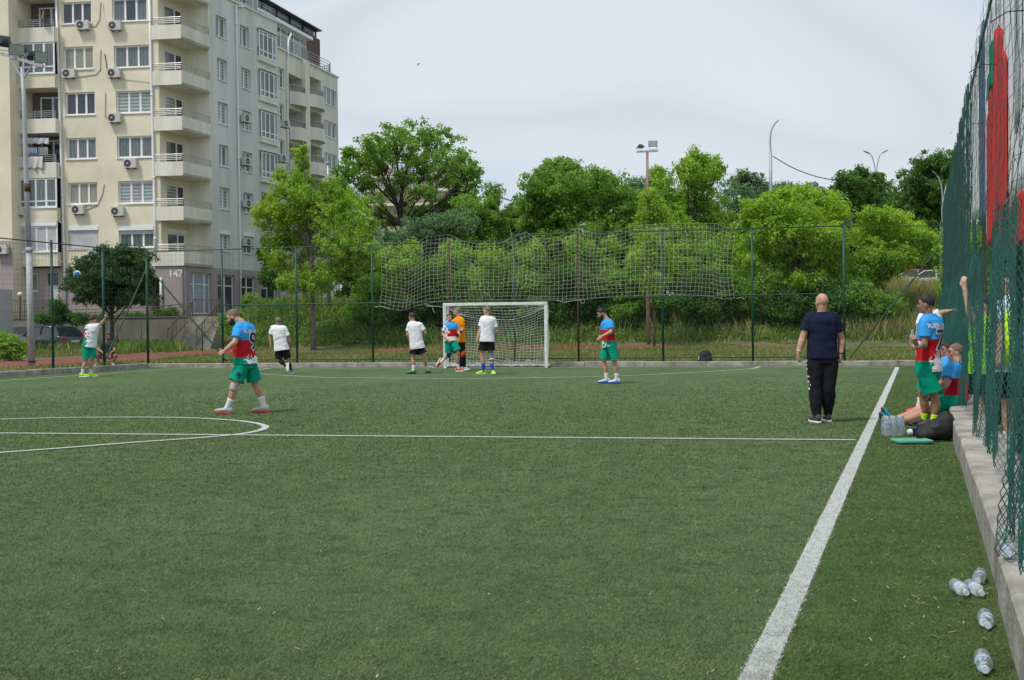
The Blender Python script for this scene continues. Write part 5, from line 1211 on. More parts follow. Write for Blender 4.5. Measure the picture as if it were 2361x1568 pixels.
    if o.get('trousers'):
        mb = MB(); torso(mb, .020, -.2, .21)
        for s_ in 'lr':
            H, Kn, A = Q['h' + s_], Q['k' + s_], Q['a' + s_]; limb(mb, H, Kn, [(-.08, .110 * b_), (.2, .114 * b_), (.6, .097 * b_), (1, .080 * b_)], 20); mb.ball(Kn, .080 * b_); mb.ball(H, .113 * b_, nu=14, nv=9)
            limb(mb, Kn, A, [(0, .080 * b_), (.3, .086 * b_), (.7, .068 * b_), (.9, .060), (.97, .063)], 20)
        res['trousers'] = remesh(mb, 'trousers', o['trousers'], t, .010, 2, .012, seed, off=O)
    if o.get('shirt'):
        m_ = o['shirt']; hem = o.get('hem', -.10); mb = MB()
        secs = sec; n0 = [s_ for s_ in sec]
        torso(mb, .020 + o.get('loose', 0), hem - .13, 1.06, flare=.010 + o.get('loose', 0) * .6)
        mb.tube([nk - upv * .05, nk + upv * .012], [.085 * b_, .066 * b_], 16)
        for s_ in 'lr':
            S, E = Q['s' + s_], Q['e' + s_]; inn = (nk - S).normalized(); fr = o.get('sleeve', .62)
            limb(mb, S, S.lerp(E, fr), [(-.1, .064 * b_), (.2, .072 * b_), (.6, .072 * b_), (1, .074 * b_), (1.02, .074 * b_)], 18); mb.ball(S + inn * .01, .074 * b_, nu=14, nv=9); limb(mb, S + inn * .1, S, [(0, .07 * b_), (1, .07 * b_)])
        res['shirt'] = remesh(mb, 'shirt', m_, t, .0095, 3, .014, seed + 5, off=O)
        cut(res['shirt'], O, pel.lerp(nk, hem), -upv)
    for s_ in 'lr':
        Kn, A = Q['k' + s_], Q['a' + s_]; dl = (A - Kn).normalized(); up_ = -dl; f_ = fdir[s_]; side = f_.cross(up_).normalized(); u_ = side.cross(f_).normalized()
        if o.get('socks'):
            m_, h = o['socks'] if isinstance(o['socks'], tuple) else (o['socks'], .14)
            e = MB(); back = -(f_ - dl * f_.dot(dl)).normalized()
            L_ = (A - Kn).length; t0 = 1 - h / L_
            pr = lambda t_: np.interp(t_, [0, .15, .32, .55, .82, 1], [.054, .054, .060, .050, .036, .037]) * b_
            e.tube([Kn.lerp(A, t0 + (1.02 - t0) * k / 5) + back * .018 * math.sin(math.pi * min(1, t0 + (1 - t0) * k / 5)) for k in range(6)] + [A + dl * .03 + f_ * .01], [pr(t0 + (1 - t0) * k / 5) + .006 for k in range(6)] + [.042], 14)
            e.build('sock', m_, t, True, off=O)
        sm = o['shoes']; upm, som = sm if isinstance(sm, tuple) else (sm, WHITE)
        base = A - u_ * .085 if not feet[s_][2] else V(A.x, A.y, gz + .012)
        if feet[s_][2] and feet[s_][1] == 0: u_ = Z; side = f_.cross(Z).normalized()
        e = MB(); rg = []
        for x_, w_, h0, h1 in ((-.085, .022, .012, .075), (-.07, .034, .002, .10), (-.02, .038, 0, .105), (.04, .040, 0, .085), (.09, .047, 0, .066), (.14, .046, 0, .052), (.18, .036, .002, .038), (.195, .018, .006, .028)):
            rg.append([base + f_ * x_ + side * (math.cos(a) * w_) + u_ * ((h0 + h1) / 2 + .012 + math.sin(a) * (h1 - h0) / 2) for a in [2 * math.pi * k / 14 for k in range(14)]])
        e.rings(rg); so_ = e.build('shoe', upm, t, True, off=O)
        e = MB(); rg = []
        for x_, w_ in ((-.092, .020), (-.075, .038), (-.02, .042), (.04, .042), (.09, .050), (.14, .049), (.18, .038), (.202, .018)):
            lift = .012 if x_ > .17 else 0
            rg.append([base + f_ * x_ + side * a + u_ * (c_ + lift) for a, c_ in ((-w_, -.010), (w_, -.010), (w_ * 1.03, .016), (-w_ * 1.03, .016))])
        e.rings(rg); e.build('sole', som, so_, True, off=O)
    return res
def band(res, limb_, t0, t1, r, mat, name):
    Q = res['Q']; a, b = {'kl': ('hl', 'kl'), 'kr': ('hr', 'kr')}.get(limb_, (limb_[:2], limb_[2:])); 
    mb = MB()
    if limb_ in ('kl', 'kr'):
        A, Kn, An = Q[a], Q[b], Q['a' + limb_[1]]; pts = [Kn.lerp(A, t1), Kn.lerp(A, t1 * .5), Kn, Kn.lerp(An, t0 * .5), Kn.lerp(An, t0)]; mb.tube(pts, [r * 1.08, r, r * .97, r * .95, r], 16)
    else: A, Bp = Q[a], Q[b]; mb.tube([A.lerp(Bp, t0), A.lerp(Bp, t1)], r, 14)
    return mb.build(name, mat, res['t'], True, off=res['O'])
def bvh_of(o, O):
    return BVHTree.FromPolygons([v.co + O for v in o.data.vertices], [tuple(p.vertices) for p in o.data.polygons])
def print_on(res, part, txt, size, c, nrm_, mat, name='print', bold=0, roll=0, sub=1):
    o = res[part]; bv = bvh_of(o, res['O']); n_ = nrm_.normalized(); xa = Z.cross(n_).normalized(); ya = n_.cross(xa).normalized()
    if roll: q = Matrix.Rotation(R(roll), 3, n_); xa = q @ xa; ya = q @ ya
    return text_mesh(txt, size, mat, name, o, c, xa, ya, n_, off=.011, bvh=bv, bold=bold, sub=sub, pl=res['O'])
TXD = M('print_dark', (.02, .02, .05), .6, .1); TXW = M('print_white', (.7, .7, .75), .6, .1)
NG = None
# --- coach
c_ = person('bald broad man seen from behind in dark blue tee and black tracksuit trousers', 15.9,
  dict(hd=(1894.5, 697), nk=(1895.5, 721), sl=(1866, 736), sr=(1925, 736), el=(1850.5, 780, .0), er=(1940.5, 782, .02), wl=(1840, 816, -.05), wr=(1938, 820, -.02), fl=(1841, 836, -.02), fr=(1936, 840, 0), hl=(1881.5, 829), hr=(1911.5, 829), kl=(1880, 893, .02), kr=(1911, 894, .0), al=(1883, 960, 0), ar=(1908.5, 958, .15)),
  face=(-160, 0), feet=dict(l=(100, 0, 1), r=(88, 0, 1)), outfit=dict(shirt=NAVY, trousers=TRK, shoes=(GSHOE, WHITE), sleeve=.60, hem=.03, loose=.004), build=1.10, belly=.03, hcurl=(.7, .8), seed=3)
mb = MB(); w = c_['Q']['wl']; dd_ = (c_['Q']['el'] - w).normalized(); mb.tube([w + dd_ * .02, w + dd_ * .045], .037, 14); mb.build('wristwatch', GALV, c_['t'], True, off=c_['O'])
mb = MB(); w = c_['Q']['wr']; dd_ = (c_['Q']['er'] - w).normalized(); mb.tube([w + dd_ * .02, w + dd_ * .035], .036, 14); mb.build('bracelet', BLK, c_['t'], True, off=c_['O'])
bv = bvh_of(c_['trousers'], c_['O']); lf_ = (-RT * .9 - Vector((F.x, F.y, 0)) * .35).normalized()
for i, (px, py, w_, h_) in enumerate(((1861, 832, .02, .03), (1862, 842, .03, .02), (1863, 850, .02, .03), (1865, 868, .035, .02), (1867, 880, .02, .03), (1866, 887, .04, .03), (1867, 896, .02, .03))):
    o0 = P(px, py, 15.9); vs = []
    for a, b in ((-1, -1), (1, -1), (1, 1), (-1, 1)):
        p = o0 + Vector((F.x, F.y, 0)) * a * w_ + Z * b * h_ * .5; h = bv.ray_cast(p + lf_ * .5, -lf_, 1.5)
        vs.append((h[0] + lf_ * .006) if h[0] is not None else p)
    mb = MB(); mb.add(vs, [(0, 1, 2, 3)]); mb.build('side_print', TXW, c_['trousers'], off=c_['O'])
# --- player 9
K9 = kit('jersey_nine', .90, 1.18, (.9, .42, .03, .35, .93), slope=(0.0, 0.0))
p9 = person('bearded man walking left in a tricolour number 9 jersey with beige knee bandage', 18.8,
  dict(hd=(537, 731), nk=(557, 745), sl=(549, 759, -.16), sr=(577, 757, .16), el=(542, 789, -.26), er=(577, 790, .30), wl=(518, 809, -.30), wr=(572, 812, .28), fl=(507, 816, -.30), hl=(559, 843, -.09), hr=(577, 843, .09), kl=(541, 888, -.16), kr=(589, 888, .12), al=(523, 938, -.12), ar=(608, 938, .12)),
  face=(-90, 24), feet=dict(l=(180, -8, 1), r=(180, 0, 1)), outfit=dict(shirt=K9, shorts=(GRN, .80, .125), socks=(WSOCK, .17), shoes=(SILV, REDS), sleeve=.66, hem=.03, loose=.006), build=1.08, belly=.03, hair=STUB, beard=HAIRD, hcurl=(.9, .6), skin=SKIN, seed=9, hairlow=.25)
band(p9, 'kl', .22, .16, .070, BAND, 'knee_bandage')
bk = (RT * .80 - Vector((F.x, F.y, 0)) * .60).normalized()
for sz, bo, m_, n_ in ((.40, .022, TXW, 'print'), (.40, .004, TXD, 'print')): o_ = print_on(p9, 'shirt', '9', sz, P(586, 786, 18.75), bk, m_, bold=bo, sub=2)
for o_ in [o for o in p9['shirt'].children][1:]: o_.data.transform(Matrix.Translation(bk * .004))
print_on(p9, 'shirt', 'RUEN POLL', .07, P(583, 764, 18.75), bk, TXW, bold=.004)
print_on(p9, 'shorts', '9', .14, P(547, 866, 18.5), (-RT * .08 - Vector((F.x, F.y, 0))).normalized(), TXD, bold=.003, sub=3)
# --- others on the pitch
pd = person('brown haired man in white tee and green boots, back turned, left of the goal', 33.2,
  dict(hd=(949.5, 731), nk=(952.5, 742), sl=(944, 749), sr=(970, 750), el=(939.5, 772), er=(981, 768, .0), wl=(943, 784, .22), wr=(974, 775, .2), hl=(956, 801), hr=(969, 801), kl=(951.5, 826), kr=(978, 824), al=(952.5, 852), ar=(985, 851, .2)),
  face=(-140, 5), feet=dict(l=(200, 0, 1), r=(70, 0, 1)), outfit=dict(shirt=WTEE, shorts=(BLK, .62, .13), socks=WSOCK, shoes=(GRNS, BLACKP), loose=.016, hem=-.05), hair=HAIRB, seed=11, skin=SKIN)
pdd = person('grey haired man in white tee and long black socks jogging away', 33.7,
  dict(hd=(641, 741), nk=(641.5, 751), sl=(629, 757), sr=(656, 758), el=(622.5, 779), er=(667.5, 784), wl=(624, 794, -.05), wr=(670, 802, .1), hl=(643.5, 807), hr=(657, 807), kl=(643, 831, .0), kr=(665, 830), al=(658.5, 844, -.1), ar=(671, 856, .1)),
  face=(-155, 0), feet=dict(l=(280, 62, 0), r=(80, 0, 1)), outfit=dict(shirt=WTEE, shorts=(BLK, .86, .10), socks=(BSOCK, .24), shoes=(SILV, WHITE), loose=.014, hem=-.01), hair=HAIRG, seed=12, skin=SKIN2, build=1.08, hairlow=.3)
ph = person('balding man in white tee with blue socks and yellow boots before the goal', 32.4,
  dict(hd=(1122.5, 717), nk=(1123.5, 730), sl=(1112, 736), sr=(1138, 737), el=(1107, 762), er=(1145, 765), wl=(1100.5, 781, -.08), wr=(1142, 782, .16), hl=(1115.5, 786), hr=(1130, 786), kl=(1111, 820), kr=(1132.5, 820), al=(1114, 850), ar=(1136, 852, -.1)),
  face=(-120, 5), feet=dict(l=(200, 0, 1), r=(285, 0, 1)), outfit=dict(shirt=WTEE, shorts=(BLK, .66, .12), socks=(BLUS, .20), shoes=(NEON, WHITE), loose=.012, hem=-.03), hair=HAIRG, seed=13, skin=SKIN, build=1.05, hairlow=.12, hcurl=(.3, .5))
band(ph, 'kr', .35, .3, .068, GBAND, 'knee_support')
mb = MB(); Qa, Qb = ph['Q']['kr'], ph['Q']['ar']; mb.tube([Qa.lerp(Qb, .22), Qa.lerp(Qb, .3)], .0665, 16); mb.build('support_stripe', WSOCK, ph['t'], True, off=ph['O'])
KF = kit('jersey_front', -9, 1.28, None); 
KF2 = kit('jersey_hug', 1.03, 1.24, (-.93, -.35, .06, .25, 1.30), low=(.78, .78, .82))
pf = person('player in white, blue and red jersey running past the goalkeeper, facing the camera', 34.4,
  dict(hd=(1036, 733), nk=(1038, 744.5), sr=(1028, 751, -.05), sl=(1049, 749, .08), er=(1021, 771, -.05), el=(1055, 763, .05), wr=(1033, 785, -.22), wl=(1060, 772, -.18), hr=(1033, 787), hl=(1045, 786), kr=(1036, 818, .05), kl=(1056, 815, -.15), ar=(1018, 834, .12), al=(1057, 846, -.05)),
  face=(28, 2), feet=dict(r=(190, 62, 0), l=(340, 0, 1)), outfit=dict(shirt=KF2, shorts=(GRN, .82, .13), socks=(WSOCK, .13), shoes=(REDS, WHITE), loose=.01, hem=0.02), hair=HAIRB, seed=14, headroll=-10, hcurl=(.9, .9))
band(pf, 'kr', .22, .14, .068, M('black_knee_band', (.05, .05, .055), .8), 'knee_support')
pg_ = person('grey haired goalkeeper in orange jersey and black gloves beside the left goalpost', 35.3,
  dict(hd=(1054, 719), nk=(1057.5, 731), sl=(1065, 739, -.1), sr=(1052, 738, .16), el=(1067, 759, -.16), er=(1036, 749, .22), wl=(1059, 768, -.26), wr=(1019, 751, .12), fr=(1008, 749, .08), hl=(1063, 787, -.07), hr=(1058, 787, .1), kl=(1066, 813, -.07), kr=(1060, 813, .1), al=(1070, 846, -.05), ar=(1064, 845, .12)),
  face=(-95, 5), feet=dict(l=(330, 0, 1), r=(190, 0, 1)), outfit=dict(shirt=ORG, trousers=BLK, shoes=(SILV, WHITE), loose=.012, hem=-.04), hair=HAIRG, seed=15, glove='lr', build=1.08)
for s_ in 'l':
    mb = MB(); Q = pg_['Q']; mb.tube([Q['kl'].lerp(Q['hl'], .75) + RT * .09, Q['kl'].lerp(Q['hl'], .35) + RT * .05 - F * .02, Q['kl'] - F * .035 + RT * .02, Q['kl'].lerp(Q['al'], .3) - F * .03 - RT * .01], [.012, .04, .068, .074], 12); mb.build('trouser_stripe', M('orange_stripe', (.75, .09, .01), .8), pg_['trousers'], True, off=pg_['O'])
K3 = kit('jersey_three', .98, 1.23, (-.75, -.1, .03, .3, .94))
pi_ = person('dark bearded player with 3 on his green shorts looking down', 26.7,
  dict(hd=(1387, 723), nk=(1398, 736), sl=(1407, 746, -.13), sr=(1396, 743, .17), el=(1409, 765, -.2), er=(1397, 761, .28), wl=(1389, 775, -.26), wr=(1386, 761, .22), fl=(1378, 783, -.26), fr=(1380, 757, .2), hl=(1411, 799, -.08), hr=(1400, 799, .09), kl=(1417, 836, -.08), kr=(1392, 834, .1), al=(1421.5, 874, -.05), ar=(1398, 872, .12)),
  face=(-85, 28), feet=dict(l=(180, 0, 1), r=(188, 0, 1)), outfit=dict(shirt=K3, shorts=(GRN, .82, .12), socks=(WSOCK, .14), shoes=(MINT, BLUS), loose=.004, hem=-.01), hair=HAIRD, beard=HAIRD, hcurl=(.25, .4), seed=16)
print_on(pi_, 'shorts', '3', .15, P(1405, 822, 26.5), (-RT * .15 - Vector((F.x, F.y, 0))).normalized(), TXD, bold=.003)
KA = kit('jersey_white_back', 1.12, 1.37, (.9, .2, -.02, .35, 9))
pa = person('player at far left in mostly white jersey and green shorts raising his fist', 33.3,
  dict(hd=(215, 737), nk=(214, 748), sl=(202, 755), sr=(223, 753), el=(195, 773, .18), er=(233, 747, -.02), wl=(202, 785, .35), wr=(242, 735, -.05), fr=(244, 729, -.05), hl=(199.5, 799), hr=(212, 799, .05), kl=(198.5, 832), kr=(213, 831, .08), al=(190, 858), ar=(209.5, 856, .15)),
  face=(160, 0), feet=dict(l=(10, 0, 1), r=(5, 0, 1)), outfit=dict(shirt=KA, shorts=(GRN, .84, .125), socks=(WSOCK, .13), shoes=(NEON, WHITE), loose=.008, hem=-.01), hair=HAIRB, seed=17, hcurl=(.6, 1.2), hairlow=.3)
# squatting man behind the fence
pb_ = person('smiling dark haired man squatting in grass behind the left fence in a dark grey tee', 40.2,
  dict(hd=(250, 777, -.05), nk=(247, 788), sr=(235, 793), sl=(259, 794), er=(226, 805, -.2), el=(265, 807, -.2), wr=(239, 815, -.35), wl=(252, 816, -.35), hr=(239, 822, .1), hl=(254, 822, .1), kr=(225, 817, -.35), kl=(268, 819, -.35), ar=(226, 838, -.2), al=(260, 838, -.2)),
  face=(30, 5), feet=dict(l=(300, 0, 1), r=(250, 0, 1)), outfit=dict(shirt=GRYT, shorts=(PINKP, .75, .11), shoes=(SILV, WHITE), loose=.0, hem=.0), hair=HAIRD, beard=HAIRD, skin=SKIN2, seed=18)
# --- group at the right
KK = kit('jersey_right', .86, 1.14, (.95, .1, .03, .3, .95))
pk = person('dark haired player standing by the right net with a white wristband', 15.1,
  dict(hd=(2135, 702), nk=(2140, 727), sl=(2133, 744, -.12), sr=(2162, 741, .15), el=(2131, 797, -.16), er=(2166, 790, .28), wl=(2113, 793, -.3), wr=(2140, 797, .42), fl=(2107, 784, -.33), hl=(2131, 854, -.06), hr=(2152, 854, .08), kl=(2155, 915, -.06), kr=(2128, 913, .16), al=(2152, 968, -.04), ar=(2130, 962, .22)),
  face=(-118, 3), feet=dict(l=(170, 0, 1), r=(175, 0, 1)), outfit=dict(shirt=KK, shorts=(GRN, .80, .125), socks=(NEON, .07), shoes=(GSHOE, BLACKP), loose=.004, hem=-.02), hair=HAIRD, seed=19, skin=SKIN2, hcurl=(.9, .5))
mb = MB(); w = pk['Q']['wl']; dd_ = (pk['Q']['el'] - w).normalized(); mb.tube([w + dd_ * .01, w + dd_ * .08], .042, 14); mb.build('wristband', WSOCK, pk['t'], True, off=pk['O'])
bk = (RT * .72 - Vector((F.x, F.y, 0)) * .7).normalized()
for bo, m_ in ((.020, TXW), (.003, TXD)): print_on(pk, 'shirt', '7', .38, P(2168, 783, 15.0), bk, m_, bold=bo, sub=2)
for o_ in [o for o in pk['shirt'].children][1:]: o_.data.transform(Matrix.Translation(bk * .004))
print_on(pk, 'shirt', 'RUEN POLL', .075, P(2164, 751, 15.0), bk, TXW, bold=.004)
KL_ = kit('jersey_seated', .30, .62, None)
seat = dict(l=(180, -62, 0), r=(180, -68, 0))
pl_ = person('seated player with shaved head and turquoise boots stretched out', 15.5,
  dict(hd=(2203, 813, .05), nk=(2207, 837), sl=(2198, 853, -.14), sr=(2186, 850, .18), el=(2181, 886, -.2), er=(2172, 884, .2), wl=(2158, 900, -.15), wr=(2152, 896, .15), hl=(2207, 925, -.08), hr=(2203, 921, .12), kl=(2133, 950, -.12), kr=(2126, 943, .1), al=(2056, 976, -.15), ar=(2058, 967, .12)),
  face=(-100, 0), feet=seat, outfit=dict(shirt=KL_, shorts=(GRN, .70, .12), socks=(BSOCK, .06), shoes=(CYAN, BLACKP), loose=.004, hem=.02), hair=STUB, seed=20, skin=SKIN, build=1.08)
pn_ = person('second seated player in blue and red mostly hidden behind the standing one', 17.2,
  dict(hd=(2186, 808, .05), nk=(2189, 826), sl=(2180, 838, -.14), sr=(2174, 836, .18), el=(2165, 865, -.2), er=(2160, 864, .2), wl=(2140, 862, -.15), wr=(2135, 860, .15), hl=(2188, 902, -.08), hr=(2185, 899, .12), kl=(2135, 882, -.12), kr=(2126, 880, .1), al=(2125, 944, -.15), ar=(2118, 940, .12)),
  face=(-100, 0), feet=dict(l=(180, 0, 1), r=(180, 0, 1)), outfit=dict(shirt=KL_, shorts=(GRN, .70, .12), socks=WSOCK, shoes=(REDS, BLACKP), loose=.004, hem=.02), hair=HAIRD, seed=21, skin=SKIN2)
pm_ = person('person in white tee behind the standing player, arm resting on the net', 18.6,
  dict(hd=(2139, 703), nk=(2141, 720), sl=(2127, 731), sr=(2155, 724), el=(2119, 762, -.1), er=(2171, 721, -.05), wl=(2112, 788, -.1), wr=(2188, 717, -.1), hl=(2133, 815), hr=(2148, 815), kl=(2133, 872), kr=(2147, 872), al=(2134, 930), ar=(2147, 930)),
  face=(-170, 0), feet=dict(l=(100, 0, 1), r=(80, 0, 1)), outfit=dict(shirt=WTEE, shorts=(BLK, .8, .12), socks=WSOCK, shoes=(GSHOE, WHITE), loose=.006), hair=HAIRB, seed=22, skin=SKIN)
def shiftx(J, dx, dy=0): return {k: (v[0] + dx, v[1] + dy) + tuple(v[2:]) for k, v in J.items()}
J1 = dict(hd=(2271, 703), nk=(2270, 728), sl=(2250, 745), sr=(2286, 745), el=(2240, 738, -.15), er=(2296, 800, .1), wl=(2224, 664, -.15), wr=(2290, 850, .0), fl=(2220, 640, -.16), hl=(2257, 850), hr=(2280, 850), kl=(2256, 920), kr=(2281, 920), al=(2256, 985), ar=(2281, 985))
po = person('spectator in neon green top behind the net, one arm raised', 14.2, J1, face=(-120, 0), feet=dict(l=(180, 0, 1), r=(180, 0, 1)), outfit=dict(shirt=NEONG, shorts=(BLK, .85, .12), socks=WSOCK, shoes=(GSHOE, WHITE), sleeve=.2), hair=HAIRD, seed=23, skin=SKIN3)
J2 = dict(hd=(2336, 655), nk=(2336, 684), sl=(2316, 704), sr=(2358, 704), el=(2308, 770, -.1), er=(2366, 775, .1), wl=(2302, 820, -.2), wr=(2360, 830, .0), hl=(2322, 842), hr=(2350, 842), kl=(2321, 930), kr=(2351, 930), al=(2321, 1010), ar=(2351, 1010))
pq = person('spectator in pale blue and neon top nearest behind the net at right', 12.0, J2, face=(-110, 0), feet=dict(l=(180, 0, 1), r=(180, 0, 1)), outfit=dict(shirt=LBLU, shorts=(BLK, .85, .12), socks=WSOCK, shoes=(GSHOE, WHITE), sleeve=.6), hair=HAIRD, seed=24, skin=SKIN)
mb = MB(); a, b = pq['Q']['sl'], pq['Q']['hl']; mb.tube([a.lerp(b, .1) - F * .12, a.lerp(b, .6) - F * .15, b - F * .16], [.04, .09, .10], 10); mb.build('vest', NEON, pq['t'], True, off=pq['O'])
# thrown-in bits: bottle in the hand of the standing player is separate (below)
# ================= goal =================
g0, g1 = G(1026.8, 849.4), G(1259.8, 848.0)
goal = thing('football_goal', 'white metal football goal with a sagging net in front of the rear fence', 'goal', tuple(g0))
gd = (g1 - g0); gw_ = gd.length; gd.normalize(); gb = Vector((-gd.y, gd.x, 0)); Lc = lambda x, y, z: gd * x + gb * y + V(0, 0, z)
GT = 2.06; D1_, D2_ = .62, .86
def lbox(mb, x0, x1, y0, y1, z0, z1): mb.obox(Lc((x0 + x1) / 2, (y0 + y1) / 2, (z0 + z1) / 2), gd * ((x1 - x0) / 2), gb * ((y1 - y0) / 2), V(0, 0, (z1 - z0) / 2))
GW = M('goal_white', (.72, .72, .70), .5, .10, 6)
for x in (0, gw_): mb = MB(); lbox(mb, x - .05, x + .05, -.05, .05, 0, GT - .1); mb.build('goal_post', GW, goal, bevel=.012)
mb = MB(); lbox(mb, -.05, gw_ + .05, -.052, .052, GT - .098, GT); mb.build('crossbar', GW, goal, bevel=.012)
for x in (0, gw_):
    mb = MB(); mb.tube([Lc(x, .05, GT - .05), Lc(x, D1_ - .12, GT - .05), Lc(x, D1_, GT - .14), Lc(x, D1_, GT - .42), Lc(x, D1_ - .1, GT - .52), Lc(x, .05, GT - .85)], .024, 8); mb.build('net_bracket', GW, goal, smooth=True)
    mb = MB(); mb.tube([Lc(x, .05, .05), Lc(x, D2_, .05)], .045, 8); mb.build('ground_bar', GW, goal, smooth=True)
mb = MB(); mb.tube([Lc(0, D2_, .05), Lc(gw_ * .5 - .02, D2_, .05)], .045, 8); mb.build('rear_bar', GW, goal, smooth=True)
mb = MB(); mb.tube([Lc(gw_ * .5 + .05, D2_, .05), Lc(gw_, D2_, .05)], .045, 8); mb.build('rear_bar', GW, goal, smooth=True)
NETW = M('net_cord_white', (.60, .59, .56), .85, .15, 8)
def netgrid(fn, nu, nv, r, mu=4):
    u = np.linspace(0, 1, nu * 1 + 1); v = np.linspace(0, 1, nv + 1); parts = []
    vv = np.linspace(0, 1, nv * 2 + 1); A = np.array([[fn(a, b) for b in vv] for a in u]); parts.append(tubes_np(A, r))
    uu = np.linspace(0, 1, nu * 2 + 1); A = np.array([[fn(a, b) for a in uu] for b in v]); parts.append(tubes_np(A, r)); return merge(parts)
def gback(u, v):                                     # v 0 top, 1 bottom
    x = u * gw_ + .05 * math.sin(u * 9 + v * 3) + .05 * math.sin(v * 7 + u * 17) * .5; sag = math.sin(math.pi * u)
    z = (GT - .14) * (1 - v) + .04 * v - sag * .34 * (1 - v) ** 1.6 - .12 * abs(math.sin(u * 2 * math.pi + .5)) * (1 - v) * .8 + .03 * math.sin(u * 23 + v * 5) * v
    y = D1_ + (D2_ + .02 - D1_) * v + .22 * math.sin(math.pi * v) * (.5 + .5 * math.sin(u * 8 + 1)) - .05 + .04 * math.sin(u * 31 + v * 9)
    p = Lc(x, y, max(z, .03)); return (p.x, p.y, p.z)
def groof(u, v):
    x = u * gw_; sag = math.sin(math.pi * u); p = Lc(x, .03 + (D1_ - .06) * v, GT - .06 - .08 * v - sag * .34 * v ** 1.3 - .12 * abs(math.sin(u * 2 * math.pi + .5)) * v * .8 - .04 * math.sin(math.pi * v)); return (p.x, p.y, p.z)
def gside(x0):
    def f(u, v):
        dtop, dbot = D1_, D2_; y = .04 + (dtop * (1 - v) + dbot * v - .05) * u; p = Lc(x0 + .03 * math.sin(v * 8 + u * 4), y, (GT - .08) * (1 - v) + .05 * v); return (p.x, p.y, p.z)
    return f
GNET = M('goal_net_white', (.80, .80, .77), .8, .08, 8)
parts = [netgrid(gback, 27, 19, .0048), netgrid(groof, 27, 5, .0048), netgrid(gside(.0), 6, 17, .0048), netgrid(gside(gw_), 6, 17, .0048)]
v_, f_ = merge(parts); npmesh('net', v_, f_, GNET, goal)
# heaped net on the ground
def gheap(u, v):
    p = Lc(.15 + u * (gw_ - .25), D2_ - .12 + .10 * math.sin(u * 40 + v * 6) * v + .1 * v, .03 + .20 * (1 - v) * abs(math.sin(u * 13 + v)) + .05 * math.sin(u * 57)); return (p.x, p.y, max(p.z, .02))
v_, f_ = netgrid(gheap, 34, 5, .0048); npmesh('loose_net', v_, f_, GNET, goal)
# ================= torn white net on the rear fence =================
tpx = [875, 900, 926, 955, 981, 1034, 1065, 1102, 1153, 1212, 1232, 1257, 1290, 1329, 1358, 1391, 1425, 1455, 1528, 1614, 1653, 1675, 1698]
tpy = [565, 574, 577, 566, 546, 540, 555, 563, 560, 534, 548, 552, 546, 526, 535, 540, 533, 521, 516, 515, 516, 525, 527]
bpx = [877, 900, 927, 952, 993, 1024, 1100, 1200, 1281, 1345, 1404, 1510, 1598, 1641, 1674, 1698]
bpy_ = [705, 712, 716, 708, 698, 693, 690, 691, 692, 691, 684, 680, 680, 683, 690, 687]
wn = thing('barrier_net', 'torn white rope net hanging in swags from the rear fence above the goal', 'net', tuple(RP(1286, 2.0)))
NA, NB_ = RA - nR.normalized() * .14, RB - nR.normalized() * .14
nn_ = (NB_ - NA).cross(V(0, 0, 1)).normalized()
def netp(px, py, o=0):
    r = ray(px, py); t = (NA - CAMP).dot(nn_) / r.dot(nn_); q = CAMP + r * t; return q - nR.normalized() * o
def fnet(u, v):
    px = 876 + 821 * u; px2 = px + 3.5 * math.sin(u * 37) * math.sin(v * 3) + 6 * math.sin(u * 16 + 1) * math.sin(math.pi * v) - (3 * v if u > .9 else 0)
    a, b = np.interp(px, tpx, tpy), np.interp(px, bpx, bpy_); py = a + (b - a) * v + 2.0 * math.sin(u * 120) * (1 - abs(2 * v - 1)) * .5
    return tuple(netp(px2, py, .05 * math.sin(u * 29 + v * 4) + .03 * math.sin(u * 71)) - wn.location)
v_, f_ = netgrid(fnet, 84, 17, .0031); npmesh('mesh_cords', v_, f_, NETW, wn)
for pts_ in ([(862, 546), (868, 556), (875, 566)], [(1177, 528), (1180, 545), (1168, 556), (1153, 560)], [(1698, 527), (1703, 515), (1712, 509)], [(1698, 688), (1710, 686), (1716, 690)], [(984, 702), (996, 706), (1000, 716), (1003, 722)], [(978, 700), (984, 706), (1010, 706), (1024, 709)], [(1338, 690), (1341, 700), (1347, 699), (1348, 690)], [(1283, 692), (1300, 697), (1320, 694), (1345, 691)], [(864, 708), (877, 706), (900, 713)]):
    mb = MB(); mb.tube([netp(a, b, .02) - wn.location for a, b in pts_], .006, 5); mb.build('loose_cord', NETW, wn)
# ================= ball, birds =================
bc = P(177.5, 632, 36.5); ball = thing('football', 'white football with blue and green panels in the air at far left', 'ball', tuple(bc))
mb = MB(); mb.ball((0, 0, 0), .112, nu=28, nv=18); mb.build('ball_shell', M('ball_white', (.72, .74, .75), .4, .04), ball, True)
for i, (a, e) in enumerate(((-60, 10), (-110, 20), (-20, -30), (-95, -40), (60, 20), (150, 0))):
    dv = Matrix.Rotation(R(a + 19), 3, 'Z') @ V(1, 0, 0); dv = V(dv.x * math.cos(R(e)), dv.y * math.cos(R(e)), math.sin(R(e))); x_, y_ = frame_of(dv); mb = MB(); rg = []
    for k in range(1, 6):
        th = k * .11; rr = .1135; rg.append([(dv * math.cos(th) + (x_ * math.cos(q) + y_ * math.sin(q)) * math.sin(th)) * rr for q in [2 * math.pi * j / 16 for j in range(16)]])
    mb.rings(rg[::-1]); mb.build('panel', [M('ball_blue', (.03, .13, .45), .4), M('ball_green', (.05, .35, .22), .4), M('ball_red', (.45, .06, .06), .4)][i % 3], ball, True)
BW_ = M('feather_white', (.6, .6, .62), .8, .1); BG_ = M('feather_grey', (.22, .22, .24), .8, .1)
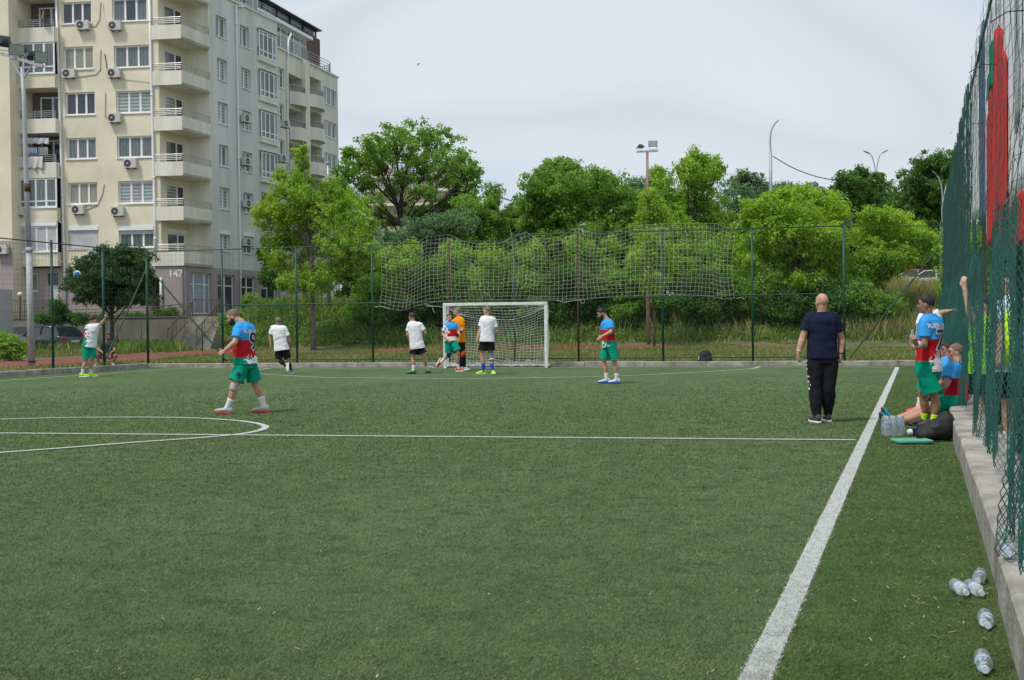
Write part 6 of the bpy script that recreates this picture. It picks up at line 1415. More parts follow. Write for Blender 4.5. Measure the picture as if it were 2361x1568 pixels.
def bird(label, px, py, d, s=1.0, ang=0):
    c = P(px, py, d); t = thing('seagull', label, 'bird', tuple(c)); fx = lambda a, b: RT * a * s - UP * b * s
    mb = MB(); p0, p1 = fx(.28, .02), fx(-.12, -.10); ax = (p1 - p0).normalized(); x_, y_ = frame_of(ax)
    mb.tube([p0, p0.lerp(p1, .25), p0.lerp(p1, .6), p0.lerp(p1, .9), p1 + ax * .06], [.015 * s, .05 * s, .07 * s, .045 * s, .01 * s], 10); mb.ball(fx(-.02, -.17), .042 * s); mb.build('body', BW_, t, True)
    for tip, mid_ in ((fx(-.52, .40) - F * .1, fx(-.12, .22)), (fx(-.36, -.22) + F * .35, fx(-.16, -.12) + F * .1)):
        mb = MB(); a = fx(.02, -.02); rg = []
        for k in range(7):
            q = k / 6; p = a.lerp(mid_, min(1, q * 2)) if q < .5 else mid_.lerp(tip, q * 2 - 1); w = .10 * s * (1 - q) ** .7 + .008
            rg.append([p + ax * -w, p + F * .008, p + ax * w, p - F * .008])
        mb.rings(rg); mb.build('wing', BG_, t, True)
    mb = MB(); mb.add([fx(.26, .0), fx(.42, -.04), fx(.43, .09)] + [fx(.26, .0) + F * .02, fx(.42, -.04) + F * .02, fx(.43, .09) + F * .02], [(0, 1, 2), (5, 4, 3), (0, 3, 4, 1), (1, 4, 5, 2), (2, 5, 3, 0)]); mb.build('tail', BW_, t)
bird('grey winged seagull gliding in the open sky above the trees', 965, 147, 110, .62)
bird('small white bird flying in the sky beside the top of the net', 2193, 305, 170, .5)
# ================= floodlights and street lamps =================
GLS = M('lamp_glass', (.30, .36, .33), .15, .1, spec=.8)
def floodhead(t, px, py, d, w, h, nrm_, name='lamp_head', back=False):
    c = P(px, py, d) - t.location; n_ = nrm_.normalized(); x_ = Z.cross(n_).normalized(); y_ = n_.cross(x_)
    mb = MB(); rg = []
    for k, s_ in ((0, 1.0), (.05, 1.0), (.14, .62), (.17, .3)): rg.append([c - n_ * k + x_ * a * w / 2 * s_ + y_ * b * h / 2 * s_ for a, b in ((-1, -1), (1, -1), (1, 1), (-1, 1))])
    mb.rings(rg[::-1]); o = mb.build(name, M('lamp_housing', (.03, .04, .045), .5, .2), t)
    mb = MB(); mb.obox(c + n_ * .006, x_ * w * .46, y_ * h * .45, n_ * .005); mb.build('glass', GLS, o)
    mb = MB(); mb.tube([c - y_ * (h / 2 + .14) - n_ * .05 - x_ * w * .4, c - n_ * .06 - x_ * w * .52, c - n_ * .06 - x_ * w * .52 + y_ * .02], .012, 5); mb.tube([c - y_ * (h / 2 + .14) - n_ * .05 + x_ * w * .4, c - n_ * .06 + x_ * w * .52, c - n_ * .06 + x_ * w * .52 + y_ * .02], .012, 5); mb.tube([c - y_ * (h / 2 + .14) - n_ * .05 - x_ * w * .4, c - y_ * (h / 2 + .14) - n_ * .05 + x_ * w * .4], .014, 5); mb.build('yoke', GALV, o)
fd_ = 39.2; b = P(73, 852, fd_); b.z = .05
fl = thing('floodlight_pole', 'tall galvanised floodlight pole with four lamps behind the left fence', 'floodlight', tuple(b))
tp = lambda px, py, o=0: P(px, py, fd_ + o) - fl.location
mb = MB(); mb.tube([V(0, 0, -.05), tp(69.5, 700), tp(66.8, 578)], [.115, .105, .102], 16); mb.tube([tp(66.8, 581), tp(66.7, 575), tp(66.6, 570)], [.125, .12, .085], 16); mb.tube([tp(66.7, 578), tp(60, 400), tp(56, 250), tp(51, 155)], [.085, .078, .068, .058], 14); mb.build('pole', GALV, fl, smooth=True)
mb = MB(); mb.tube([tp(63.5, 442), tp(63.3, 432), tp(63.2, 424)], [.10, .105, .10], 14); mb.build('clamp', RUST, fl, smooth=True)
mb = MB(); mb.tube([tp(73, 836), tp(73, 832)], [.124, .124], 14); mb.build('strap', BLACKP, fl)
mb = MB(); a, b = tp(-18, 118, .5), tp(100, 153, -.3); ax = (b - a) / 2; nn2 = ax.cross(Z).normalized(); mb.obox((a + b) / 2, ax, nn2 * .05, Z * .05); mb.build('crossarm', GALV, fl)
for q in ((24, 136), (76, 148)): mb = MB(); mb.tube([tp(q[0], q[1] - 1, .1 if q[0] < 50 else -.1), tp(53, 184)], .03, 6); mb.build('strut', GALV, fl)
tocam = (-F + RT * .55 - Z * .25)
floodhead(fl, 39, 115, fd_, .50, .37, tocam); floodhead(fl, 95, 132, fd_ - .2, .42, .37, tocam + Z * .0)
floodhead(fl, 8, 96, fd_ + .4, .45, .40, F - RT * .9 - Z * .3); floodhead(fl, 68, 128, fd_ + .3, .42, .36, F * .7 - RT * .8 - Z * .5)
fd2 = 56.5; b = P(1495, 790, fd2); b.z = gh(b)
f2 = thing('floodlight_pole', 'rusty floodlight pole with two lamps rising between the trees', 'floodlight', tuple(b))
tp = lambda px, py, o=0: P(px, py, fd2 + o) - f2.location
mb = MB(); mb.tube([V(0, 0, -.1), tp(1494, 680), tp(1493, 500), tp(1492.3, 349)], [.10, .09, .075, .065], 12); mb.build('pole', M('rusty_steel', (.30, .27, .25), .8, .3, 8, col2=(.24, .085, .035), stretch=(1, 1, .35)), f2, smooth=True)
mb = MB(); a, b = tp(1468, 350), tp(1517, 348); ax = (b - a) / 2; mb.obox((a + b) / 2, ax, ax.cross(Z).normalized() * .04, Z * .045); mb.build('crossarm', GALV, f2)
floodhead(f2, 1505.5, 331, fd2, .42, .28, -F + Z * .12); floodhead(f2, 1478, 340, fd2, .34, .16, -F * .35 - Z * 1.2 + RT * .3)
LMP = M('lamp_steel', (.40, .42, .44), .5, .1, metal=.3)
def lamp_post(label, d, trunk, arms, r=.07, extra=None, base=None):
    b = P(trunk[0][0], base or 690, d); b.z = gh(b); t = thing('street_lamp', label, 'street lamp', tuple(b)); q = lambda a: P(a[0], a[1], d) - t.location
    mb = MB(); k = len(trunk); mb.tube([V(0, 0, -.2)] + [q(a) for a in trunk], [r * 1.5] + [r * (1.3 - .5 * i / k) for i in range(k)], 10); mb.build('pole', LMP, t, smooth=True)
    for arm in arms:
        mb = MB(); mb.tube([q(a) for a in catm2(arm)], [r * .62] * len(catm2(arm)), 8); o = mb.build('arm', LMP, t, smooth=True)
        e, e0 = q(arm[-1]), q(arm[-2]); dv = (e - e0); dv.z *= .45; dv.normalize(); mb = MB(); mb.ball(e + dv * .22 * d / 90, (.30 * d / 90, .13 * d / 90, .06 * d / 90), (dv, dv.cross(Z).normalized(), Z)); mb.build('lamp_head', M('lamp_head_grey', (.2, .21, .22), .5), t, True)
    return t
def catm2(p): return [(v.x, v.y) for v in catmull([V(a, b, 0) for a, b in p], 5)]
sl1 = lamp_post('tall single armed street lamp above the olive tree', 86, [(1776.8, 433), (1776.8, 348)], [[(1776.8, 350), (1775.8, 325), (1778, 302), (1785.5, 286)]], .10)
sl2 = lamp_post('distant street lamp with two outward curving arms in a V', 130, [(2019, 470), (2019.4, 408)], [[(2019, 412), (2017, 385), (2011, 362), (2004, 354)], [(2020, 412), (2022, 385), (2028, 360), (2034.5, 352.6)]], .09)
sl3 = lamp_post('far street lamp with two arms bending left above the evergreen', 110, [(1198.5, 520), (1198.5, 489)], [[(1198, 492), (1193, 478), (1184, 467), (1175, 461.5)], [(1199, 492), (1199, 480), (1198, 470), (1196, 462)]], .09)
sl4 = lamp_post('street lamp glimpsed beside the tall net at the right', 60, [(2174, 520), (2173, 475)], [[(2173, 478), (2172, 440), (2167, 418), (2160, 404)], [(2173, 478), (2177, 450), (2181, 430)]], .05)
sl5 = lamp_post('slim pale pole with a small cap between building and spreading tree', 62, [(757.5, 500), (757, 430), (756, 376)], [], .075)
mb = MB(); q = P(755.8, 375, 62) - sl5.location; mb.tube([q - Z * .05, q + Z * .06], [.14, .14], 10); mb.build('cap', LMP, sl5)
for nm, lab, d0, pts_ in (('overhead_cable', 'black cable sagging from the single street lamp to the dark round tree', 86, [(1781, 360), (1830, 388), (1885, 408), (1940, 418)]), ('overhead_cable', 'thin cable dropping right from the distant V shaped lamp', 130, [(2021, 410), (2035, 430), (2056, 446)])):
    mb = MB(); o0 = P(*pts_[0], d0); mb.tube([P(a, b, d0) - o0 for a, b in catm2(pts_)], .035, 5); o = mb.build(nm, BLACKP); o.location = o0; tag(o, lab, 'cable')
# lamp with a round globe on the terrace
b = P(46, 728, 69.5); gl = thing('garden_lamp', 'small garden lamp with a cream globe on the terrace', 'lamp', tuple(b)); mb = MB(); mb.tube([V(0, 0, -.3), P(46.2, 684, 69.5) - b], .05, 8); mb.build('post', BRNM, gl); mb = MB(); mb.ball(P(46.3, 679, 69.5) - b, .15); mb.build('globe', M('globe_cream', (.75, .7, .5), .4, .03), gl, True)
# ================= terrace, steps, railings =================
def wl(px0, px1, d0, d1, z0, z1, th, name, label, mat, cat='wall'):
    a, b = P(px0, 760, d0), P(px1, 760, d1); a.z = b.z = 0; c = (a + b) / 2; dx = (b - a) / 2; n_ = dx.cross(Z).normalized()
    mb = MB(); mb.obox(V(0, 0, (z0 + z1) / 2), dx, n_ * th / 2, Z * (z1 - z0) / 2); mb.obox(V(0, 0, z1 + .035), dx * 1.001, n_ * (th / 2 + .05), Z * .03); o = mb.build(name, mat); o.location = c; tag(o, label, cat); return o
WALLM = M('retaining_wall', (.30, .275, .24), .95, .2, .8, bump=.4, bs=15, col2=(.20, .18, .155), stretch=(1, 1, .4))
wl(8, 438, 70.3, 70.0, -.1, 1.98, .3, 'retaining_wall', 'stained concrete retaining wall below the terrace of the apartment block', WALLM)
st = MB(); cs = P(461, 770, 68.5); cs.z = 0
sa = Vector((RT.x, RT.y, 0)).normalized(); sb_ = Vector((F.x, F.y, 0)).normalized()
for k in range(9):
    z1 = .12 + (k + 1) * .21; st.obox(sb_ * (-1.3 + k * .30 + .16) + V(0, 0, z1 / 2 - .05), sa * .95, sb_ * .155, Z * (z1 / 2 + .05))
o = st.build('steps', M('step_concrete', (.36, .34, .30), .9, .2, 3)); o.location = cs; tag(o, 'worn concrete steps rising to the terrace beside the retaining wall', 'steps')
RAILB = M('rail_brown', (.14, .075, .06), .7, .25, 5)
def railing(label, pts, h, bars=.13, name='railing', rails=(1.0, .9, .1), r=.025):
    o = thing(name, label, 'railing', tuple(pts[0])); mb = MB(); L0 = pts[0]
    for f_ in rails: mb.tube([p - L0 + Z * h * f_ for p in pts], r if f_ == 1 else r * .7, 5)
    mb.build('rails', RAILB, o); mb = MB()
    for a, b in zip(pts, pts[1:]):
        n_ = max(1, int((b - a).length / bars))
        for k in range(n_ + 1): p = a.lerp(b, k / n_) - L0; mb.tube([p, p + Z * h * (.92 if k % 8 else 1.0)], r * (.35 if k % 8 else .9), 4)
    mb.build('balusters', RAILB, o); return o
def TP_(px, d, z): p = P(px, 740, d); p.z = z; return p
railing('brown steel railing with close bars along the left terrace', [TP_(15, 70.2, 2.03), TP_(115, 70.2, 2.03), TP_(137, 70.2, 1.6)], 1.08)
railing('long two bar brown railing on top of the retaining wall', [TP_(15, 70.0, 1.4), TP_(140, 70, 1.5), TP_(345, 70, 1.6), TP_(446, 69.6, 1.85)], .98, bars=1.3, rails=(1, .8))
railing('sloping brown stair railing on the left of the steps', [TP_(386, 67.2, .3), TP_(446, 69.9, 2.0)], .95)
railing('sloping brown stair railing on the right of the steps', [TP_(452, 67.2, .3), TP_(510, 69.9, 2.0)], .95)
railing('dark railing in front of the shop windows', [TP_(446, 70.6, 2.05), TP_(500, 70.9, 2.05)], 1.0, bars=.16)
# thin second fence on the grass
wf = thing('wire_fence', 'low green wire fence on slim posts in front of the retaining wall', 'fence', tuple(TP_(90, 63, .2)))
for px in (98, 270, 325, 396, 466): post(wf, TP_(px, 63, .15), 1.5, .03)
g_ = gridmesh(TP_(98, 63, .2), TP_(466, 63, .2), .3, 1.6, .12, .12, .0025); npmesh('wire_mesh', g_[0], g_[1], WIREM, wf, off=wf.location)
mb = MB(); a, b = P(-60, 740, 58), P(14.5, 740, 58); kz = .1; mb.obox(V(0, 0, 1.5), (b - a) / 2 * 1, ((b - a) / 2).cross(Z).normalized() * .8, Z * 1.75)
kb = thing('utility_cabinet', 'grey utility kiosk with louvred vents at the left edge', 'kiosk', (((a + b) / 2).x, ((a + b) / 2).y, .1)); mb.build('casing', M('kiosk_grey', (.42, .42, .44), .7, .05), kb)
mb = MB(); n_ = -((b - a) / 2).cross(Z).normalized(); n_ = n_ if n_.dot(F) < 0 else -n_
for k in range(5): mb.obox(sa * .35 + n_ * .81 + Z * (1.85 + k * .09), sa * .3, n_ * .02, Z * .03)
mb.build('vent', WHITE, kb)
# laundry on the fourth balcony
def sheet_cloth(label, px0, px1, py0, py1, mat, o_, name='laundry', wave=.05):
    t0 = LUF.at(*LUF.uv((px0 + px1) / 2, py0), o_); nu_, nv_ = 24, 8; vs, fs = [], []
    for j in range(nv_ + 1):
        for i in range(nu_ + 1):
            px = px0 + (px1 - px0) * i / nu_; py = py0 + (py1 - py0) * j / nv_ * (1 + .08 * math.sin(i * .9)); u_, v_ = LUF.uv(px, py); p = LUF.at(u_, v_, o_ + wave * math.sin(i * 1.1 + j * .3) * (j / nv_ + .2)); vs.append(p - t0)
    for j in range(nv_):
        for i in range(nu_): a = j * (nu_ + 1) + i; fs.append((a, a + 1, a + nu_ + 2, a + nu_ + 1))
    mb = MB(); mb.add(vs, fs); o = mb.build(name, mat, smooth=True); o.location = t0; sd = o.modifiers.new('s', 'SOLIDIFY'); sd.thickness = .006; tag(o, label, 'laundry', 'laundry on the balcony'); return o
sheet_cloth('large off white sheet draped over the balcony parapet', 44, 101, 362, 389, M('sheet_white', (.62, .60, .60), .9, .06), .10)
sheet_cloth('scalloped white valance hung at the top of the balcony opening', 46, 110, 317, 331, M('sheet_lilac', (.55, .55, .60), .9, .06), -.15)
sheet_cloth('row of small white and blue clothes drying inside the balcony', 50, 82, 339, 354, M('cloth_pale_blue', (.40, .47, .58), .9, .25, 2), -.2)
sheet_cloth('grey towel drying at the right of the balcony line', 84, 106, 338, 357, M('cloth_grey', (.36, .35, .33), .9, .1), -.25)
# ================= cars =================
TYRE = M('tyre', (.015, .015, .015), .9, .1); RIM = M('rim', (.4, .4, .42), .35, .1, metal=.6); CGL = M('car_glass', (.02, .025, .03), .06, .05, spec=.9)
def car(label, pos, rz, col, name='parked_car', suv=0, roofcol=None, plate=True, group='parked cars'):
    t = thing(name, label, 'car', tuple(pos), rz, group=group); Wd = .88
    pm = M('car_paint_%s' % name if False else 'car_paint_' + '_'.join('%d' % int(c * 100) for c in col), col, .3, .03, spec=.6, coat=.5)
    low = [(-2.2, .32), (-2.22, .55), (-2.15, .86), (-1.75, .96 + suv * .1), (-.9, .98 + suv * .1), (.9, .95 + suv * .1), (1.75, .82 + suv * .1), (2.15, .66), (2.22, .45), (2.15, .28)]
    mb = MB(); rg = []
    for y, k in ((-Wd, .93), (-Wd * .97, .99), (-.5, 1.0), (.5, 1.0), (Wd * .97, .99), (Wd, .93)):
        rg.append([V(x * (1 if abs(y) > .6 else 1.01), y, .3 + (z - .3) * k) for x, z in low])
    mb.rings(rg); body = mb.build('body', pm, t, True, bevel=0)
    top = [(-1.95, .93 + suv * .1), (-1.45, 1.36 + suv * .15), (-.3, 1.46 + suv * .18), (.35, 1.42 + suv * .18), (1.15, .93 + suv * .08)]
    def cab(inset, sc, z0=0): return [[V(x * sc - .0, y, z) for x, z in top] for y in inset]
    mb = MB(); rg = [[V(x, -.80 if z < 1.1 else -.62, z) for x, z in top], [V(x, .80 if z < 1.1 else .62, z) for x, z in top]]; mb.rings(rg); mb.build('window_glass', CGL, t)
    mb = MB(); r_ = top[1:4]; mb.rings([[V(x, y, z + .018) for x, z in r_] + [V(x, y, z - .05) for x, z in r_[::-1]] for y in (-.63, -.3, .3, .63)]); mb.build('roof', M('roof_red', (.5, .05, .04), .4) if roofcol else pm, t, True)
    for s_ in (-1, 1):
        for a, b in ((top[0], top[1]), (top[3], top[4])): mb = MB(); mb.tube([V(a[0], s_ * (.81 if a[1] < 1.1 else .64), a[1]), V(b[0], s_ * (.81 if b[1] < 1.1 else .64), b[1])], .035, 6); mb.build('pillar', pm, t)
        mb = MB(); mb.tube([V(-.35, s_ * .81, .95), V(-.3, s_ * .645, 1.44 + suv * .16)], .03, 6); mb.build('pillar', pm, t)
        mb = MB(); mb.ball(V(.75, s_ * .95, .98 + suv * .1), (.07, .09, .07)); mb.build('mirror', pm, t, True)
    for x in (-1.35, 1.38):
        for s_ in (-1, 1):
            mb = MB(); mb.tube([V(x, s_ * .70, .31), V(x, s_ * .89, .31)], .31, 20); w_ = mb.build('wheel', TYRE, t, True); mb = MB(); mb.tube([V(x, s_ * .885, .31), V(x, s_ * .90, .31)], .19, 14); mb.build('rim', RIM, w_)
    for s_ in (-1, 1):
        mb = MB(); mb.obox(V(-2.17, s_ * .66, .74), V(.05, 0, 0), V(0, .17, 0), V(0, 0, .09)); mb.build('taillight', M('taillight_red', (.45, .03, .02), .25, .05), t, bevel=.02)
        mb = MB(); mb.obox(V(2.10, s_ * .62, .64), V(.06, 0, 0), V(0, .19, 0), V(0, 0, .07)); mb.build('headlight', M('headlight_clear', (.55, .57, .6), .15, .05), t, bevel=.02)
    if plate: mb = MB(); mb.obox(V(-2.235, 0, .62), V(.012, 0, 0), V(0, .26, 0), V(0, 0, .055)); mb.build('number_plate', WHITE, t)
    return t
def carat(px, d, z=None): p = P(px, 780, d); p.z = gh(p) if z is None else z; return p
ya = math.atan2(F.y, F.x)                            # heading away from the camera
car('dark blue estate car seen from behind, nearest in the left parking bay', carat(112, 63.5), ya + R(58), (.015, .022, .03))
car('grey silver roofed car parked behind the dark blue one', carat(92, 67), ya - R(100), (.07, .075, .08), plate=False)
car('silver car with a reddish roof parked on the road at the right', carat(2104, 78, 3.2), ya + R(75), (.42, .43, .44), roofcol=1, plate=False)
car('white car half hidden by the net beside the silver one', carat(2152, 74, 3.0), ya + R(60), (.55, .57, .57), plate=False)
car('dark car on the road seen through the torn net above the crossbar', carat(1222, 74, 1.95), ya + R(80), (.03, .033, .04), plate=False)
car('pale blue car on the road just right of the goal', carat(1316, 73, 2.0), ya + R(78), (.45, .52, .55), plate=False)
# ================= things by the right net =================
PET = M('clear_plastic', (.82, .88, .92), .12, .03, trans=.82, spec=.6); PET.node_tree.nodes['Principled BSDF'].inputs['IOR'].default_value = 1.25
CAPB = M('bottle_cap', (.55, .65, .75), .4, .05); LBLP = M('bottle_label', (.35, .45, .62), .5, .25, 30)
def bottle(label, base, axis, L_=.21, r=.033, crush=0, group='empty plastic bottles by the right kerb', roll=0, lab=True, cat='bottle'):
    t = thing('plastic_bottle', label, cat, tuple(base), group=group); a = axis.normalized(); x_, y_ = frame_of(a)
    prof = [(0, .6), (.03, .95), (.12, 1), (.2, .93), (.28, 1), (.36, .94), (.44, 1), (.6, 1), (.7, .95), (.8, .72), (.88, .42), (.93, .38), (.95, .38)]
    mb = MB(); rg = []
    for tt, k in prof:
        rr = r * k; cx_ = noise.noise(V(tt * 4, base.x * 9, 0)) * crush * r
        rg.append([a * (L_ * tt) + x_ * (math.cos(q) * rr * (1 - crush * .4 * math.sin(tt * 3.1) * abs(math.sin(q))) + cx_) + y_ * math.sin(q) * rr for q in [2 * math.pi * j / 18 for j in range(18)]])
    mb.rings(rg); mb.build('bottle_body', PET, t, True)
    mb = MB(); mb.tube([a * L_ * .93, a * L_ * 1.0], r * .45, 12); mb.build('cap', CAPB, t)
    if lab: mb = MB(); mb.tube([a * L_ * .46, a * L_ * .64], r * 1.015, 18, cap=False); mb.build('bottle_label', LBLP, t, True)
    return t
def gb_(p0, p1, label, z=.034, **k):
    a, b = G(*p0, z), G(*p1, z); d = (b - a).normalized(); c = (a + b) / 2; return bottle(label, c - d * .105, d, **k)
gb_((2199, 1345), (2230, 1368), 'clear plastic bottle lying leftmost of the three together on the turf')
gb_((2234, 1347), (2264, 1368), 'clear plastic bottle lying in the middle of the three together, neck to the right')
gb_((2264, 1316), (2252, 1345), 'upper right plastic bottle of the three lying together', crush=.3)
gb_((2270, 1411), (2280, 1448), 'crushed plastic bottle lying alone near the kerb', crush=.7)
gb_((2262, 1507), (2273, 1549), 'plastic bottle nearest the camera at the bottom of the turf', crush=.3)
gb_((2323, 1254), (2325, 1285), 'clear plastic bottle lying on top of the concrete kerb', z=.29)
q = pk['Q']['wl']; bottle('small bottle held in the hand of the player with the wristband', q + V(0, 0, .0) - RT * .06 - Z * .02, Z + RT * .05, .20, .03, group=None)
# pack of water bottles in film
wpos = G(2064, 1006); wpk = thing('water_pack', 'film wrapped pack of clear water bottles beside the touchline', 'bottle pack', tuple(wpos)); ra = Vector((RT.x, RT.y, 0)).normalized(); fa = Vector((F.x, F.y, 0)).normalized()
for i in range(3):
    for j in range(2):
        o_ = ra * (-.08 + i * .08) + fa * (.04 + j * .08); mb = MB(); mb.rings([[o_ + V(math.cos(q_) * .037 * k, math.sin(q_) * .037 * k, z_) for q_ in [2 * math.pi * n / 14 for n in range(14)]] for z_, k in ((.004, .8), (.02, 1), (.09, .95), (.13, 1), (.18, .9), (.205, .5), (.225, .38))]); b_o = mb.build('bottle', PET, wpk, True)
        mb = MB(); mb.tube([o_ + V(0, 0, .222), o_ + V(0, 0, .237)], .016, 10); mb.build('cap', CAPB, b_o); mb = MB(); mb.tube([o_ + V(0, 0, .10), o_ + V(0, 0, .15)], .0375, 14, cap=False); mb.build('bottle_label', LBLP, b_o, True)
FILM = M('clear_film', (.85, .9, .92), .2, .03, trans=.85, bump=.8, bs=40); FILM.node_tree.nodes['Principled BSDF'].inputs['IOR'].default_value = 1.1
mb = MB(); cw = fa * .08
mb.rings([ering(cw + V(0, 0, z_), ra, fa, .128 * k, .088 * k, 24, 5) for z_, k in ((.0, 1), (.1, 1.01), (.2, 1), (.235, .93))], cap=False); mb.build('wrap', FILM, wpk, True)
# seat pad
sp0 = G(2116, 1027); sp = thing('foam_pad', 'two stacked foam pads, mint green on dark grey, lying on the turf', 'seat pad', tuple(sp0))
for z0, z1, m_, n_, k in ((.0, .022, M('foam_dark', (.05, .055, .055), .9), 'lower_pad', .97), (.024, .048, M('foam_mint', (.10, .38, .27), .9, .08), 'upper_pad', 1.0)):
    mb = MB(); mb.rings([ering(fa * .19 + V(0, 0, z_), ra, fa, .205 * k * q_, .17 * k * q_, 32, 6) for z_, q_ in ((z0, .98), (z0 + .004, 1), (z1 - .004, 1), (z1, .98))]); mb.build(n_, m_, sp, False)
# black sports bag and clothes
bg0 = G(2172, 1020); bag = thing('sports_bag', 'slumped black sports bag leaning on the right kerb', 'bag', tuple(bg0))
mb = MB(); mb.ball(ra * .02 + fa * .14 + V(0, 0, .13), (.20, .15, .135), (ra, fa, Z), 20, 12); mb.ball(ra * .10 + fa * .16 + V(0, 0, .22), (.10, .11, .12), (ra, fa, Z), 16, 10); mb.ball(-ra * .12 + fa * .12 + V(0, 0, .08), (.13, .12, .085), (ra, fa, Z), 16, 10)
bo = remesh(mb, 'bag_body', M('bag_black', (.014, .014, .017), .6, .2, 8, bump=.4, bs=60), bag, .010, 3, .013, 31); 
mb = MB(); mb.tube([-ra * .20 + fa * .0 + V(0, 0, .04), -ra * .28 - fa * .02 + V(0, 0, .06), -ra * .30 + fa * .02 + V(0, 0, .02), -ra * .18 - fa * .03 + V(0, 0, .01), ra * .02 - fa * .03 + V(0, 0, .02)], .008, 6); mb.build('strap', BLACKP, bag)
cl0 = G(2124, 1006); cl = thing('clothes_pile', 'crumpled navy and white clothes beside the black bag', 'clothes', tuple(cl0))
mb = MB(); mb.tube([-ra * .10 + fa * .03 + V(0, 0, .04), ra * .02 + fa * .04 + V(0, 0, .05), ra * .16 + fa * .08 + V(0, 0, .10)], [.045, .05, .07], 12); remesh(mb, 'navy_garment', NAVY, cl, .009, 2, .02, 33)
mb = MB(); mb.tube([-ra * .16 + V(0, 0, .045), -ra * .11 + fa * .01 + V(0, 0, .05)], [.03, .042], 12); mb.tube([ra * .01 - fa * .01 + V(0, 0, .06), ra * .08 + fa * .02 + V(0, 0, .11), ra * .17 + fa * .04 + V(0, 0, .17)], [.035, .04, .03], 12); remesh(mb, 'white_garment', WTEE, cl, .009, 2, .015, 34)
# backpack by the rear kerb
bp0 = G(1627, 843.9); bpk = thing('backpack', 'black backpack standing against the rear kerb', 'backpack', tuple(bp0)); s_ = 1.0
mb = MB(); mb.rings([ering(fa * .02 + V(0, 0, z_), ra, fa, rx, ry, 24, 3) for z_, rx, ry in ((.0, .20, .12), (.03, .225, .14), (.15, .225, .14), (.3, .205, .13), (.40, .17, .11), (.46, .11, .08), (.485, .05, .04))]); remesh(mb, 'bag_body', M('bag_black', (.014, .014, .017)), bpk, .012, 2, .012, 35)
mb = MB(); mb.rings([ering(-fa * .115 + V(0, 0, z_), ra, fa, rx, .05, 20, 3) for z_, rx in ((.03, .13), (.06, .155), (.2, .15), (.24, .11))]); mb.build('front_pocket', M('bag_pocket', (.02, .02, .023), .7), bpk, True)
mb = MB(); mb.tube([-ra * .15 + V(0, 0, .40) - fa * .05, -ra * .245 + V(0, 0, .22) - fa * .04, -ra * .25 + V(0, 0, .05) - fa * .04], .018, 6); so2 = mb.build('strap', BLACKP, bpk); mb = MB(); mb.tube([-ra * .205 + V(0, 0, .30) - fa * .068, -ra * .235 + V(0, 0, .2) - fa * .062], .014, 6); mb.build('strap_print', TXW, so2)
mb = MB(); mb.tube([-ra * .05 + V(0, 0, .475), V(0, 0, .52), ra * .05 + V(0, 0, .475)], .01, 6); mb.build('handle', BLACKP, bpk)
# litter along the rear kerb
for (a, b_, z, lab) in (((1690, 823), (1707, 825), .19, 'crumpled clear bottle lying on the rear kerb at the right'), ((1443, 841.5), (1459, 841.5), .03, 'flattened clear bottle at the foot of the rear kerb near the number 3 player'), ((1509, 841.5), (1525, 842), .03, 'flattened clear bottle at the kerb foot left of the backpack'), ((989, 846.5), (1004, 847), .035, 'clear bottle lying beside the left goalpost')):
    p0, p1 = G(*a, z), G(*b_, z); bottle(lab, p0, p1 - p0, .21, .035, .5, group='bottles along the rear kerb')
# debris on the turf: one scattered mass
n = 420; uu = np.concatenate([rng.uniform(0, 2361, 160), rng.uniform(2000, 2330, 130)]); dd2 = np.concatenate([4.5 + 25 * rng.random(160) ** 1.5, 4.6 + 9 * rng.random(130)])
xc = (uu - CX) / FP * dd2; X_ = F.x * dd2 + RT.x * xc; Y_ = F.y * dd2 + RT.y * xc; k_ = X_ < VPX - .03; X_, Y_ = X_[k_], Y_[k_]; n = len(X_)
an = rng.uniform(0, np.pi, n); ln_ = rng.uniform(.006, .035, n) ; wd = rng.uniform(.001, .0028, n); dx_, dy_ = np.cos(an), np.sin(an); z_ = rng.uniform(.018, .026, n)
v_ = np.stack([np.stack([X_ + s1 * dx_ * ln_ / 2 - s2 * dy_ * wd, Y_ + s1 * dy_ * ln_ / 2 + s2 * dx_ * wd, z_ + (s1 > 0) * .006], 1) for s1, s2 in ((-1, -1), (1, -1), (1, 1), (-1, 1))], 1)
tag(npmesh('turf_litter', v_.reshape(-1, 3), np.arange(n * 4).reshape(n, 4), STRAW), 'straw and pale crumbs scattered on the turf', None, None, 'stuff')
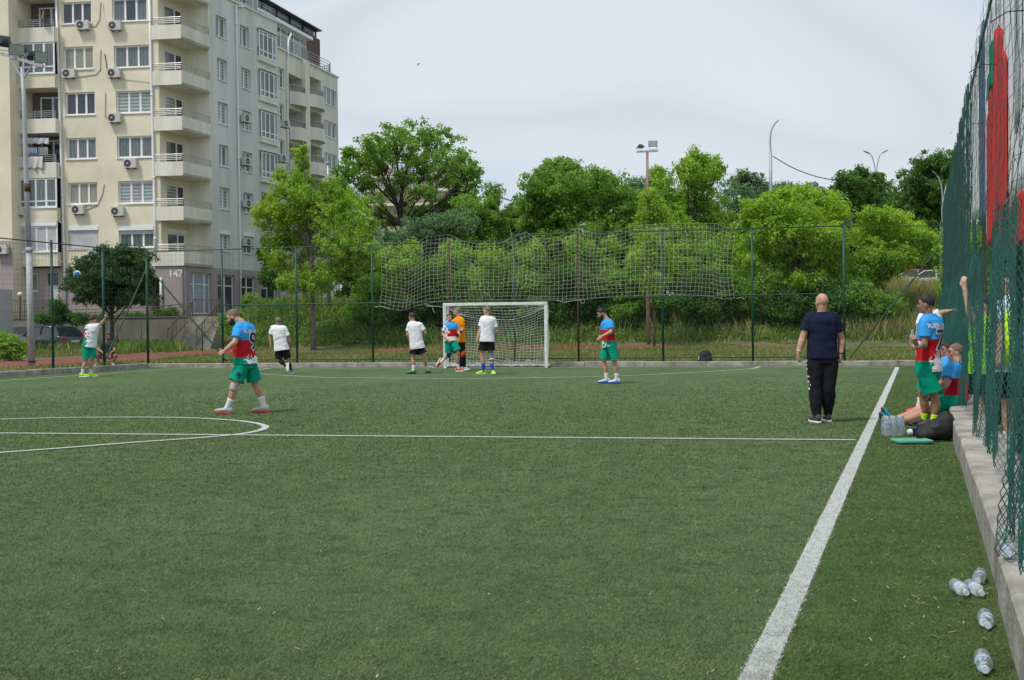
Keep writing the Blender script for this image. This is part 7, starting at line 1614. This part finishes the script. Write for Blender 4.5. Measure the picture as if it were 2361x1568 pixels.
# ================= banner on the outside of the right net =================
bn = thing('banner', 'large white banner with red and green shapes hung behind the right net', 'banner', (.78, 10, 2.4)); BNW = M('banner_white', (.82, .82, .86), .7, .06, 3); BNR = M('banner_red', (.60, .02, .02), .7, .1, 3); BNG = M('banner_green', (.0, .22, .13), .7, .1); BNB = M('banner_blue', (.08, .14, .24), .7, .1); BNL = M('banner_grey', (.34, .36, .38), .7, .1)
def bpanel(y0, y1, z0, z1, mat, name, x=.78, f0=None, n=30, ph=0):
    vs, fs = [], []; m_ = 16
    for j in range(m_ + 1):
        for i in range(n + 1):
            t, s = i / n, j / m_; za, zb = (f0(t) if f0 else (z0, z1)); y = y0 + (y1 - y0) * t; z = za + (zb - za) * s
            vs.append(V(x - .78 + .02 * math.sin(y * 9) + .012 * math.sin(y * 31), y - 10, z - 2.4))
    for j in range(m_):
        for i in range(n): a = j * (n + 1) + i; fs.append((a, a + 1, a + n + 2, a + n + 1))
    mb = MB(); mb.add(vs, fs); o = mb.build(name, mat, bn, True); o.modifiers.new('s', 'SOLIDIFY').thickness = .003; return o
bpanel(7.0, 15.3, 2.42, 5.1, BNW, 'cloth', n=90)
bpanel(15.31, 15.6, 2.5, 5.1, BNG, 'green_edge', n=6); bpanel(15.62, 16.6, 2.6, 5.1, BNB, 'blue_strip', n=6)
bpanel(16.62, 20.7, 0, 0, BNW, 'white_strip', f0=lambda t: (2.75 + .25 * t, 5.1), n=30)
bpanel(11.5, 14.9, 0, 0, BNR, 'red_shape', x=.765, f0=lambda t: (2.0 + .25 * t, 2.9 + 1.45 * math.sin(math.pi * min(1, t * .85 + .12)) ** .6))
bpanel(13.6, 14.6, 0, 0, BNG, 'green_shape', x=.755, f0=lambda t: (3.9, 4.4 - .3 * t), n=6)
bpanel(9.6, 11.49, 2.0, 2.4, BNR, 'red_foot', x=.765, n=12)
for i in range(8): bpanel(7.2 + i * .5, 7.32 + i * .5, 2.96, 5.05, BNL, 'grey_stripe', x=.768, n=3)
for i, (y0, y1, z0, z1) in enumerate(((21.6, 23.0, 2.6, 4.5), (25.6, 26.4, 3.1, 4.5), (31.5, 32.3, 2.6, 4.2))):
    o = thing('banner', ['plain white banner strip left of the large one behind the right net', 'narrow white strip high behind the right net', 'thin white strip far along behind the right net'][i], 'banner', (.80, y0, z0)); b0 = bn; bn = o
    vs = [V(.02 * math.sin((y0 + (y1 - y0) * k / 12) * 9), (y1 - y0) * k / 12, 0) for k in range(13)]; mb = MB(); mb.add(vs + [v + V(0, 0, z1 - z0) for v in vs], [(k, k + 1, k + 14, k + 13) for k in range(12)]); q_ = mb.build('cloth', BNW, o, True); q_.modifiers.new('s', 'SOLIDIFY').thickness = .003; bn = b0
